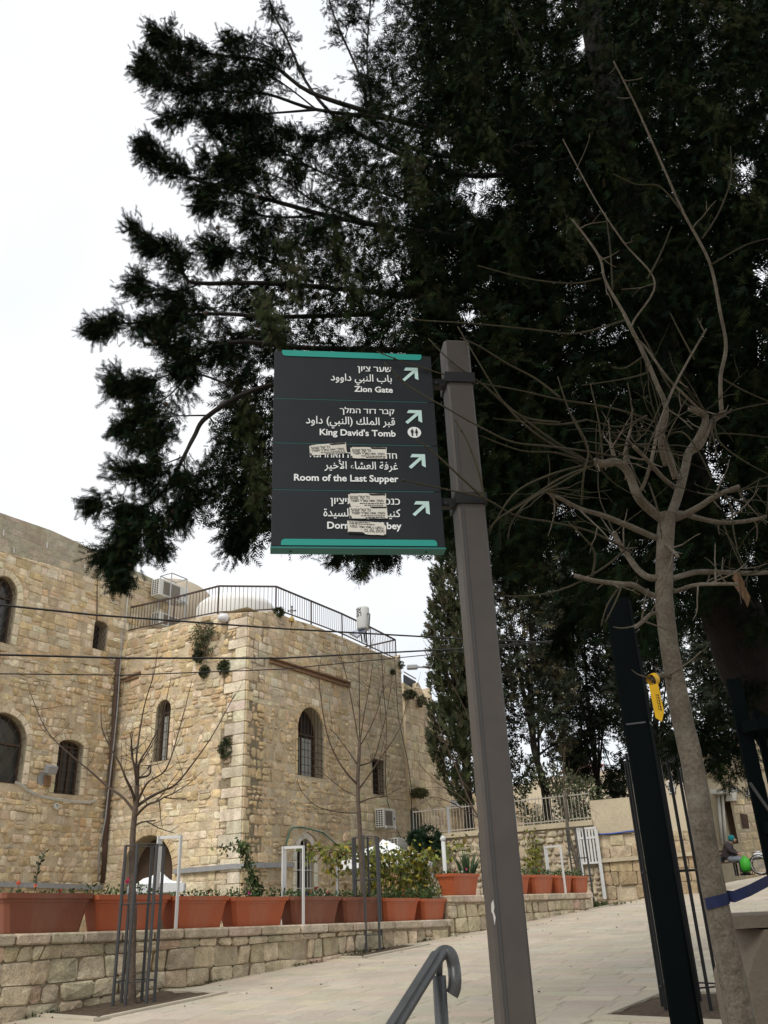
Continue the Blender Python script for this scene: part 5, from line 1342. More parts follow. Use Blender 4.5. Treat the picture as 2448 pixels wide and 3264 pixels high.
mb.lathe(hc, [(.085, -.08), (.108, -.03), (.115, .03), (.1, .085), (.06, .12), (.01, .132)], 14); sc2 = mb.build('headscarf', M_SCARF, pe_, smooth=True)
mb = MB(); hf = bp(.36, 0, 1.165); mb.lathe(hf - Vector((0, 0, .06)), [(.02, -.02), (.05, 0), (.062, .05), (.05, .09)], 10); mb.tube([hf + BX * .05, hf + BX * .075 - Vector((0, 0, .02))], .014, 5)
mb.build('face', M_SKIN, pe_, smooth=True)
mb = MB()
for s in (-1, 1): mb.lathe(hf + BX * .055 - BY * s * .025 + Vector((0, 0, .02)), [(.002, -.008), (.008, 0), (.002, .008)], 6)
mb.bar(hf + BX * .055 - BY * .018 - Vector((0, 0, .045)), hf + BX * .055 + BY * .018 - Vector((0, 0, .045)), .006, .006); mb.build('eyes_and_mouth', M_BLACK, pe_)
mb = MB()
for y, x in ((.12, .42), (-.12, .48)): mb.box(bp(x + .05, y, .05), .24, .09, .09, BX, BY, (0, 0, 1), .03)
mb.build('shoes', M_BLACK, pe_, fix=True)
mb = MB(); mb.lathe(bp(-.35, 0, .46), [(.05, 0), (.22, .02), (.24, .1), (.15, .17), (.03, .19)], 14); o = mb.build('cloth_bag', M_BINP, None, smooth=True); tag(o, 'dark grey bag lying on the bench behind the seated person', 'bag')
for vtx in o.data.vertices: vtx.co += BX * RS.uniform(-.06, .06) + Vector((0, 0, RS.uniform(-.012, .012)))
mb = MB(); p = bp(.62, .3, .62); mb.lathe(p - Vector((0, 0, .52)), [(.06, 0), (.15, .05), (.17, .2), (.15, .38), (.07, .46), (.03, .52)], 14); o = mb.build('carrier_bag', M_LIME, None, smooth=True); tag(o, 'bright green carrier bag hanging by the wheelchair', 'bag')
for vtx in o.data.vertices: vtx.co += Vector([RS.uniform(-.02, .02) for _ in range(3)])
# wheelchair
w0 = bp(1.07, .05, 0); e = empty('wheelchair', w0, 'folding wheelchair with grey seat parked right of the bench', 'wheelchair')
wp = lambda x, y, z: w0 + BX * x - BY * y + Vector((0, 0, z))
for y in (-.27, .27):
    R_ = .31; ring = [wp(R_ * math.cos(t * math.pi / 14), y, R_ + .005 + R_ * math.sin(t * math.pi / 14)) for t in range(29)]
    wh = MB().tube(ring, .017, 6, cap=False).build('wheel', M_BLACK, e, smooth=True)
    MB().tube([wp(.27 * math.cos(t * math.pi / 14), y * 1.12, .315 + .27 * math.sin(t * math.pi / 14)) for t in range(29)], .011, 6, cap=False).build('hand_rim', M_STEELW, wh, smooth=True)
    mb = MB()
    for k in range(12): mb.tube([wp(0, y, .315), wp(.3 * math.cos(k * math.pi / 6), y, .315 + .3 * math.sin(k * math.pi / 6))], .004, 4)
    mb.build('spokes', M_STEELW, wh); cw = MB().tube([wp(-.36 + .08 * math.cos(t * math.pi / 6), y * .9, .09 + .08 * math.sin(t * math.pi / 6)) for t in range(13)], .014, 5, cap=False).build('caster', M_BLACK, e)
    mb = MB(); mb.tube([wp(.22, y * .85, .32), wp(.24, y * .85, .95), wp(.36, y * .85, .95)], .014, 6); mb.tube([wp(.22, y * .85, .5), wp(-.3, y * .85, .5), wp(-.36, y * .85, .15)], .014, 6); mb.tube([wp(.2, y * .85, .7), wp(-.15, y * .85, .7), wp(-.17, y * .85, .5)], .012, 6); mb.tube([wp(-.3, y * .85, .5), wp(-.5, y * .7, .12), wp(-.6, y * .7, .1)], .012, 6)
    mb.build('frame', M_BLACK, e)
MB().box(wp(-.04, 0, .5), .5, .44, .03, BX, BY, (0, 0, 1)).build('seat', M_BINP, e); MB().box(wp(.225, 0, .72), .02, .44, .4, BX, BY, (0, 0, 1)).build('backrest', M_CLOTH, e)
mb = MB(); mb.lathe(wp(.0, 0, .52), [(.03, 0), (.16, .03), (.17, .12), (.1, .2), (.03, .22)], 12); o = mb.build('bundle', M_PLASTB, None, smooth=True); tag(o, 'pale bundle resting on the wheelchair seat', 'bundle')
# litter bin
p = PG(2196, 2826); e = empty('litter_bin', p, 'dark grey litter bin with yellow liner behind the tree guard bars', 'bin')
MB().box(p + Vector((0, 0, .5)), .55, .5, .85, bev=.04).build('body', M_BINP, e, fix=True); MB().box(p + Vector((0, 0, .05)), .3, .3, .12).build('foot', M_BLACK, e)
MB().box(p + Vector((.05, 0, 1.02)), .25, .3, .2, bev=.05).build('liner', M_YTAG, e, fix=True)
# ================================================================ foliage tools
rg = np.random.default_rng(5)
def tri_spray(n=7, L=1.0, w=.05, side=.42, ang=45, zj=.05):
    T = [[(0, -w * .35, 0), (0, w * .35, 0), (L, 0, 0)]]
    for i in range(n):
        x = .06 + .86 * i / n; s = side * (1 - .62 * x) * (1 + .25 * math.sin(i * 5)); a = math.radians(ang - 10 * x)
        for sg in (1, -1):
            ex, ey = math.cos(a), math.sin(a) * sg; px, py = -ey * w * .5, ex * w * .5; z = zj * ((i * 7) % 5 - 2) / 2
            T.append([(x - px, -py, 0), (x + px, py, 0), (x + ex * s, ey * s, z)])
    return np.array(T)
SPRAY = tri_spray(6, 1, .07, .44); SPRAY_S = tri_spray(4, 1, .12, .5); TUFT = tri_spray(3, 1, .2, .6, 35)
LEAFQ = np.array([[(0, 0, 0), (.5, -.3, .06), (1, 0, -.05), (.5, .3, .06)]])
def scatter(P, D, S, tpl, roll=None):
    """copies of a template at points P along directions D, sizes S -> (N*T, k, 3)"""
    P = np.asarray(P, float); D = np.asarray(D, float); S = np.asarray(S, float); N = len(P)
    D = D / np.maximum(np.linalg.norm(D, axis=1, keepdims=True), 1e-9)
    R = rg.normal(size=(N, 3)) if roll is None else roll
    Y = np.cross(D, R); Y /= np.maximum(np.linalg.norm(Y, axis=1, keepdims=True), 1e-9); Z = np.cross(D, Y)
    B = np.stack([D, Y, Z], 1) * S[:, None, None]                 # N,3,3
    out = np.einsum('tkc,ncx->ntkx', tpl, B) + P[:, None, None, :]
    return out.reshape(N * tpl.shape[0], tpl.shape[1], 3)
def pal(N, cols, wts, k=.25):
    c = np.array(cols)[rg.choice(len(cols), N, p=np.array(wts) / sum(wts))]
    c = c * (1 + rg.uniform(-k, k, (N, 1))); return np.concatenate([c, np.ones((N, 1))], 1)
def foliage(name, P, D, S, tpl, col, parent, m=M_LEAF, kind=None):
    co = scatter(P, D, S, tpl); return fast_mesh(name, co, tpl.shape[1], m, parent, np.repeat(col, tpl.shape[0], axis=0), kind)
def inpoly(u, v, poly):
    r = np.zeros(len(u), bool); n = len(poly)
    for i in range(n):
        x0, y0 = poly[i]; x1, y1 = poly[(i + 1) % n]
        if y0 == y1: continue
        r ^= ((y0 > v) != (y1 > v)) & (u < (x1 - x0) * (v - y0) / (y1 - y0) + x0)
    return r
def rays(u, v):
    d = np.array(FWD)[None] + ((u - 1224) / FOC)[:, None] * np.array(CRT)[None] - ((v - 1632) / FOC)[:, None] * np.array(CUP)[None]
    return d / d[:, 1:2]
def at(u, v, d): return np.array(EYE)[None] + rays(u, v) * d[:, None]
def lumps(P, s, seed=0.0):
    return np.array([noise.noise(Vector((p[0] * s + seed, p[1] * s + seed, p[2] * s))) for p in P])
# ================================================================ the big cypress overhead
big = empty('cypress_tree', PD(2700, 2600, 7.6), 'huge dark cypress filling the upper right, its limbs hanging over the sign', 'tree')
big.location.z = gz(big.location.x, big.location.y)
bt = [Vector(big.location) - Vector((0, 0, .2)), PD(2560, 2420, 7.5), PD(2440, 2220, 7.3), PD(2330, 1960, 7.2), PD(2240, 1700, 7.1), PD(2150, 1350, 7.0), PD(2060, 900, 6.9), PD(1960, 400, 6.8), PD(1850, -100, 6.8), PD(1760, -500, 6.8)]
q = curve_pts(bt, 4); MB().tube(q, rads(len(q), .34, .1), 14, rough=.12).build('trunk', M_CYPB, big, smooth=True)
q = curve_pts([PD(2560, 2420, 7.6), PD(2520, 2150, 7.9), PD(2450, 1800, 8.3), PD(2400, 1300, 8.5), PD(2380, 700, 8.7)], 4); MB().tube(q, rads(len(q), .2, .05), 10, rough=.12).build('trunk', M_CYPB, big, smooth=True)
# limbs: photo positions, distance, root and tip radius
LIMBS = [  # points, r0, r1, foliage radius, spray count, foliage starts at this share of the limb
    ([(2060, 900, 6.9), (1700, 520, 6.8), (1250, 380, 6.7), (991, 295, 6.6), (853, 199, 6.5), (690, 175, 6.4), (560, 140, 6.3), (490, 95, 6.3)], .09, .012, .30, 1500, .62),
    ([(1250, 380, 6.7), (1010, 350, 6.6), (850, 300, 6.4), (700, 290, 6.3), (560, 270, 6.2), (470, 215, 6.2)], .05, .01, .34, 2300, .45),
    ([(1010, 350, 6.6), (880, 360, 6.5), (760, 370, 6.4), (640, 355, 6.3), (530, 380, 6.2)], .03, .008, .22, 1000, .3),
    ([(1850, 500, 6.8), (1500, 560, 6.8), (1150, 430, 6.9), (994, 289, 7.0), (913, 120, 7.0), (865, 24, 7.0), (840, -120, 7.0)], .07, .014, .26, 520, .5),
    ([(1900, 400, 6.8), (1450, 500, 6.9), (1196, 398, 7.2), (1154, 259, 7.3), (1064, 48, 7.3), (1020, -120, 7.3)], .07, .014, .28, 560, .4),
    ([(1196, 398, 7.2), (1170, 200, 7.4), (1180, 20, 7.5), (1200, -160, 7.5)], .03, .012, .26, 420, .2),
    ([(2000, 800, 6.9), (1500, 760, 6.7), (1100, 700, 6.5), (889, 645, 6.4), (720, 600, 6.3), (600, 565, 6.2), (520, 510, 6.2), (466, 462, 6.2)], .08, .01, .22, 1500, .5),
    ([(889, 645, 6.4), (790, 560, 6.5), (740, 500, 6.6), (690, 430, 6.6)], .02, .006, .26, 650, .2),
    ([(1000, 690, 6.5), (850, 690, 6.3), (740, 650, 6.2), (660, 640, 6.2)], .03, .008, .26, 1000, .25),
    ([(2050, 1000, 6.8), (1400, 950, 6.5), (900, 905, 6.2), (640, 903, 6.0), (590, 880, 6.0), (563, 815, 6.0), (500, 780, 5.9), (410, 732, 5.9)], .07, .009, .20, 1400, .62),
    ([(640, 903, 6.0), (560, 930, 6.0), (480, 920, 5.9), (430, 885, 5.9)], .02, .006, .2, 700, .2),
    ([(1000, 900, 6.3), (850, 830, 6.3), (740, 800, 6.2), (670, 790, 6.2)], .03, .008, .26, 1000, .3),
    ([(1200, 1000, 6.4), (900, 1010, 6.1), (700, 1000, 6.0), (560, 1010, 5.9), (470, 1030, 5.8), (380, 1030, 5.8), (308, 1045, 5.8)], .05, .008, .17, 1700, .4),
    ([(2080, 1150, 6.8), (1500, 1120, 6.4), (1000, 1110, 6.0), (760, 1090, 5.8), (640, 1130, 5.7), (600, 1165, 5.7)], .07, .02, .2, 700, .7),
    ([(735, 1230, 5.7), (660, 1200, 5.7), (600, 1190, 5.7), (520, 1200, 5.6), (440, 1230, 5.6), (365, 1210, 5.6)], .022, .006, .17, 1250, .38),
    ([(600, 1195, 5.7), (550, 1250, 5.6), (500, 1290, 5.6), (440, 1330, 5.6)], .015, .006, .17, 750, .1),
    # the long bare limb sweeping down to the left
    ([(1500, 1120, 6.4), (1100, 1180, 6.0), (820, 1240, 5.7), (665, 1324, 5.5), (620, 1390, 5.5), (587, 1454, 5.4), (539, 1541, 5.4), (486, 1599, 5.4), (440, 1625, 5.4)], .06, .012, .09, 420, .7),
    ([(665, 1324, 5.5), (600, 1325, 5.5), (540, 1330, 5.5), (500, 1370, 5.5), (440, 1370, 5.5), (395, 1362, 5.5)], .014, .005, .14, 820, .4),
    ([(587, 1454, 5.4), (520, 1480, 5.4), (450, 1500, 5.4), (365, 1490, 5.4)], .012, .005, .12, 560, .35),
    ([(539, 1541, 5.4), (480, 1550, 5.4), (500, 1460, 5.4), (470, 1420, 5.4)], .012, .005, .12, 420, .3),
    ([(486, 1599, 5.4), (440, 1615, 5.4), (400, 1625, 5.4), (340, 1612, 5.4), (302, 1610, 5.4)], .013, .005, .1, 520, .3),
    ([(440, 1625, 5.4), (410, 1680, 5.4), (385, 1740, 5.35), (350, 1770, 5.35)], .012, .005, .18, 1150, .0),
    ([(410, 1680, 5.4), (420, 1740, 5.35), (415, 1790, 5.35), (392, 1835, 5.35)], .010, .004, .10, 420, .0),
    ([(486, 1599, 5.4), (490, 1640, 5.4), (490, 1690, 5.4), (500, 1735, 5.4)], .010, .004, .13, 520, .1),
    ([(587, 1454, 5.4), (585, 1540, 5.4), (560, 1600, 5.4), (540, 1660, 5.4)], .010, .004, .1, 300, .2),
    ([(665, 1324, 5.5), (700, 1400, 5.5), (640, 1500, 5.5), (620, 1580, 5.5)], .012, .005, .14, 480, .2),
    ([(760, 1400, 5.6), (690, 1560, 5.6), (620, 1620, 5.6), (585, 1640, 5.6)], .012, .005, .11, 420, .2),
    ([(1100, 1750, 6.4), (1080, 1770, 6.4), (1060, 1790, 6.4)], .008, .004, .08, 140, .0),
    ([(1180, 1745, 6.4), (1160, 1780, 6.4), (1150, 1808, 6.4)], .008, .004, .1, 200, .0),
    ([(1240, 1745, 6.4), (1225, 1775, 6.4)], .008, .004, .08, 90, .0),
    ([(860, 1500, 6.2), (800, 1640, 6.2), (770, 1700, 6.2), (740, 1735, 6.2)], .012, .005, .2, 700, .1),
    ([(2330, 1960, 7.2), (2360, 2100, 6.9), (2380, 2250, 6.7), (2330, 2380, 6.5), (2290, 2420, 6.4)], .04, .006, .28, 800, .35),
    ([(2440, 2220, 7.3), (2300, 2260, 6.9), (2240, 2330, 6.7), (2200, 2380, 6.6)], .03, .006, .26, 600, .3),
    ([(2240, 1700, 7.1), (2000, 1800, 7.4), (1860, 1900, 7.8), (1790, 2050, 8.0)], .05, .01, .38, 1500, .3),
    ([(2150, 1350, 7.0), (1900, 1500, 7.2), (1700, 1660, 7.3), (1620, 1820, 7.4)], .05, .01, .45, 1800, .3),
]
LIMBS += [
    ([(1010, 350, 6.6), (860, 240, 6.5), (760, 230, 6.4), (660, 230, 6.3), (560, 200, 6.3)], .02, .006, .3, 1300, .15),
    ([(913, 180, 7.0), (860, 150, 6.8), (800, 130, 6.7), (740, 120, 6.6)], .012, .005, .26, 600, .0),
    ([(940, 420, 6.7), (860, 400, 6.6), (780, 400, 6.5), (700, 390, 6.4)], .014, .005, .26, 800, .0),
    ([(1100, 120, 7.3), (1130, 0, 7.3), (1100, -100, 7.3)], .012, .005, .24, 420, .0),
    ([(1300, 640, 6.7), (1050, 560, 6.6), (930, 500, 6.5), (850, 470, 6.5), (780, 470, 6.4)], .03, .008, .3, 1300, .2),
    ([(1200, 720, 6.6), (1000, 640, 6.5), (900, 570, 6.4), (800, 540, 6.4), (720, 520, 6.3)], .03, .008, .28, 1200, .2),
    ([(1150, 430, 6.9), (1080, 420, 6.8), (1000, 450, 6.7), (940, 420, 6.7)], .02, .006, .26, 600, .1),
    ([(1100, 700, 6.5), (950, 740, 6.3), (860, 730, 6.3), (780, 720, 6.2)], .02, .006, .24, 700, .1),
    ([(760, 1090, 5.8), (680, 1090, 5.8), (620, 1080, 5.8), (560, 1110, 5.8), (530, 1090, 5.8)], .02, .006, .2, 800, .1),
    ([(700, 1000, 6.0), (620, 960, 6.0), (560, 960, 6.0)], .02, .006, .2, 600, .1),
    ([(720, 600, 6.3), (700, 540, 6.4), (650, 500, 6.4)], .012, .006, .2, 350, .0)]
AP, AD, AS = [], [], []
TIPS = []; LQ = []
for pts, r0, r1, fr, cnt, st in LIMBS:
    fr *= .78; cnt = int(cnt * (1.35 if pts[-1][1] < 480 else .9))
    P3 = [PD(*p) for p in pts]; q = curve_pts(P3, 5)
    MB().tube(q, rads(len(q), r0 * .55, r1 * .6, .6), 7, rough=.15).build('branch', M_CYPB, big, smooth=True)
    Q = np.array([tuple(x) for x in q]); n = len(Q); LQ.append(q)
    k = 14; nc = max(5, cnt // 26)          # sprays sit on side shoots that leave the limb
    t0 = st * .82 + (1 - st * .82) * rg.random(nc) ** .85; i = np.clip((t0 * (n - 1)).astype(int), 0, n - 2); f = (t0 * (n - 1) - i)[:, None]
    base = Q[i] * (1 - f) + Q[i + 1] * f; tan = Q[i + 1] - Q[i]; tan /= np.linalg.norm(tan, axis=1, keepdims=True)
    tap = np.where(t0 > .8, 1 - (t0 - .8) * 2.2, 1.0); off = rg.normal(size=(nc, 3)); off /= np.linalg.norm(off, axis=1, keepdims=True)
    sd = off * .8 + tan * .8 + np.array([0, 0, -.25]); sd /= np.linalg.norm(sd, axis=1, keepdims=True)
    Ls = fr * tap * rg.uniform(.6, 1.35, nc)
    mbs = MB()
    for b_, d_, L_ in zip(base, sd, Ls):
        m_ = b_ + d_ * L_ * .5 + np.array([0, 0, .02]); e_ = b_ + d_ * L_ + np.array([0, 0, -.12 * L_]); mbs.tube([b_, m_, e_], [.005, .0035, .002], 3, cap=False)
        per = 26; s_ = rg.random(per) ** .8
        pp = b_[None] + d_[None] * (L_ * s_)[:, None] + np.array([0, 0, -.12 * L_])[None] * (s_ ** 2)[:, None] + rg.normal(0, .036, (per, 3))
        dd = d_[None] * 1.0 + rg.normal(0, .55, (per, 3)) + np.array([0, 0, -.22]); AP.append(pp); AD.append(dd); AS.append(rg.uniform(.05, .125, per))
        TIPS.append(e_)
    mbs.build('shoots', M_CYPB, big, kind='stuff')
# the deep mass of the crown
MASS = [(1250, -260), (1245, 60), (1195, 180), (1150, 300), (1060, 340), (1040, 480), (1035, 630), (975, 690), (800, 750), (755, 890), (730, 1000), (690, 1090), (710, 1180), (740, 1290), (730, 1430), (705, 1575), (715, 1680), (755, 1715),
        (805, 1745), (880, 1690), (1040, 1750), (1140, 1790), (1240, 1775), (1330, 1720), (1450, 1740), (1580, 1800), (1720, 1860), (1900, 1980), (2080, 2080), (2180, 1980), (2300, 1900), (2380, 2020), (2700, 2100), (2900, -300)]
N = 46000; u = rg.uniform(620, 2800, N * 3); v = rg.uniform(-300, 2100, N * 3); ok = inpoly(u, v, MASS); u, v = u[ok][:N], v[ok][:N]; N = len(u)
edge = np.clip((u - 640) / 500, 0, 1)
d = 6.0 + edge * rg.uniform(-.7, 3.0, N) + (1 - edge) * rg.uniform(-.1, 1.3, N)
P = at(u, v, d); ln = lumps(P, 1.15, 3.1) + .5 * lumps(P, 2.7, 9.0)
inner = np.clip((u - 900) / 600, 0, 1) * .26
keepm = ln + inner > -.16
P = P[keepm]; N = len(P)
# clump sprays: each seed carries a hanging fan of sprays
per = 2; PP = np.repeat(P, per, 0) + rg.normal(0, .06, (N * per, 3)); sw = lumps(P, .8, 21.0)[:, None]
D0 = np.concatenate([-.35 + .6 * sw, rg.normal(0, .5, (N, 1)) - .3, -.5 + .5 * sw], 1)
DD = np.repeat(D0, per, 0) + rg.normal(0, .5, (N * per, 3))
AP.append(PP); AD.append(DD); AS.append(rg.uniform(.09, .2, N * per))
# shaded inner foliage behind
N = 32000; u = rg.uniform(1340, 2800, N); v = rg.uniform(-300, 1680, N); ok = inpoly(u, v, MASS); u, v = u[ok], v[ok]; P = at(u, v, rg.uniform(7.6, 9.6, len(u)))
P = P[lumps(P, .95, 61.0) + np.clip((u - 1100) / 700, 0, 1) * .24 > -.08]; N = len(P); AP.append(P); AD.append(rg.normal(0, .7, (N, 3)) + np.array([-.3, 0, -.4])); AS.append(rg.uniform(.24, .4, N))
# unseen crown sprays added above and behind the camera to shade the foreground
N = 22000; P = np.stack([rg.uniform(-.5, 7.5, N), rg.uniform(-3.5, 7.5, N), rg.uniform(5.2, 9.5, N)], 1)
el = (P[:, 2] - EYE.z) / np.maximum(np.hypot(P[:, 0], P[:, 1]), .01); P = P[((el > 2.3) | (P[:, 1] < -.5)) & (lumps(P, .7, 40.0) > -.16)]; N = len(P)
AP.append(P); AD.append(rg.normal(0, .8, (N, 3)) + np.array([-.3, 0, -.4])); AS.append(rg.uniform(.4, .8, N))
# lighter olive boughs hanging in front of the dark crown
BI = len(np.concatenate(AP)); boughs = [(1560, -60, 1720, 330), (1480, 120, 1520, 300), (1400, 400, 1520, 560), (1500, 330, 1590, 520), (1290, 470, 1340, 640), (2050, -40, 2380, 80), (1820, 40, 1960, 200), (2120, 260, 2320, 420), (1900, 420, 1960, 560), (2280, 500, 2400, 640), (1160, 560, 1230, 760), (1060, 780, 1130, 960), (900, 760, 960, 940), (820, 940, 880, 1080), (1300, 760, 1400, 980), (1600, 700, 1660, 880), (1780, 620, 1830, 820), (1560, 960, 1620, 1100), (760, 1240, 800, 1400), (800, 1450, 830, 1600), (1660, 1250, 1720, 1420), (2000, 700, 2060, 900)]
for u0, v0, u1, v1 in boughs:
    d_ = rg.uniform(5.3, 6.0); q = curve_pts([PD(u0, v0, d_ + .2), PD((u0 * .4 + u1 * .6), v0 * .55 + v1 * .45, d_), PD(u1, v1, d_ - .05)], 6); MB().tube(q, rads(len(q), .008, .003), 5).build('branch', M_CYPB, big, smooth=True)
    Q = np.array([tuple(x) for x in q]); m_ = 260; i = rg.integers(0, len(Q), m_); AP.append(Q[i] + rg.normal(0, .045, (m_, 3))); tg = np.array(tuple((q[-1] - q[0]).normalized())); AD.append(tg[None] + rg.normal(0, .5, (m_, 3)) + np.array([0, 0, -.3])); AS.append(rg.uniform(.07, .14, m_))
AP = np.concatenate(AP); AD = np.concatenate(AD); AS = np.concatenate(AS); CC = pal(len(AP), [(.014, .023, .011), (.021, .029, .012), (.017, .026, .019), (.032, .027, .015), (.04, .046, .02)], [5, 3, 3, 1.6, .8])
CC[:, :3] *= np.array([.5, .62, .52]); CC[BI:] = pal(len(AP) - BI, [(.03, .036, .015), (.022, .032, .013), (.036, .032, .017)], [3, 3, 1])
# sky shows through a few thin places
rel = AP - np.array(EYE)[None]; zz_ = rel @ np.array(FWD); pu = 1224 + FOC * (rel @ np.array(CRT)) / zz_; pv = 1632 - FOC * (rel @ np.array(CUP)) / zz_; kp = np.ones(len(AP), bool)
for hu, hv, ha, hb in ((1540, 600, 60, 62), (1880, 130, 42, 34), (2372, 560, 30, 55), (2425, 880, 32, 60), (1780, 35, 18, 40), (2260, 1480, 45, 65), (2330, 1600, 35, 45), (2180, 1560, 25, 35), (1800, 1620, 40, 30), (1790, 1800, 38, 60), (1960, 1720, 30, 26), (1500, 1000, 22, 30), (1930, 1065, 24, 22), (1420, 470, 25, 30), (1100, 1050, 22, 26), (960, 1010, 26, 24), (820, 880, 26, 30), (1240, 880, 20, 26), (760, 1010, 24, 26), (870, 1180, 26, 20), (1120, 300, 30, 40), (2420, 1100, 25, 50), (2080, 1900, 40, 30), (1690, 1930, 30, 40)):
    gk = np.where(AS > .21, 1.75, 1.2); k = ((pu - hu) / (ha * gk)) ** 2 + ((pv - hv) / (hb * gk)) ** 2; kp &= (k > 1.0) | (rg.random(len(AP)) < .05 + .12 * k) | (zz_ < .5)
AP, AD, AS, CC = AP[kp], AD[kp], AS[kp], CC[kp]
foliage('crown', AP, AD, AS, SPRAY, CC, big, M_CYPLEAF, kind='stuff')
# cones
cm = MB(); cm.lathe((0, 0, 0), [(.004, -.017), (.013, -.012), (.017, 0), (.013, .012), (.004, .017)], 8); cone0 = None
for k in range(70):
    if k < 40:
        q = LQ[int(rg.integers(13, 28))]; p = q[int(rg.integers(len(q) // 3, len(q)))] + Vector(rg.normal(0, .02, 3)) - Vector((0, 0, .02))
    else: p = Vector(TIPS[int(rg.integers(len(TIPS)))]) + Vector(rg.normal(0, .03, 3))
    if cone0 is None: cone0 = cm.build('cone', mat('cypress_cone', (.075, .055, .04), .8, .3, 40)); o = cone0
    else: o = cone0.copy(); COL.objects.link(o)
    o.parent = big; o.location = p - Vector(big.location); o.rotation_euler = tuple(rg.uniform(0, 3, 3)); o.scale = [rg.uniform(.8, 1.3)] * 3

# ================================================================ conifers farther off
def conifer(name, label, prof, d, rmul, n, size, cols, wts, up=.8, trunk=None, cat='tree', bare=0.0, group=None, tpl=SPRAY_S, lump=.9, thr=-.25):
    """prof: list of (u centre, v, half width px) from top to bottom"""
    top, bot = prof[0], prof[-1]; base = PD(bot[0], bot[1], d); e = empty(name, (base.x, base.y, TERR), label, cat, group)
    tp = trunk or [(bot[0], 2700), (prof[len(prof) // 2][0], prof[len(prof) // 2][1])]
    q = curve_pts([PD(a, b, d) for a, b in tp], 4)
    if q[0].z > TERR: q = [Vector((q[0].x, q[0].y, TERR - .1))] + q
    MB().tube(q, rads(len(q), .16 * rmul, .06 * rmul), 9, rough=.15).build('trunk', M_CYPB, e, smooth=True)
    vs_ = np.array([p[1] for p in prof]); t = rg.random(n); v = vs_[0] + (vs_[-1] - vs_[0]) * t
    uc = np.interp(v, vs_, [p[0] for p in prof]); hw_ = np.interp(v, vs_, [p[2] for p in prof]); k = np.sqrt(rg.random(n)); a = rg.random(n) * 6.283
    u = uc + hw_ * k * np.cos(a); z = d + hw_ * k * np.sin(a) / FOC * d * .95; P = at(u, v, z); ln = lumps(P, lump, d); kp = ln > thr + .3 * np.clip((t - .5) / .5, 0, 1) * (1 if name == 'conifer' else 0)
    if bare: kp &= rg.random(n) > bare * np.clip((t - .8) / .2, 0, 1)
    P = P[kp]; a = a[kp]; m = len(P)
    out = np.stack([np.cos(a), np.sin(a), np.zeros(m)], 1); D = out * .5 + np.array([0, 0, up]) + rg.normal(0, .5, (m, 3))
    foliage('crown', P, D, rg.uniform(.6, 1.3, m) * size, tpl, pal(m, cols, wts, .3), e, kind='stuff')
    mb = MB()                       # inner limbs
    for _ in range(14):
        i = int(rg.integers(m)); s = q[int(rg.integers(len(q) // 2, len(q)))]; p = Vector(P[i]); mb.tube([s, s.lerp(p, .5) + Vector((0, 0, .1)), p], [.05 * rmul, .03 * rmul, .012], 5)
    mb.build('limbs', M_CYPB, e); return e
CY = [(.04, .052, .02), (.055, .058, .026), (.075, .06, .035), (.03, .04, .02)]
conifer('columnar_cypress', 'tall narrow olive green cypress right of the terrace house, behind the sign post', [(1460, 1480, 40), (1470, 1650, 78), (1468, 1850, 98), (1470, 2080, 112), (1475, 2250, 108), (1480, 2400, 118), (1490, 2480, 92), (1500, 2570, 42)], 29, 1.2, 12000, .30, CY, [5, 4, 2, 2], up=1.2, bare=.7, tpl=TUFT, lump=1.5, thr=-.22)
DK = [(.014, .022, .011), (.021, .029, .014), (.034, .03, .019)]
conifer('conifer', 'brownish green conifer with leaning trunk just right of the sign post', [(1660, 1700, 60), (1670, 1900, 120), (1690, 2080, 150), (1690, 2260, 140), (1690, 2400, 130), (1680, 2520, 70)], 30, 1.1, 7500, .42, DK + [(.08, .07, .035)], [3, 3, 2, 2.4], up=.2, trunk=[(1745, 2600), (1735, 2500), (1700, 2380), (1690, 2200)], bare=.75, thr=-.12)
conifer('conifer', 'dark conifer behind the railing, left of the dark green pole', [(1850, 1700, 70), (1850, 1900, 140), (1860, 2100, 165), (1870, 2280, 150), (1900, 2420, 110), (1930, 2560, 50)], 34, 1.1, 9500, .48, DK, [5, 3, 1], up=0, bare=.6, thr=-.16, trunk=[(1915, 2640), (1905, 2500), (1870, 2200)])
conifer('conifer', 'dark conifer seen between the dark green pole and the near trunk', [(2040, 1800, 60), (2050, 2000, 120), (2060, 2200, 120), (2080, 2380, 100), (2120, 2520, 60)], 31, 1.1, 6500, .45, DK, [5, 3, 1], up=0, bare=.5, thr=-.1, trunk=[(2090, 2680), (2085, 2500), (2060, 2200)])
conifer('conifer', 'dark conifer right of the near trunk above the pale building', [(2290, 1850, 60), (2300, 2000, 120), (2310, 2150, 150), (2310, 2280, 150), (2320, 2400, 110)], 24, 1.0, 6500, .36, DK, [5, 3, 1], up=-.2, bare=.3, thr=-.08, trunk=[(2420, 2500), (2360, 2300), (2310, 2050)])
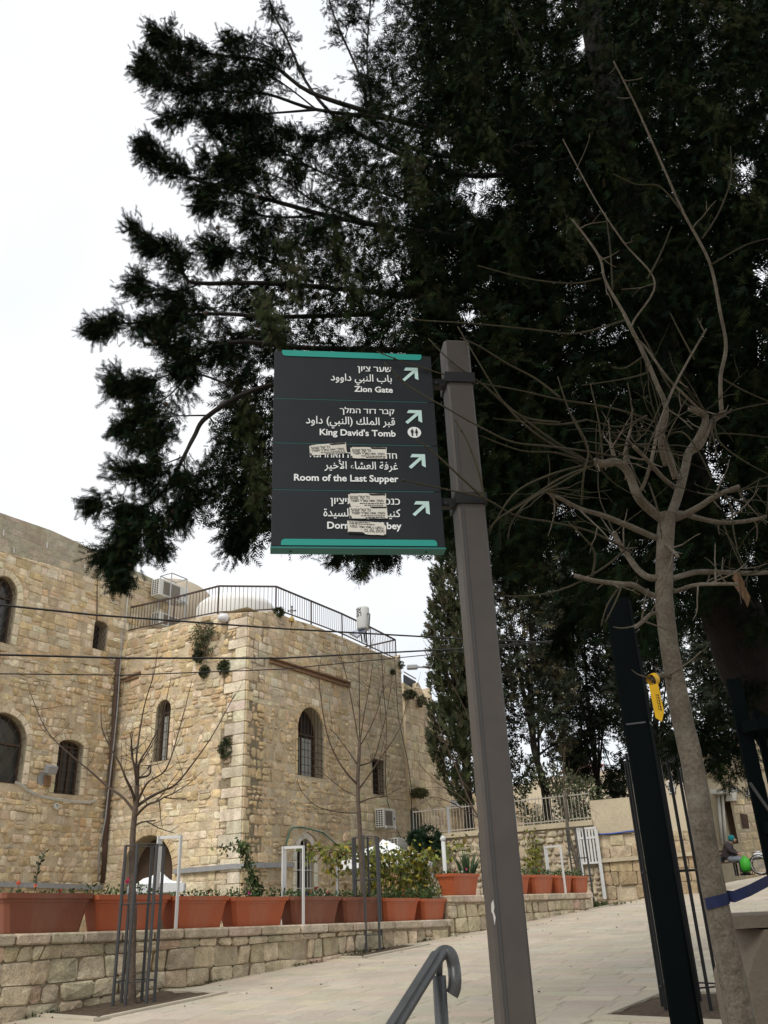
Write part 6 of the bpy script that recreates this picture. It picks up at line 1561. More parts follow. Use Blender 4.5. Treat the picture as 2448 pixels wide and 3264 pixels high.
# olive shrub behind the railing
def shrub(name, label, c, r, n, size, cols, wts, tpl=LEAFQ, sq=1.0, cat='shrub', up=.3, stem=True, group=None, lump=2.2, thr=-.2):
    e = empty(name, c - Vector((0, 0, r * sq)), label, cat, group)
    x = rg.normal(size=(n, 3)); x /= np.linalg.norm(x, axis=1, keepdims=True); k = rg.random((n, 1)) ** .45; o = x * k * r; o[:, 2] *= sq; P = o + np.array(c)
    kp = lumps(P, lump / r * .5, r) > thr; P = P[kp]; x = x[kp]; m = len(P)
    foliage('foliage', P, x + rg.normal(0, .6, (m, 3)) + np.array([0, 0, up]), rg.uniform(.6, 1.4, m) * size, tpl, pal(m, cols, wts, .3), e, kind='stuff')
    if stem:
        mb = MB(); b = c - Vector((0, 0, r * sq))
        for _ in range(9): i = int(rg.integers(m)); mb.tube([b, b.lerp(Vector(P[i]), .5) + Vector((0, 0, r * .1)), P[i]], [size * .12, size * .09, size * .04], 4)
        mb.build('stems', M_TWIG, e)
    return e
OL = [(.085, .095, .05), (.06, .075, .035), (.12, .12, .075)]
shrub('olive_shrub', 'grey green olive shrub behind the iron railing right of the sign post', PD(1760, 2560, 29.5), 1.25, 4200, .12, OL, [4, 3, 2], sq=1.0)
shrub('olive_shrub', 'thin grey green shrub behind the railing at its right end', PD(1850, 2560, 30), .9, 1800, .12, OL, [4, 3, 2])
CP = [(.07, .085, .042), (.09, .105, .05), (.045, .058, .03), (.13, .11, .065)]
for u, v, r, sq, lab, f in ((656, 2035, .36, 1.15, 'largest caper bush hanging on the wall below the roof railing', B1), (634, 2092, .13, 1.1, 'small caper tuft below the largest caper bush', B1), (716, 2128, .15, 1.1, 'small caper tuft by the middle cable near the tower corner', B1), (652, 2140, .12, 1.1, 'small caper tuft under the middle cable', B1),
                            (720, 2384, .16, 1.5, 'long caper tuft on the pale corner stones', B1), (888, 1950, .13, .7, 'small green tuft at the corner post of the roof railing', B2)):
    shrub('wall_shrub', lab, f.P(u, v, r * .4), r * 1.35, int(900 + 5200 * r), .075, CP, [4, 3, 3, 1], sq=sq, cat='wall plant', up=-.5, tpl=TUFT, lump=3.4, thr=-.02, group='caper bushes on the walls')
for u, v, r, lab in ((1278, 2120, .13, 'green tuft high on the right corner of the tower'), (1252, 2142, .09, 'tiny tuft at the right end of the tower wall')):
    shrub('wall_shrub', lab, B2.P(u, v, .06), r, 600, .06, CP, [4, 3, 3, 1], cat='wall plant', up=-.1, group='caper bushes on the walls')
shrub('wall_shrub', 'green weeds on the ledge of the terrace house', CF.P(1305, 2215, .2), .3, 900, .1, CP, [4, 3, 2, 1], sq=.5, cat='wall plant', group='caper bushes on the walls')
shrub('wall_shrub', 'mossy growth on the sill between the tower and the terrace house', CF.P(1333, 2530, .2), .42, 1100, .09, [(.11, .12, .05), (.14, .13, .07)], [1, 1], sq=.4, cat='wall plant', group='caper bushes on the walls')
shrub('wall_shrub', 'brown tuft hanging on the stub wall of the terrace house', CF.P(1342, 2236, .2), .25, 700, .08, CP, [1, 1, 2, 4], cat='wall plant', group='caper bushes on the walls')
shrub('dark_shrub', 'dark green bush hanging over the retaining wall below the railing', GF.P(1366, 2688, .45), .42, 4200, .10, [(.014, .032, .014), (.02, .04, .018)], [1, 1], tpl=TUFT, sq=1.2, up=-.4)
shrub('dark_shrub', 'smaller dark green bush left of the one hanging below the railing', GF.P(1330, 2672, .4), .3, 1800, .10, [(.014, .032, .014), (.02, .04, .018)], [1, 1], tpl=TUFT, sq=.8, up=-.4)

# ================================================================ planter plants, climbers and the vine
GREEN = [(.05, .09, .028), (.075, .11, .035), (.035, .065, .022), (.12, .13, .05)]
def plant(am, z, W, c, label, n=260, h=.16, flowers=(), span=.9, cols=GREEN, wts=(4, 3, 3, 1), leaf=.045, name='potted_plant', shift=0):
    o = WF.pt(am + shift, z, c); e = empty(name, o, label, 'plant', 'plants in the planters')
    a = rg.uniform(-.5, .5, n) * W * span + shift; b = rg.uniform(-.5, .5, n) * .3
    hh = h * (.45 + .55 * np.array([noise.noise(Vector((x * 6 + am, am, 0))) for x in a]) + .25); t = rg.random(n)
    P = np.array([tuple(WF.pt(am + x, z + .01 + max(.02, hv) * tt, c + y)) for x, y, hv, tt in zip(a, b, hh, t)]); D = rg.normal(0, 1, (n, 3)) + np.array([0, 0, .7])
    foliage('leaves', P, D, rg.uniform(.6, 1.4, n) * leaf, LEAFQ, pal(n, cols, wts, .3), e, kind='stuff')
    mb = MB()
    for k in range(10): i = int(rg.integers(n)); q = Vector(P[i]); mb.tube([(q.x, q.y, z), q], .003, 3)
    mb.build('stems', M_TWIGG, e)
    for x, hz_, r, colr in flowers:
        p = WF.pt(am + x, z + hz_, c + rg.uniform(0, .15)); k = 14; S = rg.normal(size=(k, 3))
        f = foliage('flower', np.repeat(np.array([tuple(p)]), k, 0), S, np.full(k, r), LEAFQ, pal(k, [colr], [1], .2), e, M_PETAL); MB().tube([(p.x, p.y, z), p], .003, 3).build('flower_stem', M_TWIGG, f)
    return e
RED, PNK, ORG, PUR, WHT = (.5, .015, .03), (.6, .1, .2), (.6, .12, .05), (.08, .02, .12), (.7, .66, .6)
pr_ = PLANT
plant(*pr_[0], 'low sparse plants with small orange flowers in the faded brown planter', 130, .08, [(-.36, .16, .035, ORG), (-.15, .13, .03, ORG), (.2, .07, .025, RED)])
plant(*pr_[1], 'green leaves and one crimson flower in the planter behind the first guard', 260, .2, [(-.02, .22, .045, (.55, .01, .12)), (.1, .08, .03, WHT)])
plant(*pr_[2], 'mixed leaves with small red and white flowers by the frame leg', 260, .13, [(.05, .08, .025, WHT), (.22, .09, .022, RED), (.3, .07, .02, ORG), (-.25, .07, .03, WHT)])
plant(*pr_[3], 'leafy plant with a pink flower in the bright orange planter', 380, .2, [(-.12, .1, .03, (.6, .05, .3)), (.28, .05, .02, WHT)])
plant(*pr_[4], 'pansies and red flowers in the faded planter left of the second guard', 380, .18, [(0, .12, .028, ORG), (.12, .17, .035, RED), (-.12, .09, .03, PUR), (.05, .07, .03, PUR), (.3, .1, .028, PNK), (.2, .06, .028, WHT)])
plant(*pr_[5], 'green leaves above the planter behind the second guard', 300, .17, [(.1, .1, .025, ORG)])
plant(*pr_[6], 'bushy trailing plant with orange flowers under the vine', 520, .24, [(.1, .17, .028, ORG), (.2, .1, .03, ORG), (-.1, .12, .02, WHT)])
plant(*pr_[7], 'green plant spilling over the planter at the end of the lower wall', 520, .3)
plant(*pr_[8], 'low leaves with pink flowers round the spiky plant', 240, .12, [(-.2, .1, .03, PNK), (.12, .13, .035, PNK), (.0, .08, .03, WHT)])
for i, lab in ((9, 'green plant right of the sign post'), (10, 'small yellow green plant left of the frame leg'), (11, 'dark green plant spilling over behind the third guard'), (12, 'low green plant in the last planter')):
    plant(*pr_[i], lab, 260, .2, [(.1, .12, .03, RED)] if i in (9, 10) else ())
# upright sprig in the first planter
am, z, W, c = pr_[0]
e = empty('potted_sapling', WF.P(113, 2835, -.22), 'single upright sprig with dark oval leaves in the faded brown planter', 'plant', 'plants in the planters')
q = curve_pts([WF.P(u, v, -.22) for u, v in ((113, 2838), (118, 2790), (128, 2750), (145, 2712))], 4); MB().tube(q, rads(len(q), .007, .003), 5).build('stem', M_TWIG, e)
for k in range(15):
    p = q[int(2 + (len(q) - 3) * k / 14)]; s = 1 if k % 2 else -1; dv = np.array([[s * .6 + rg.normal(0, .2), rg.normal(0, .3), .6]])
    foliage('leaf', np.array([tuple(p)]), dv, np.array([.075]), LEAFQ, pal(1, [(.03, .045, .022), (.05, .06, .03)], [1, 1]), e)
# spiky plant
e = empty('spiky_plant', WF.P(1505, 2790, -.22), 'spiky plant with long narrow upright leaves in the planter by the sign post', 'plant', 'plants in the planters')
b0 = WF.P(1492, 2788, -.22)
for k in range(34):
    a = rg.uniform(-1, 1); L = rg.uniform(.3, .58); b = b0 + WD * (a * .22); d_ = Vector((WD.x * a * .65, WD.y * a * .65 + rg.normal(0, .25), 1)).normalized(); sd = d_.cross(Vector((.3, 1, 0))).normalized() * .016; m_ = b + d_ * L * .5; t_ = b + d_ * L + Vector((a * .05, 0, -.03))
    o = Vector((.0, .008, 0)); mb = MB(); mb.cur = (*vary((.075, .12, .06), .25), 1); mb.add([b - sd, b + o, b + sd, m_ - sd * .9, m_ + o, m_ + sd * .9, t_], [(0, 1, 4, 3), (1, 2, 5, 4), (3, 4, 6), (4, 5, 6)]); mb.build('leaf', M_LEAF, e, colors=True)
# climber on the frame wire
def climber(name, label, strokes, n, spread, leaf, cols, wts, cat, foot):
    e = empty(name, foot, label, cat); PP = []
    mb = MB()
    for pts, w in strokes:
        q = curve_pts([Vector(p) for p in pts], 5); mb.tube(q, .006, 4); Q = np.array([tuple(x) for x in q]); k = int(n * w); i = rg.integers(0, len(Q), k); PP.append(Q[i] + rg.normal(0, spread, (k, 3)))
    mb.build('stems', M_TWIG, e); P = np.concatenate(PP); m = len(P)
    foliage('leaves', P, rg.normal(0, .7, (m, 3)) + np.array([0, -.2, -.7]), rg.uniform(.6, 1.35, m) * leaf, LEAFQ, pal(m, cols, wts, .25), e, kind='stuff'); return e
w_ = lambda u, v, c=-.3: WF.P(u, v, c)
climber('climbing_plant', 'leafy climber rising from the bright orange planter, its tip bent left', [([w_(812, 2850), w_(800, 2800), w_(792, 2750), w_(778, 2710), w_(772, 2690)], 1.0), ([w_(772, 2690), w_(750, 2692), w_(715, 2700), w_(690, 2704)], .25), ([w_(830, 2850), w_(815, 2815), w_(800, 2790)], .6)], 220, .045, .07, GREEN, (4, 4, 3, 2), 'climber', w_(812, 2855))
VN = [(.23, .22, .035), (.15, .17, .04), (.32, .26, .03), (.10, .13, .035), (.17, .12, .04)]
vz = -.85
wv = lambda u, v, c=vz: WF.P(u, v, c)
strk = [([wv(985, 2716), wv(1060, 2712), wv(1160, 2720), wv(1260, 2728), wv(1365, 2715)], .55)]
for u in range(1180, 1375, 15): strk.append(([wv(u, 2722 + rg.uniform(-10, 10)), wv(u + rg.uniform(-8, 8), 2765), wv(u + rg.uniform(-14, 14), 2800 + rg.uniform(0, 30)), wv(u + rg.uniform(-14, 14), 2860)], .26 if u > 1270 else .15))
for u in (1050, 1075, 1100, 1140, 1160): strk.append(([wv(u, 2715), wv(u + 5, 2750), wv(u + 3, 2775)], .07))
strk.append(([wv(1400, 2850), wv(1390, 2760), wv(1440, 2700), wv(1480, 2690)], .2)); strk.append(([wv(1190, 2720), wv(1200, 2760), wv(1210, 2800)], .2))
climber('grape_vine', 'yellowing grape vine trained on wires behind the planters', strk, 540, .085, .105, VN, (3, 4, 1.6, 3, 1), 'vine', Vector((*wv(1300, 2860).xy, YARD)))
climber('climbing_plant', 'thin yellow green climber on the rough wall right of the sign post', [([GF.P(u, v, .2) for u, v in ((1680, 2790), (1690, 2740), (1700, 2700), (1690, 2650))], 1), ([GF.P(u, v, .2) for u, v in ((1700, 2790), (1712, 2740), (1705, 2690))], 1)], 170, .11, .1, VN[:4], (3, 3, 1, 2), 'climber', Vector((*GF.P(1690, 2800, .2).xy, YARD)))
# weeds at the foot of the wall and in the pits
n = 900; sl = rg.uniform(-6, 10.5, n); sel = np.array([noise.noise(Vector((x * 1.7, 0, 4))) for x in sl]) > .12; sl = sl[sel]; n = len(sl)
P = np.array([tuple(Vector((*WF.pt(s, 0, .03 + abs(rg.normal(0, .03))).xy, 0))) for s in sl]); P[:, 2] = [gz(x, y) + .02 for x, y in P[:, :2]]
wd = foliage('weeds', P, rg.normal(0, .6, (n, 3)) + np.array([0, 0, .8]), rg.uniform(.02, .055, n), LEAFQ, pal(n, [(.06, .08, .03), (.1, .09, .045), (.05, .045, .025)], [2, 1, 2]), None); tag(wd, kind='stuff')
c3 = g3; n = 500; P = np.stack([rg.normal(c3.x, .3, n), rg.normal(c3.y, .25, n), np.zeros(n)], 1); P[:, 2] = [gz(x, y) + .02 for x, y in P[:, :2]]
tag(foliage('grass', P, rg.normal(0, .5, (n, 3)) + np.array([0, 0, 1]), rg.uniform(.04, .1, n), LEAFQ, pal(n, [(.05, .075, .025), (.08, .09, .035)], [1, 1]), None), kind='stuff')

n = 150; sl = rg.uniform(-7, 12, n); ol = rg.gamma(1.2, 1.6, n); P = np.array([tuple(wl(a, b)) for a, b in zip(sl, ol)]); P[:, 2] = [gz(x, y) + .02 for x, y in P[:, :2]]
tag(foliage('fallen_leaves', P, np.concatenate([rg.normal(0, 1, (n, 2)), rg.normal(0, .12, (n, 1))], 1), rg.uniform(.02, .05, n), LEAFQ, pal(n, [(.14, .09, .045), (.08, .06, .035), (.2, .14, .06)], [2, 2, 1]), None), kind='stuff')

# ================================================================ bare trees
def twigs(mb, p, d, L, r, lvl, up=.5, kids=(2, 4), bend=.25, n=5):
    pts = [p]; dd = d.normalized()
    for i in range(n):
        dd = (dd + Vector(rg.normal(0, bend / n ** .5, 3)) + Vector((0, 0, up / n))).normalized(); pts.append(pts[-1] + dd * L / n)
    mb.tube(pts, rads(len(pts), r, r * .42), 5 if r > .008 else 4, cap=False)
    if lvl:
        for _ in range(int(rg.integers(kids[0], kids[1] + 1))):
            i = int(rg.integers(1, n)); t = (pts[i + 1] - pts[i]).normalized(); o = Vector(rg.normal(0, 1, 3)); o = (o - t * o.dot(t)).normalized()
            twigs(mb, pts[i], t * .75 + o * .75, L * rg.uniform(.3, .6), r * .6, lvl - 1, up, kids, bend, n)
def limb(mb, pts, r0, r1, n=8, rough=.12, k=4): q = curve_pts(pts, k); mb.tube(q, rads(len(q), r0, r1), n, rough=rough); return q
# young tree in the first guard
def young(name, label, foot, tr, limbs, d, whips, seed, r=.05, m=M_BARKY, wl=.5, up=.5, fan=1.0):
    global rg; keep = rg; rg = np.random.default_rng(seed)
    e = empty(name, foot, label, 'tree', 'young bare trees along the wall'); q = [foot - Vector((0, 0, .05))] + [PD(u, v, d) for u, v in tr]
    mb = MB(); q = limb(mb, q, r, r * .6, 9, .2); mb.build('trunk', m, e, smooth=True)
    for pts, r0, r1, nw in limbs:
        mb = MB(); q = limb(mb, [PD(u, v, d + dz) for u, v, dz in pts], r0, r1, 6)
        for _ in range(nw):
            i = int(rg.integers(len(q) // 3, len(q) - 1)); t = (q[i + 1] - q[i]).normalized(); o = Vector(rg.normal(0, 1, 3)); twigs(mb, q[i], t * .5 + o * .6 * fan, wl * rg.uniform(.4, 1.1), max(r1, .004), 1, up, (0, 2))
        mb.build('branch', M_TWIG, e, smooth=True)
    rg = keep; return e
young('young_tree', 'young bare tree with crooked spreading branches inside the first guard', Vector((g1.x, g1.y, gz(g1.x, g1.y))), [(420, 3100), (425, 2900), (421, 2760), (425, 2640), (434, 2560), (437, 2500)], [
    ([(430, 2590, 0), (400, 2550, .1), (370, 2525, .2), (340, 2505, .3), (290, 2460, .3), (230, 2410, .3), (150, 2330, .35), (95, 2205, .35)], .022, .005, 7),
    ([(437, 2540, 0), (440, 2480, 0), (445, 2430, 0), (475, 2380, .1), (500, 2330, .2), (520, 2280, .2), (545, 2160, .2)], .02, .004, 6),
    ([(430, 2560, 0), (420, 2520, -.1), (400, 2480, -.2), (385, 2440, -.2), (350, 2380, -.2), (325, 2320, -.2), (322, 2250, -.2)], .02, .004, 6),
    ([(436, 2570, 0), (480, 2540, .1), (520, 2520, .2), (560, 2500, .3), (610, 2440, .3), (680, 2340, .3), (750, 2210, .3)], .022, .004, 7),
    ([(436, 2560, 0), (455, 2520, -.1), (475, 2490, -.2), (530, 2450, -.3), (570, 2330, -.3), (612, 2170, -.3)], .018, .004, 5),
    ([(437, 2500, 0), (435, 2420, .1), (440, 2370, .1), (460, 2250, .1), (490, 2150, .1), (503, 2070, .1)], .016, .004, 3),
    ([(437, 2510, 0), (430, 2450, -.1), (420, 2400, -.1), (437, 2380, 0)], .02, .008, 6),
    ([(432, 2630, 0), (455, 2620, -.1), (495, 2615, -.2)], .014, .008, 1),
    ([(433, 2600, 0), (470, 2565, -.2), (500, 2555, -.3), (528, 2538, -.3)], .02, .009, 5),
    ([(440, 2480, 0), (475, 2470, .1), (480, 2440, .1), (468, 2450, .2)], .016, .006, 6)], g1.y, 6, 3, r=.05, wl=.55)
young('young_tree', 'young bare tree with long upright whips inside the second guard', Vector((g2.x, g2.y, gz(g2.x, g2.y))), [(1165, 2960), (1158, 2850), (1150, 2700), (1142, 2560), (1140, 2480), (1145, 2400), (1146, 2350)], [
    ([(1146, 2360, 0), (1146, 2260, .1), (1145, 2160, .1), (1144, 2060, .1)], .014, .006, 3),
    ([(1144, 2370, 0), (1125, 2260, 0), (1105, 2160, 0), (1080, 2075, 0)], .013, .005, 3),
    ([(1147, 2370, 0), (1160, 2280, 0), (1175, 2200, 0), (1190, 2110, 0)], .013, .005, 3),
    ([(1146, 2380, 0), (1180, 2320, .1), (1210, 2240, .1), (1228, 2120, .1)], .012, .005, 4),
    ([(1140, 2500, 0), (1110, 2470, -.1), (1070, 2410, -.1), (1040, 2330, -.1), (1020, 2200, -.1), (1015, 2110, -.1)], .022, .005, 6),
    ([(1141, 2520, 0), (1170, 2480, .1), (1210, 2420, .1), (1270, 2330, .1), (1300, 2230, .1)], .018, .005, 6),
    ([(1145, 2440, 0), (1190, 2420, .2), (1215, 2340, .2), (1235, 2260, .2), (1250, 2160, .2)], .015, .005, 4),
    ([(1142, 2560, 0), (1180, 2545, .2), (1230, 2535, .2), (1300, 2500, .2)], .014, .004, 6),
    ([(1145, 2590, 0), (1090, 2590, -.2), (1010, 2570, -.2), (960, 2520, -.2), (947, 2480, -.2)], .012, .004, 5),
    ([(1142, 2540, 0), (1100, 2520, .2), (1060, 2490, .2), (1000, 2440, .2)], .012, .004, 6),
    ([(1141, 2440, 0), (1100, 2380, -.2), (1060, 2330, -.2), (1035, 2320, -.2)], .012, .004, 5)], g2.y, 6, 8, r=.05, wl=.7, up=.9, fan=.7)
young('young_tree', 'slim bare tree inside the third guard by the white gate', Vector((g3.x, g3.y, gz(g3.x, g3.y))), [(1850, 2800), (1830, 2720), (1812, 2660), (1806, 2600), (1800, 2520)], [
    ([(1802, 2600, 0), (1780, 2550, .2), (1760, 2480, .2), (1750, 2420, .2)], .016, .005, 6), ([(1803, 2560, 0), (1820, 2500, .2), (1850, 2440, .2)], .015, .005, 6), ([(1800, 2530, 0), (1795, 2450, 0), (1800, 2380, 0)], .015, .005, 6), ([(1808, 2620, 0), (1840, 2570, 0), (1870, 2540, 0)], .012, .005, 5)], g3.y, 5, 4, r=.06, m=M_BARK, wl=.6)
young('young_tree', 'bare tree behind the sign post, its branches crossing the columnar cypress', Vector((g4.x, g4.y, gz(g4.x, g4.y))), [(1565, 2800), (1545, 2680), (1530, 2600)], [
    ([(1535, 2620, 0), (1500, 2560, .1), (1460, 2460, .1), (1420, 2370, .1), (1390, 2290, .1), (1360, 2260, .1)], .022, .006, 8), ([(1532, 2610, 0), (1470, 2540, .2), (1400, 2500, .2), (1330, 2430, .2)], .014, .004, 6), ([(1530, 2610, 0), (1440, 2560, -.2), (1380, 2540, -.2), (1340, 2560, -.2)], .012, .004, 5), ([(1530, 2600, 0), (1540, 2450, .2), (1500, 2300, .2), (1440, 2180, .2)], .015, .005, 6)], g4.y, 6, 5, r=.05, wl=.8)

# ---- the near tree at the right
ND = 3.15
nf = PD(2400, 3400, ND); nt = empty('bare_tree', (nf.x, nf.y, gz(nf.x, nf.y)), 'near bare tree with pale mottled trunk and knobbly pruned limbs at the right', 'tree')
n3 = lambda x, y, d=0: PD(1300 + x / 1.445, 1000 + y / 1.445, ND + d)
n6 = lambda x, y, d=0: PD(1200 + x / 1.329, y / 1.329, ND + d)
mb = MB(); tk = [Vector((nf.x, nf.y, gz(nf.x, nf.y) - .1)), PD(2364, 3264, ND), PD(2318, 3040, ND), PD(2278, 2850, ND), PD(2242, 2650, ND), PD(2210, 2450, ND), PD(2172, 2280, ND), PD(2140, 2100, ND), PD(2118, 1930, ND), PD(2118, 1800, ND), PD(2122, 1700, ND), PD(2128, 1640, ND)]
q = curve_pts(tk, 6); rr_ = [.046, .043, .041, .040, .040, .040, .038, .035, .033, .033, .034, .031]
rf = [rr_[min(i // 6, 11)] + (rr_[min(i // 6 + 1, 11)] - rr_[min(i // 6, 11)]) * (i % 6) / 6 + .004 * max(0, noise.noise(Vector((i * .45, 0, 0)))) for i in range(len(q))]
mb.tube(q, rf, 18, rough=.06).build('trunk', M_BARK, nt, smooth=True)
NL = [
    ([n3(1190, 960), n3(1100, 890, -.05), n3(1055, 835, -.1), n3(1015, 730, -.12), n3(965, 685, -.15), n3(900, 690, -.2), n3(860, 680, -.22)], .028, .019),
    ([n3(1195, 960), n3(1240, 850, .05), n3(1275, 720, .08), n3(1295, 640, .1), n3(1345, 560, .1), n3(1370, 475, .1), n3(1300, 435, .05)], .029, .017),
    ([n3(1445, 455, .12), n3(1440, 300, .1), n3(1465, 150, .08), n3(1440, 0, .05), n6(1410, 1110, .05), n6(1300, 900, 0), n6(1220, 720, 0), n6(1100, 450, 0), n6(1005, 260, 0)], .013, .005),
    ([n3(1295, 640, .1), n3(1350, 600, .1), n3(1400, 500, .12), n3(1460, 455, .12)], .02, .016),
    ([n3(1190, 700, 0), n3(1165, 590, -.05), n3(1190, 440, -.08), n3(1140, 310, -.1), n3(1080, 170, -.1), n3(1000, 10, -.12), n6(1050, 1330, -.12), n6(970, 1190, -.12), n6(940, 1080, -.12), n6(830, 930, -.12)], .018, .005),
    ([n3(1235, 760, .05), n3(1195, 640, .0), n3(1165, 560, -.05)], .02, .018),
    ([n3(1240, 940), n3(1340, 890, -.05), n3(1400, 850, -.1), n3(1450, 825, -.1), n3(1525, 795, -.1)], .022, .011),
    ([n3(1260, 920), n3(1350, 945, .1), n3(1450, 962, .1), n3(1560, 955, .1), n3(1650, 935, .1)], .017, .01),
    ([n3(1140, 1030), n3(1000, 970, -.1), n3(900, 930, -.15), n3(800, 900, -.2), n3(700, 850, -.22), n3(620, 810, -.25)], .02, .007),
    ([n3(1115, 1215), n3(1060, 1180, .05), n3(1010, 1110, .1), n3(975, 1060, .1), n3(950, 1010, .1)], .019, .014),
    ([n3(1110, 1290), n3(1040, 1250, -.1), n3(980, 1245, -.15), n3(860, 1230, -.2), n3(765, 1205, -.2)], .017, .010),
    ([n3(1230, 1215), n3(1330, 1190, .1), n3(1450, 1190, .15), n3(1570, 1195, .2), n3(1700, 1190, .2)], .017, .011),
    ([n3(1225, 1280), n3(1320, 1250, -.1), n3(1420, 1245, -.15), n3(1510, 1245, -.15)], .012, .008),
    ([n3(1125, 1380), n3(1090, 1410, -.1), n3(1052, 1440, -.15)], .011, .009),
    ([PD(2140, 2160, ND), PD(2105, 2152, ND - .06), PD(2080, 2165, ND - .1)], .014, .011),
    ([n3(1190, 1065, -.03), n3(1215, 1085, -.07), n3(1245, 1120, -.1)], .012, .008),
    ([n3(1060, 830, -.1), n3(1090, 780, -.12), n3(1120, 680, -.14), n3(1150, 540, -.14), n3(1180, 450, -.14), n3(1230, 330, -.12), n3(1300, 200, -.1), n3(1375, 70, -.1)], .011, .005),
    ([n3(1010, 720, -.1), n3(1000, 640, -.1), n3(1030, 520, -.1)], .012, .006), ([n3(960, 690, -.15), n3(945, 640, -.15), n3(935, 600, -.15)], .012, .009),
    ([n3(1370, 470, .1), n3(1280, 380, 0), n3(1200, 300, -.1), n3(1100, 160, -.15), n3(1030, 60, -.2), n6(1180, 1200, -.2), n6(1050, 1030, -.2), n6(930, 850, -.2), n6(790, 590, -.2)], .008, .0035),
    ([n3(1230, 800, 0), n3(1170, 750, -.1), n3(1090, 660, -.2), n3(1040, 610, -.25)], .013, .009),
]
TKQ = q[:]
for pts, r0, r1 in NL:
    nb = min(TKQ, key=lambda x: (x - pts[0]).length)
    if (nb - pts[0]).length < .13: pts = [nb] + pts
    r0 *= .74; r1 *= .8; mb = MB(); q = limb(mb, pts, r0, r1, 9, .12, 6)
    for _ in range(4):
        i = int(rg.integers(len(q) // 2, len(q) - 1)); t = (q[i + 1] - q[i]).normalized(); o = Vector(rg.normal(0, 1, 3)); twigs(mb, q[i], t * .3 + o, rg.uniform(.05, .22), min(.004, r1), 1, .2, (0, 1))
    for i in range(3):             # knuckles and pruning scars
        p = q[int(rg.integers(len(q) // 2, len(q)))]; mb.lathe(p, [(r1 * .5, -r1), (r1 * 1.25, -r1 * .4), (r1 * 1.3, r1 * .4), (r1 * .5, r1)], 7, tuple(rg.normal(0, 1, 3)))
    mb.build('branch', M_BARK, nt, smooth=True)
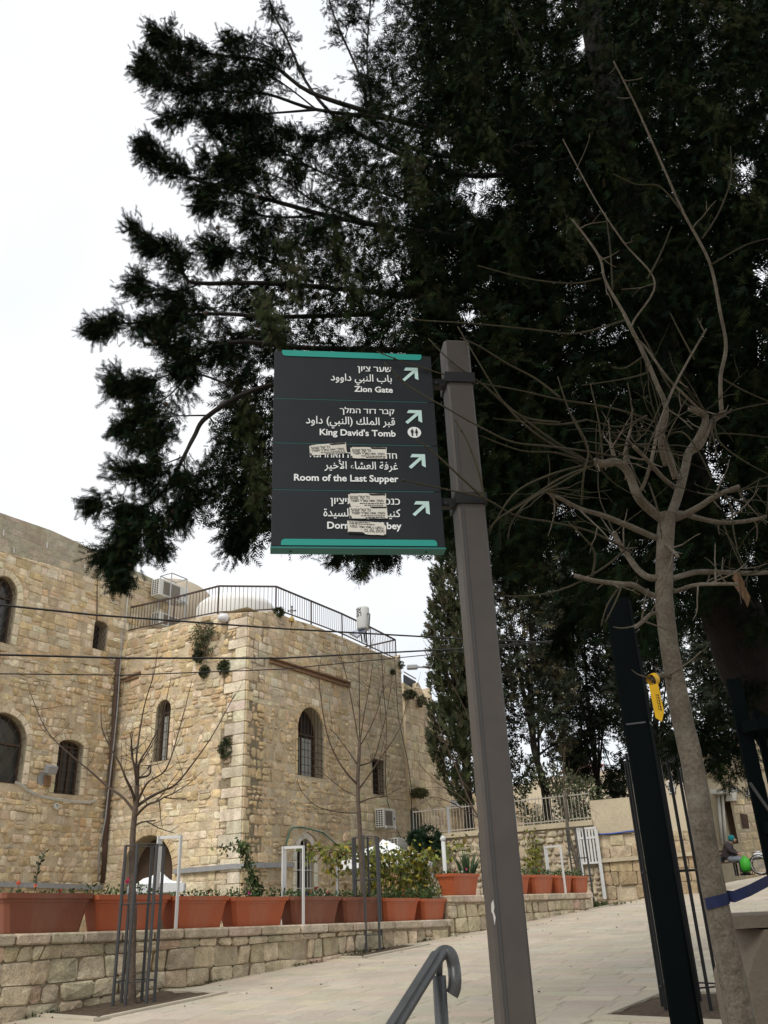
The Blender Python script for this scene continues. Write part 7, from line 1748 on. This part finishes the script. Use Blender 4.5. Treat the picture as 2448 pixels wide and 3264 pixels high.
WH = [  # long whips drawn after the photograph
    [n3(860, 690, -.2), n3(760, 650, -.3), n3(600, 560, -.4), n3(450, 420, -.45), n3(330, 230, -.5), n3(230, 60, -.5)],
    [n3(960, 660, -.15), n3(800, 630, -.3), n3(640, 610, -.45), n3(480, 590, -.5), n3(330, 520, -.55), n3(170, 430, -.6), n3(0, 330, -.6), PD(1225, 1155, ND - .62)],
    [n3(1030, 1100, 0), n3(860, 1010, -.2), n3(690, 965, -.3), n3(500, 930, -.4), n3(350, 850, -.5), n3(180, 810, -.55), n3(0, 772, -.6), PD(1285, 1531, ND - .62)],
    [n3(350, 850, -.5), n3(230, 740, -.55), n3(120, 640, -.58), n3(40, 580, -.6)],
    [n3(350, 850, -.5), n3(330, 740, -.52), n3(270, 580, -.54), n3(210, 480, -.55)],
    [n3(1140, 500, 0), n3(1000, 450, -.2), n3(860, 420, -.3), n3(700, 395, -.35), n3(500, 350, -.4), n3(260, 305, -.45), n3(0, 228, -.5), PD(1200, 1120, ND - .52)],
    [n3(700, 385, -.35), n3(590, 300, -.36), n3(450, 225, -.38), n3(330, 150, -.4), n3(240, 110, -.4)],
    [n3(700, 500, -.3), n3(520, 470, -.4), n3(350, 330, -.45), n3(200, 220, -.5), n3(95, 115, -.5)],
    [n3(1000, 30, -.1), n3(780, 90, -.2), n3(600, 75, -.25), n3(300, 45, -.3), n3(60, 30, -.3), n6(130, 1340, -.3)],
    [n3(860, 700, -.2), n3(800, 560, -.3), n3(740, 440, -.3), n3(690, 290, -.3)],
    [n3(900, 700, -.2), n3(880, 500, -.2), n3(840, 320, -.2)],
    [n3(860, 690, -.2), n3(700, 780, -.3), n3(560, 860, -.4), n3(480, 960, -.4), n3(460, 1040, -.4)],
    [n3(850, 700, -.2), n3(700, 760, -.3), n3(520, 880, -.4), n3(420, 940, -.45), n3(370, 1000, -.45)],
    [n3(840, 690, -.2), n3(660, 740, -.3), n3(500, 820, -.38), n3(400, 960, -.4), n3(370, 1020, -.4)],
    [n3(840, 690, -.2), n3(680, 640, -.3), n3(520, 630, -.35), n3(330, 560, -.4)],
    [n3(830, 680, -.2), n3(650, 570, -.3), n3(480, 440, -.35), n3(400, 370, -.4)],
    [n3(820, 490, -.2), n3(700, 510, -.25), n3(560, 500, -.3), n3(390, 482, -.3)],
    [n3(1100, 470, -.1), n3(980, 520, -.2), n3(870, 500, -.25), n3(815, 485, -.25)],
    [n3(850, 1210, -.2), n3(860, 1100, -.25), n3(800, 1020, -.3), n3(740, 960, -.3)],
    [n3(980, 1250, -.15), n3(920, 1340, -.2), n3(890, 1440, -.2)], [n3(985, 1250, -.15), n3(960, 1320, -.2), n3(910, 1420, -.22)],
    [n3(1000, 1090, 0), n3(900, 1170, -.1), n3(760, 1250, -.2), n3(600, 1295, -.3), n3(410, 1300, -.35)],
    [n3(1450, 300, .1), n3(1560, 360, .1), n3(1700, 420, .1)], [n3(1400, 470, .1), n3(1560, 430, .1), n3(1700, 405, .1)],
    [n3(1410, 480, .1), n3(1430, 580, .1), n3(1520, 660, .1), n3(1660, 740, .1)], [n3(1300, 640, .1), n3(1400, 560, .1), n3(1530, 555, .1), n3(1660, 570, .1)],
    [n3(1460, 830, -.1), n3(1490, 900, -.1), n3(1500, 1000, -.1), n3(1520, 1090, -.1)], [n3(1450, 960, .1), n3(1490, 1060, .1), n3(1540, 1170, .1)],
    [n3(1180, 570, 0), n3(1260, 545, -.1), n3(1330, 620, -.1), n3(1400, 760, -.1)], [n3(1110, 780, -.1), n3(1150, 900, -.15), n3(1170, 1040, -.15)],
    [n3(800, 880, -.2), n3(810, 740, -.3), n3(830, 620, -.3), n3(760, 470, -.3)], [n3(1080, 200, -.1), n3(1000, 250, -.1), n3(940, 245, -.15)], [n3(1320, 210, -.1), n3(1250, 80, -.1), n3(1210, 0, -.1)],
    [n3(1110, 270, -.1), n3(1000, 300, -.15), n3(800, 330, -.2)], [n3(1300, 430, .05), n3(1200, 330, 0), n3(1120, 170, 0), n3(1060, 60, 0)], [n6(1420, 1120, .05), n6(1560, 1040, .05), n6(1660, 1010, .05)], [n6(1290, 890, 0), n6(1200, 790, 0), n6(1100, 780, 0), n6(1000, 735, 0)],
    [n6(1380, 1010, .05), n6(1450, 900, .05), n6(1500, 760, .05), n6(1500, 620, .05)], [n6(950, 1180, -.12), n6(830, 1200, -.15), n6(640, 1180, -.2), n6(430, 1125, -.2)], [n6(1000, 1230, -.1), n6(990, 1050, -.1), n6(970, 900, -.1)], [n6(1150, 1180, -.2), n6(1210, 1060, -.2), n6(1250, 960, -.2)],
]
for pts in WH:
    mb = MB(); q = limb(mb, pts, .0048, .0022, 6, .1, 6)
    for i in range(2, len(q) - 1, 4): mb.lathe(q[i], [(.002, -.004), (.0062, 0), (.002, .004)], 5, (q[i + 1] - q[i]).normalized())   # buds
    mb.build('twig', M_TWIGG, nt, smooth=True)
for _ in range(55):                # finer side twigs from the knobs
    s = [n3(870, 690, -.2), n3(1040, 600, -.2), n3(1370, 450, .1), n3(1450, 830, -.1), n3(950, 1010, .1), n3(1650, 930, .1), n3(1570, 1195, .2), n3(1170, 560, -.05), n3(640, 815, -.25)][int(rg.integers(9))]
    mb = MB(); twigs(mb, s, Vector((rg.normal(-.4, .8), rg.normal(-.2, .6), rg.normal(.1, .6))), rg.uniform(.12, .4), .003, 1, .1, (0, 2), .35); mb.build('twig', M_TWIGG, nt, smooth=True)
# dry leaves still hanging
for k, (x, y) in enumerate(((1520, 1210), (1540, 1240), (1515, 1180))):
    e_ = n3(x, y, .05); mb = MB(); mb.add([e_, e_ + Vector((-.022, .01, -.03)), e_ + Vector((-.012, -.01, -.075)), e_ + Vector((.004, .012, -.1)), e_ + Vector((.02, 0, -.06)), e_ + Vector((.016, .014, -.02))], [(0, 1, 2), (0, 2, 3), (0, 3, 4), (0, 4, 5)]); mb.build('dry_leaf', M_DRYLEAF, nt)
# yellow tag looped round the stub
e = empty('plastic_tag', PD(2084, 2160, ND - .1), 'yellow plastic tag looped over the stub of the near tree', 'tag')
c = PD(2082, 2166, ND - .095); ax = (PD(2105, 2155, ND - .06) - PD(2080, 2165, ND - .1)).normalized(); mb = MB(); n = 16; vs = []
u1 = ax.cross(Vector((0, 0, 1))).normalized(); u2 = u1.cross(ax)
for i in range(n):
    t = 2 * math.pi * i / n; o = u1 * math.cos(t) * .018 + u2 * math.sin(t) * .022; vs += [c + o - ax * .016, c + o + ax * .016]
mb.add(vs, [(2 * i, 2 * ((i + 1) % n), 2 * ((i + 1) % n) + 1, 2 * i + 1) for i in range(n)]); mb.build('loop', M_YTAG, e, smooth=True)
q = [PD(u, v, ND - .12) for u, v in ((2069, 2186), (2097, 2178), (2117, 2268), (2110, 2300), (2090, 2288))]; MB().prism(q, (0, .0025, 0)).build('strip', M_YTAG, e)
mb = MB()
for k in range(6):
    p = PD(2098 + k * 1.8, 2216 + k * 9, ND - .1215); mb.box(p, .004, .0008, .007); mb.box(p + Vector((-.007, 0, .002)), .002, .0008, .006)
mb.build('print', M_INK, [x for x in e.children if x.name.startswith('strip')][0], kind='stuff')
# navy strap round the trunk, pulled to the right
e = empty('webbing_strap', PD(2290, 2870, ND), 'navy blue webbing strap tied round the near trunk and pulled right', 'strap')
tc = PD(2281, 2868, ND); rt = .044
P = []
for i in range(15):
    t = math.radians(200 + i * 12.5); P.append(Vector((tc.x + rt * math.cos(t), tc.y + rt * math.sin(t), tc.z - .012 + .0016 * i)))
P += [PD(2340, 2858, ND - .03), PD(2390, 2838, ND + .02), PD(2440, 2812, ND + .1), PD(2560, 2750, ND + .3)]
mb = MB(); hw2 = .0175; vs = []
for i, p in enumerate(P): vs += [p + Vector((0, 0, hw2)), p - Vector((0, 0, hw2))]
mb.add(vs, [(2 * i, 2 * i + 2, 2 * i + 3, 2 * i + 1) for i in range(len(P) - 1)]); mb.build('band', M_STRAP, e, smooth=True)
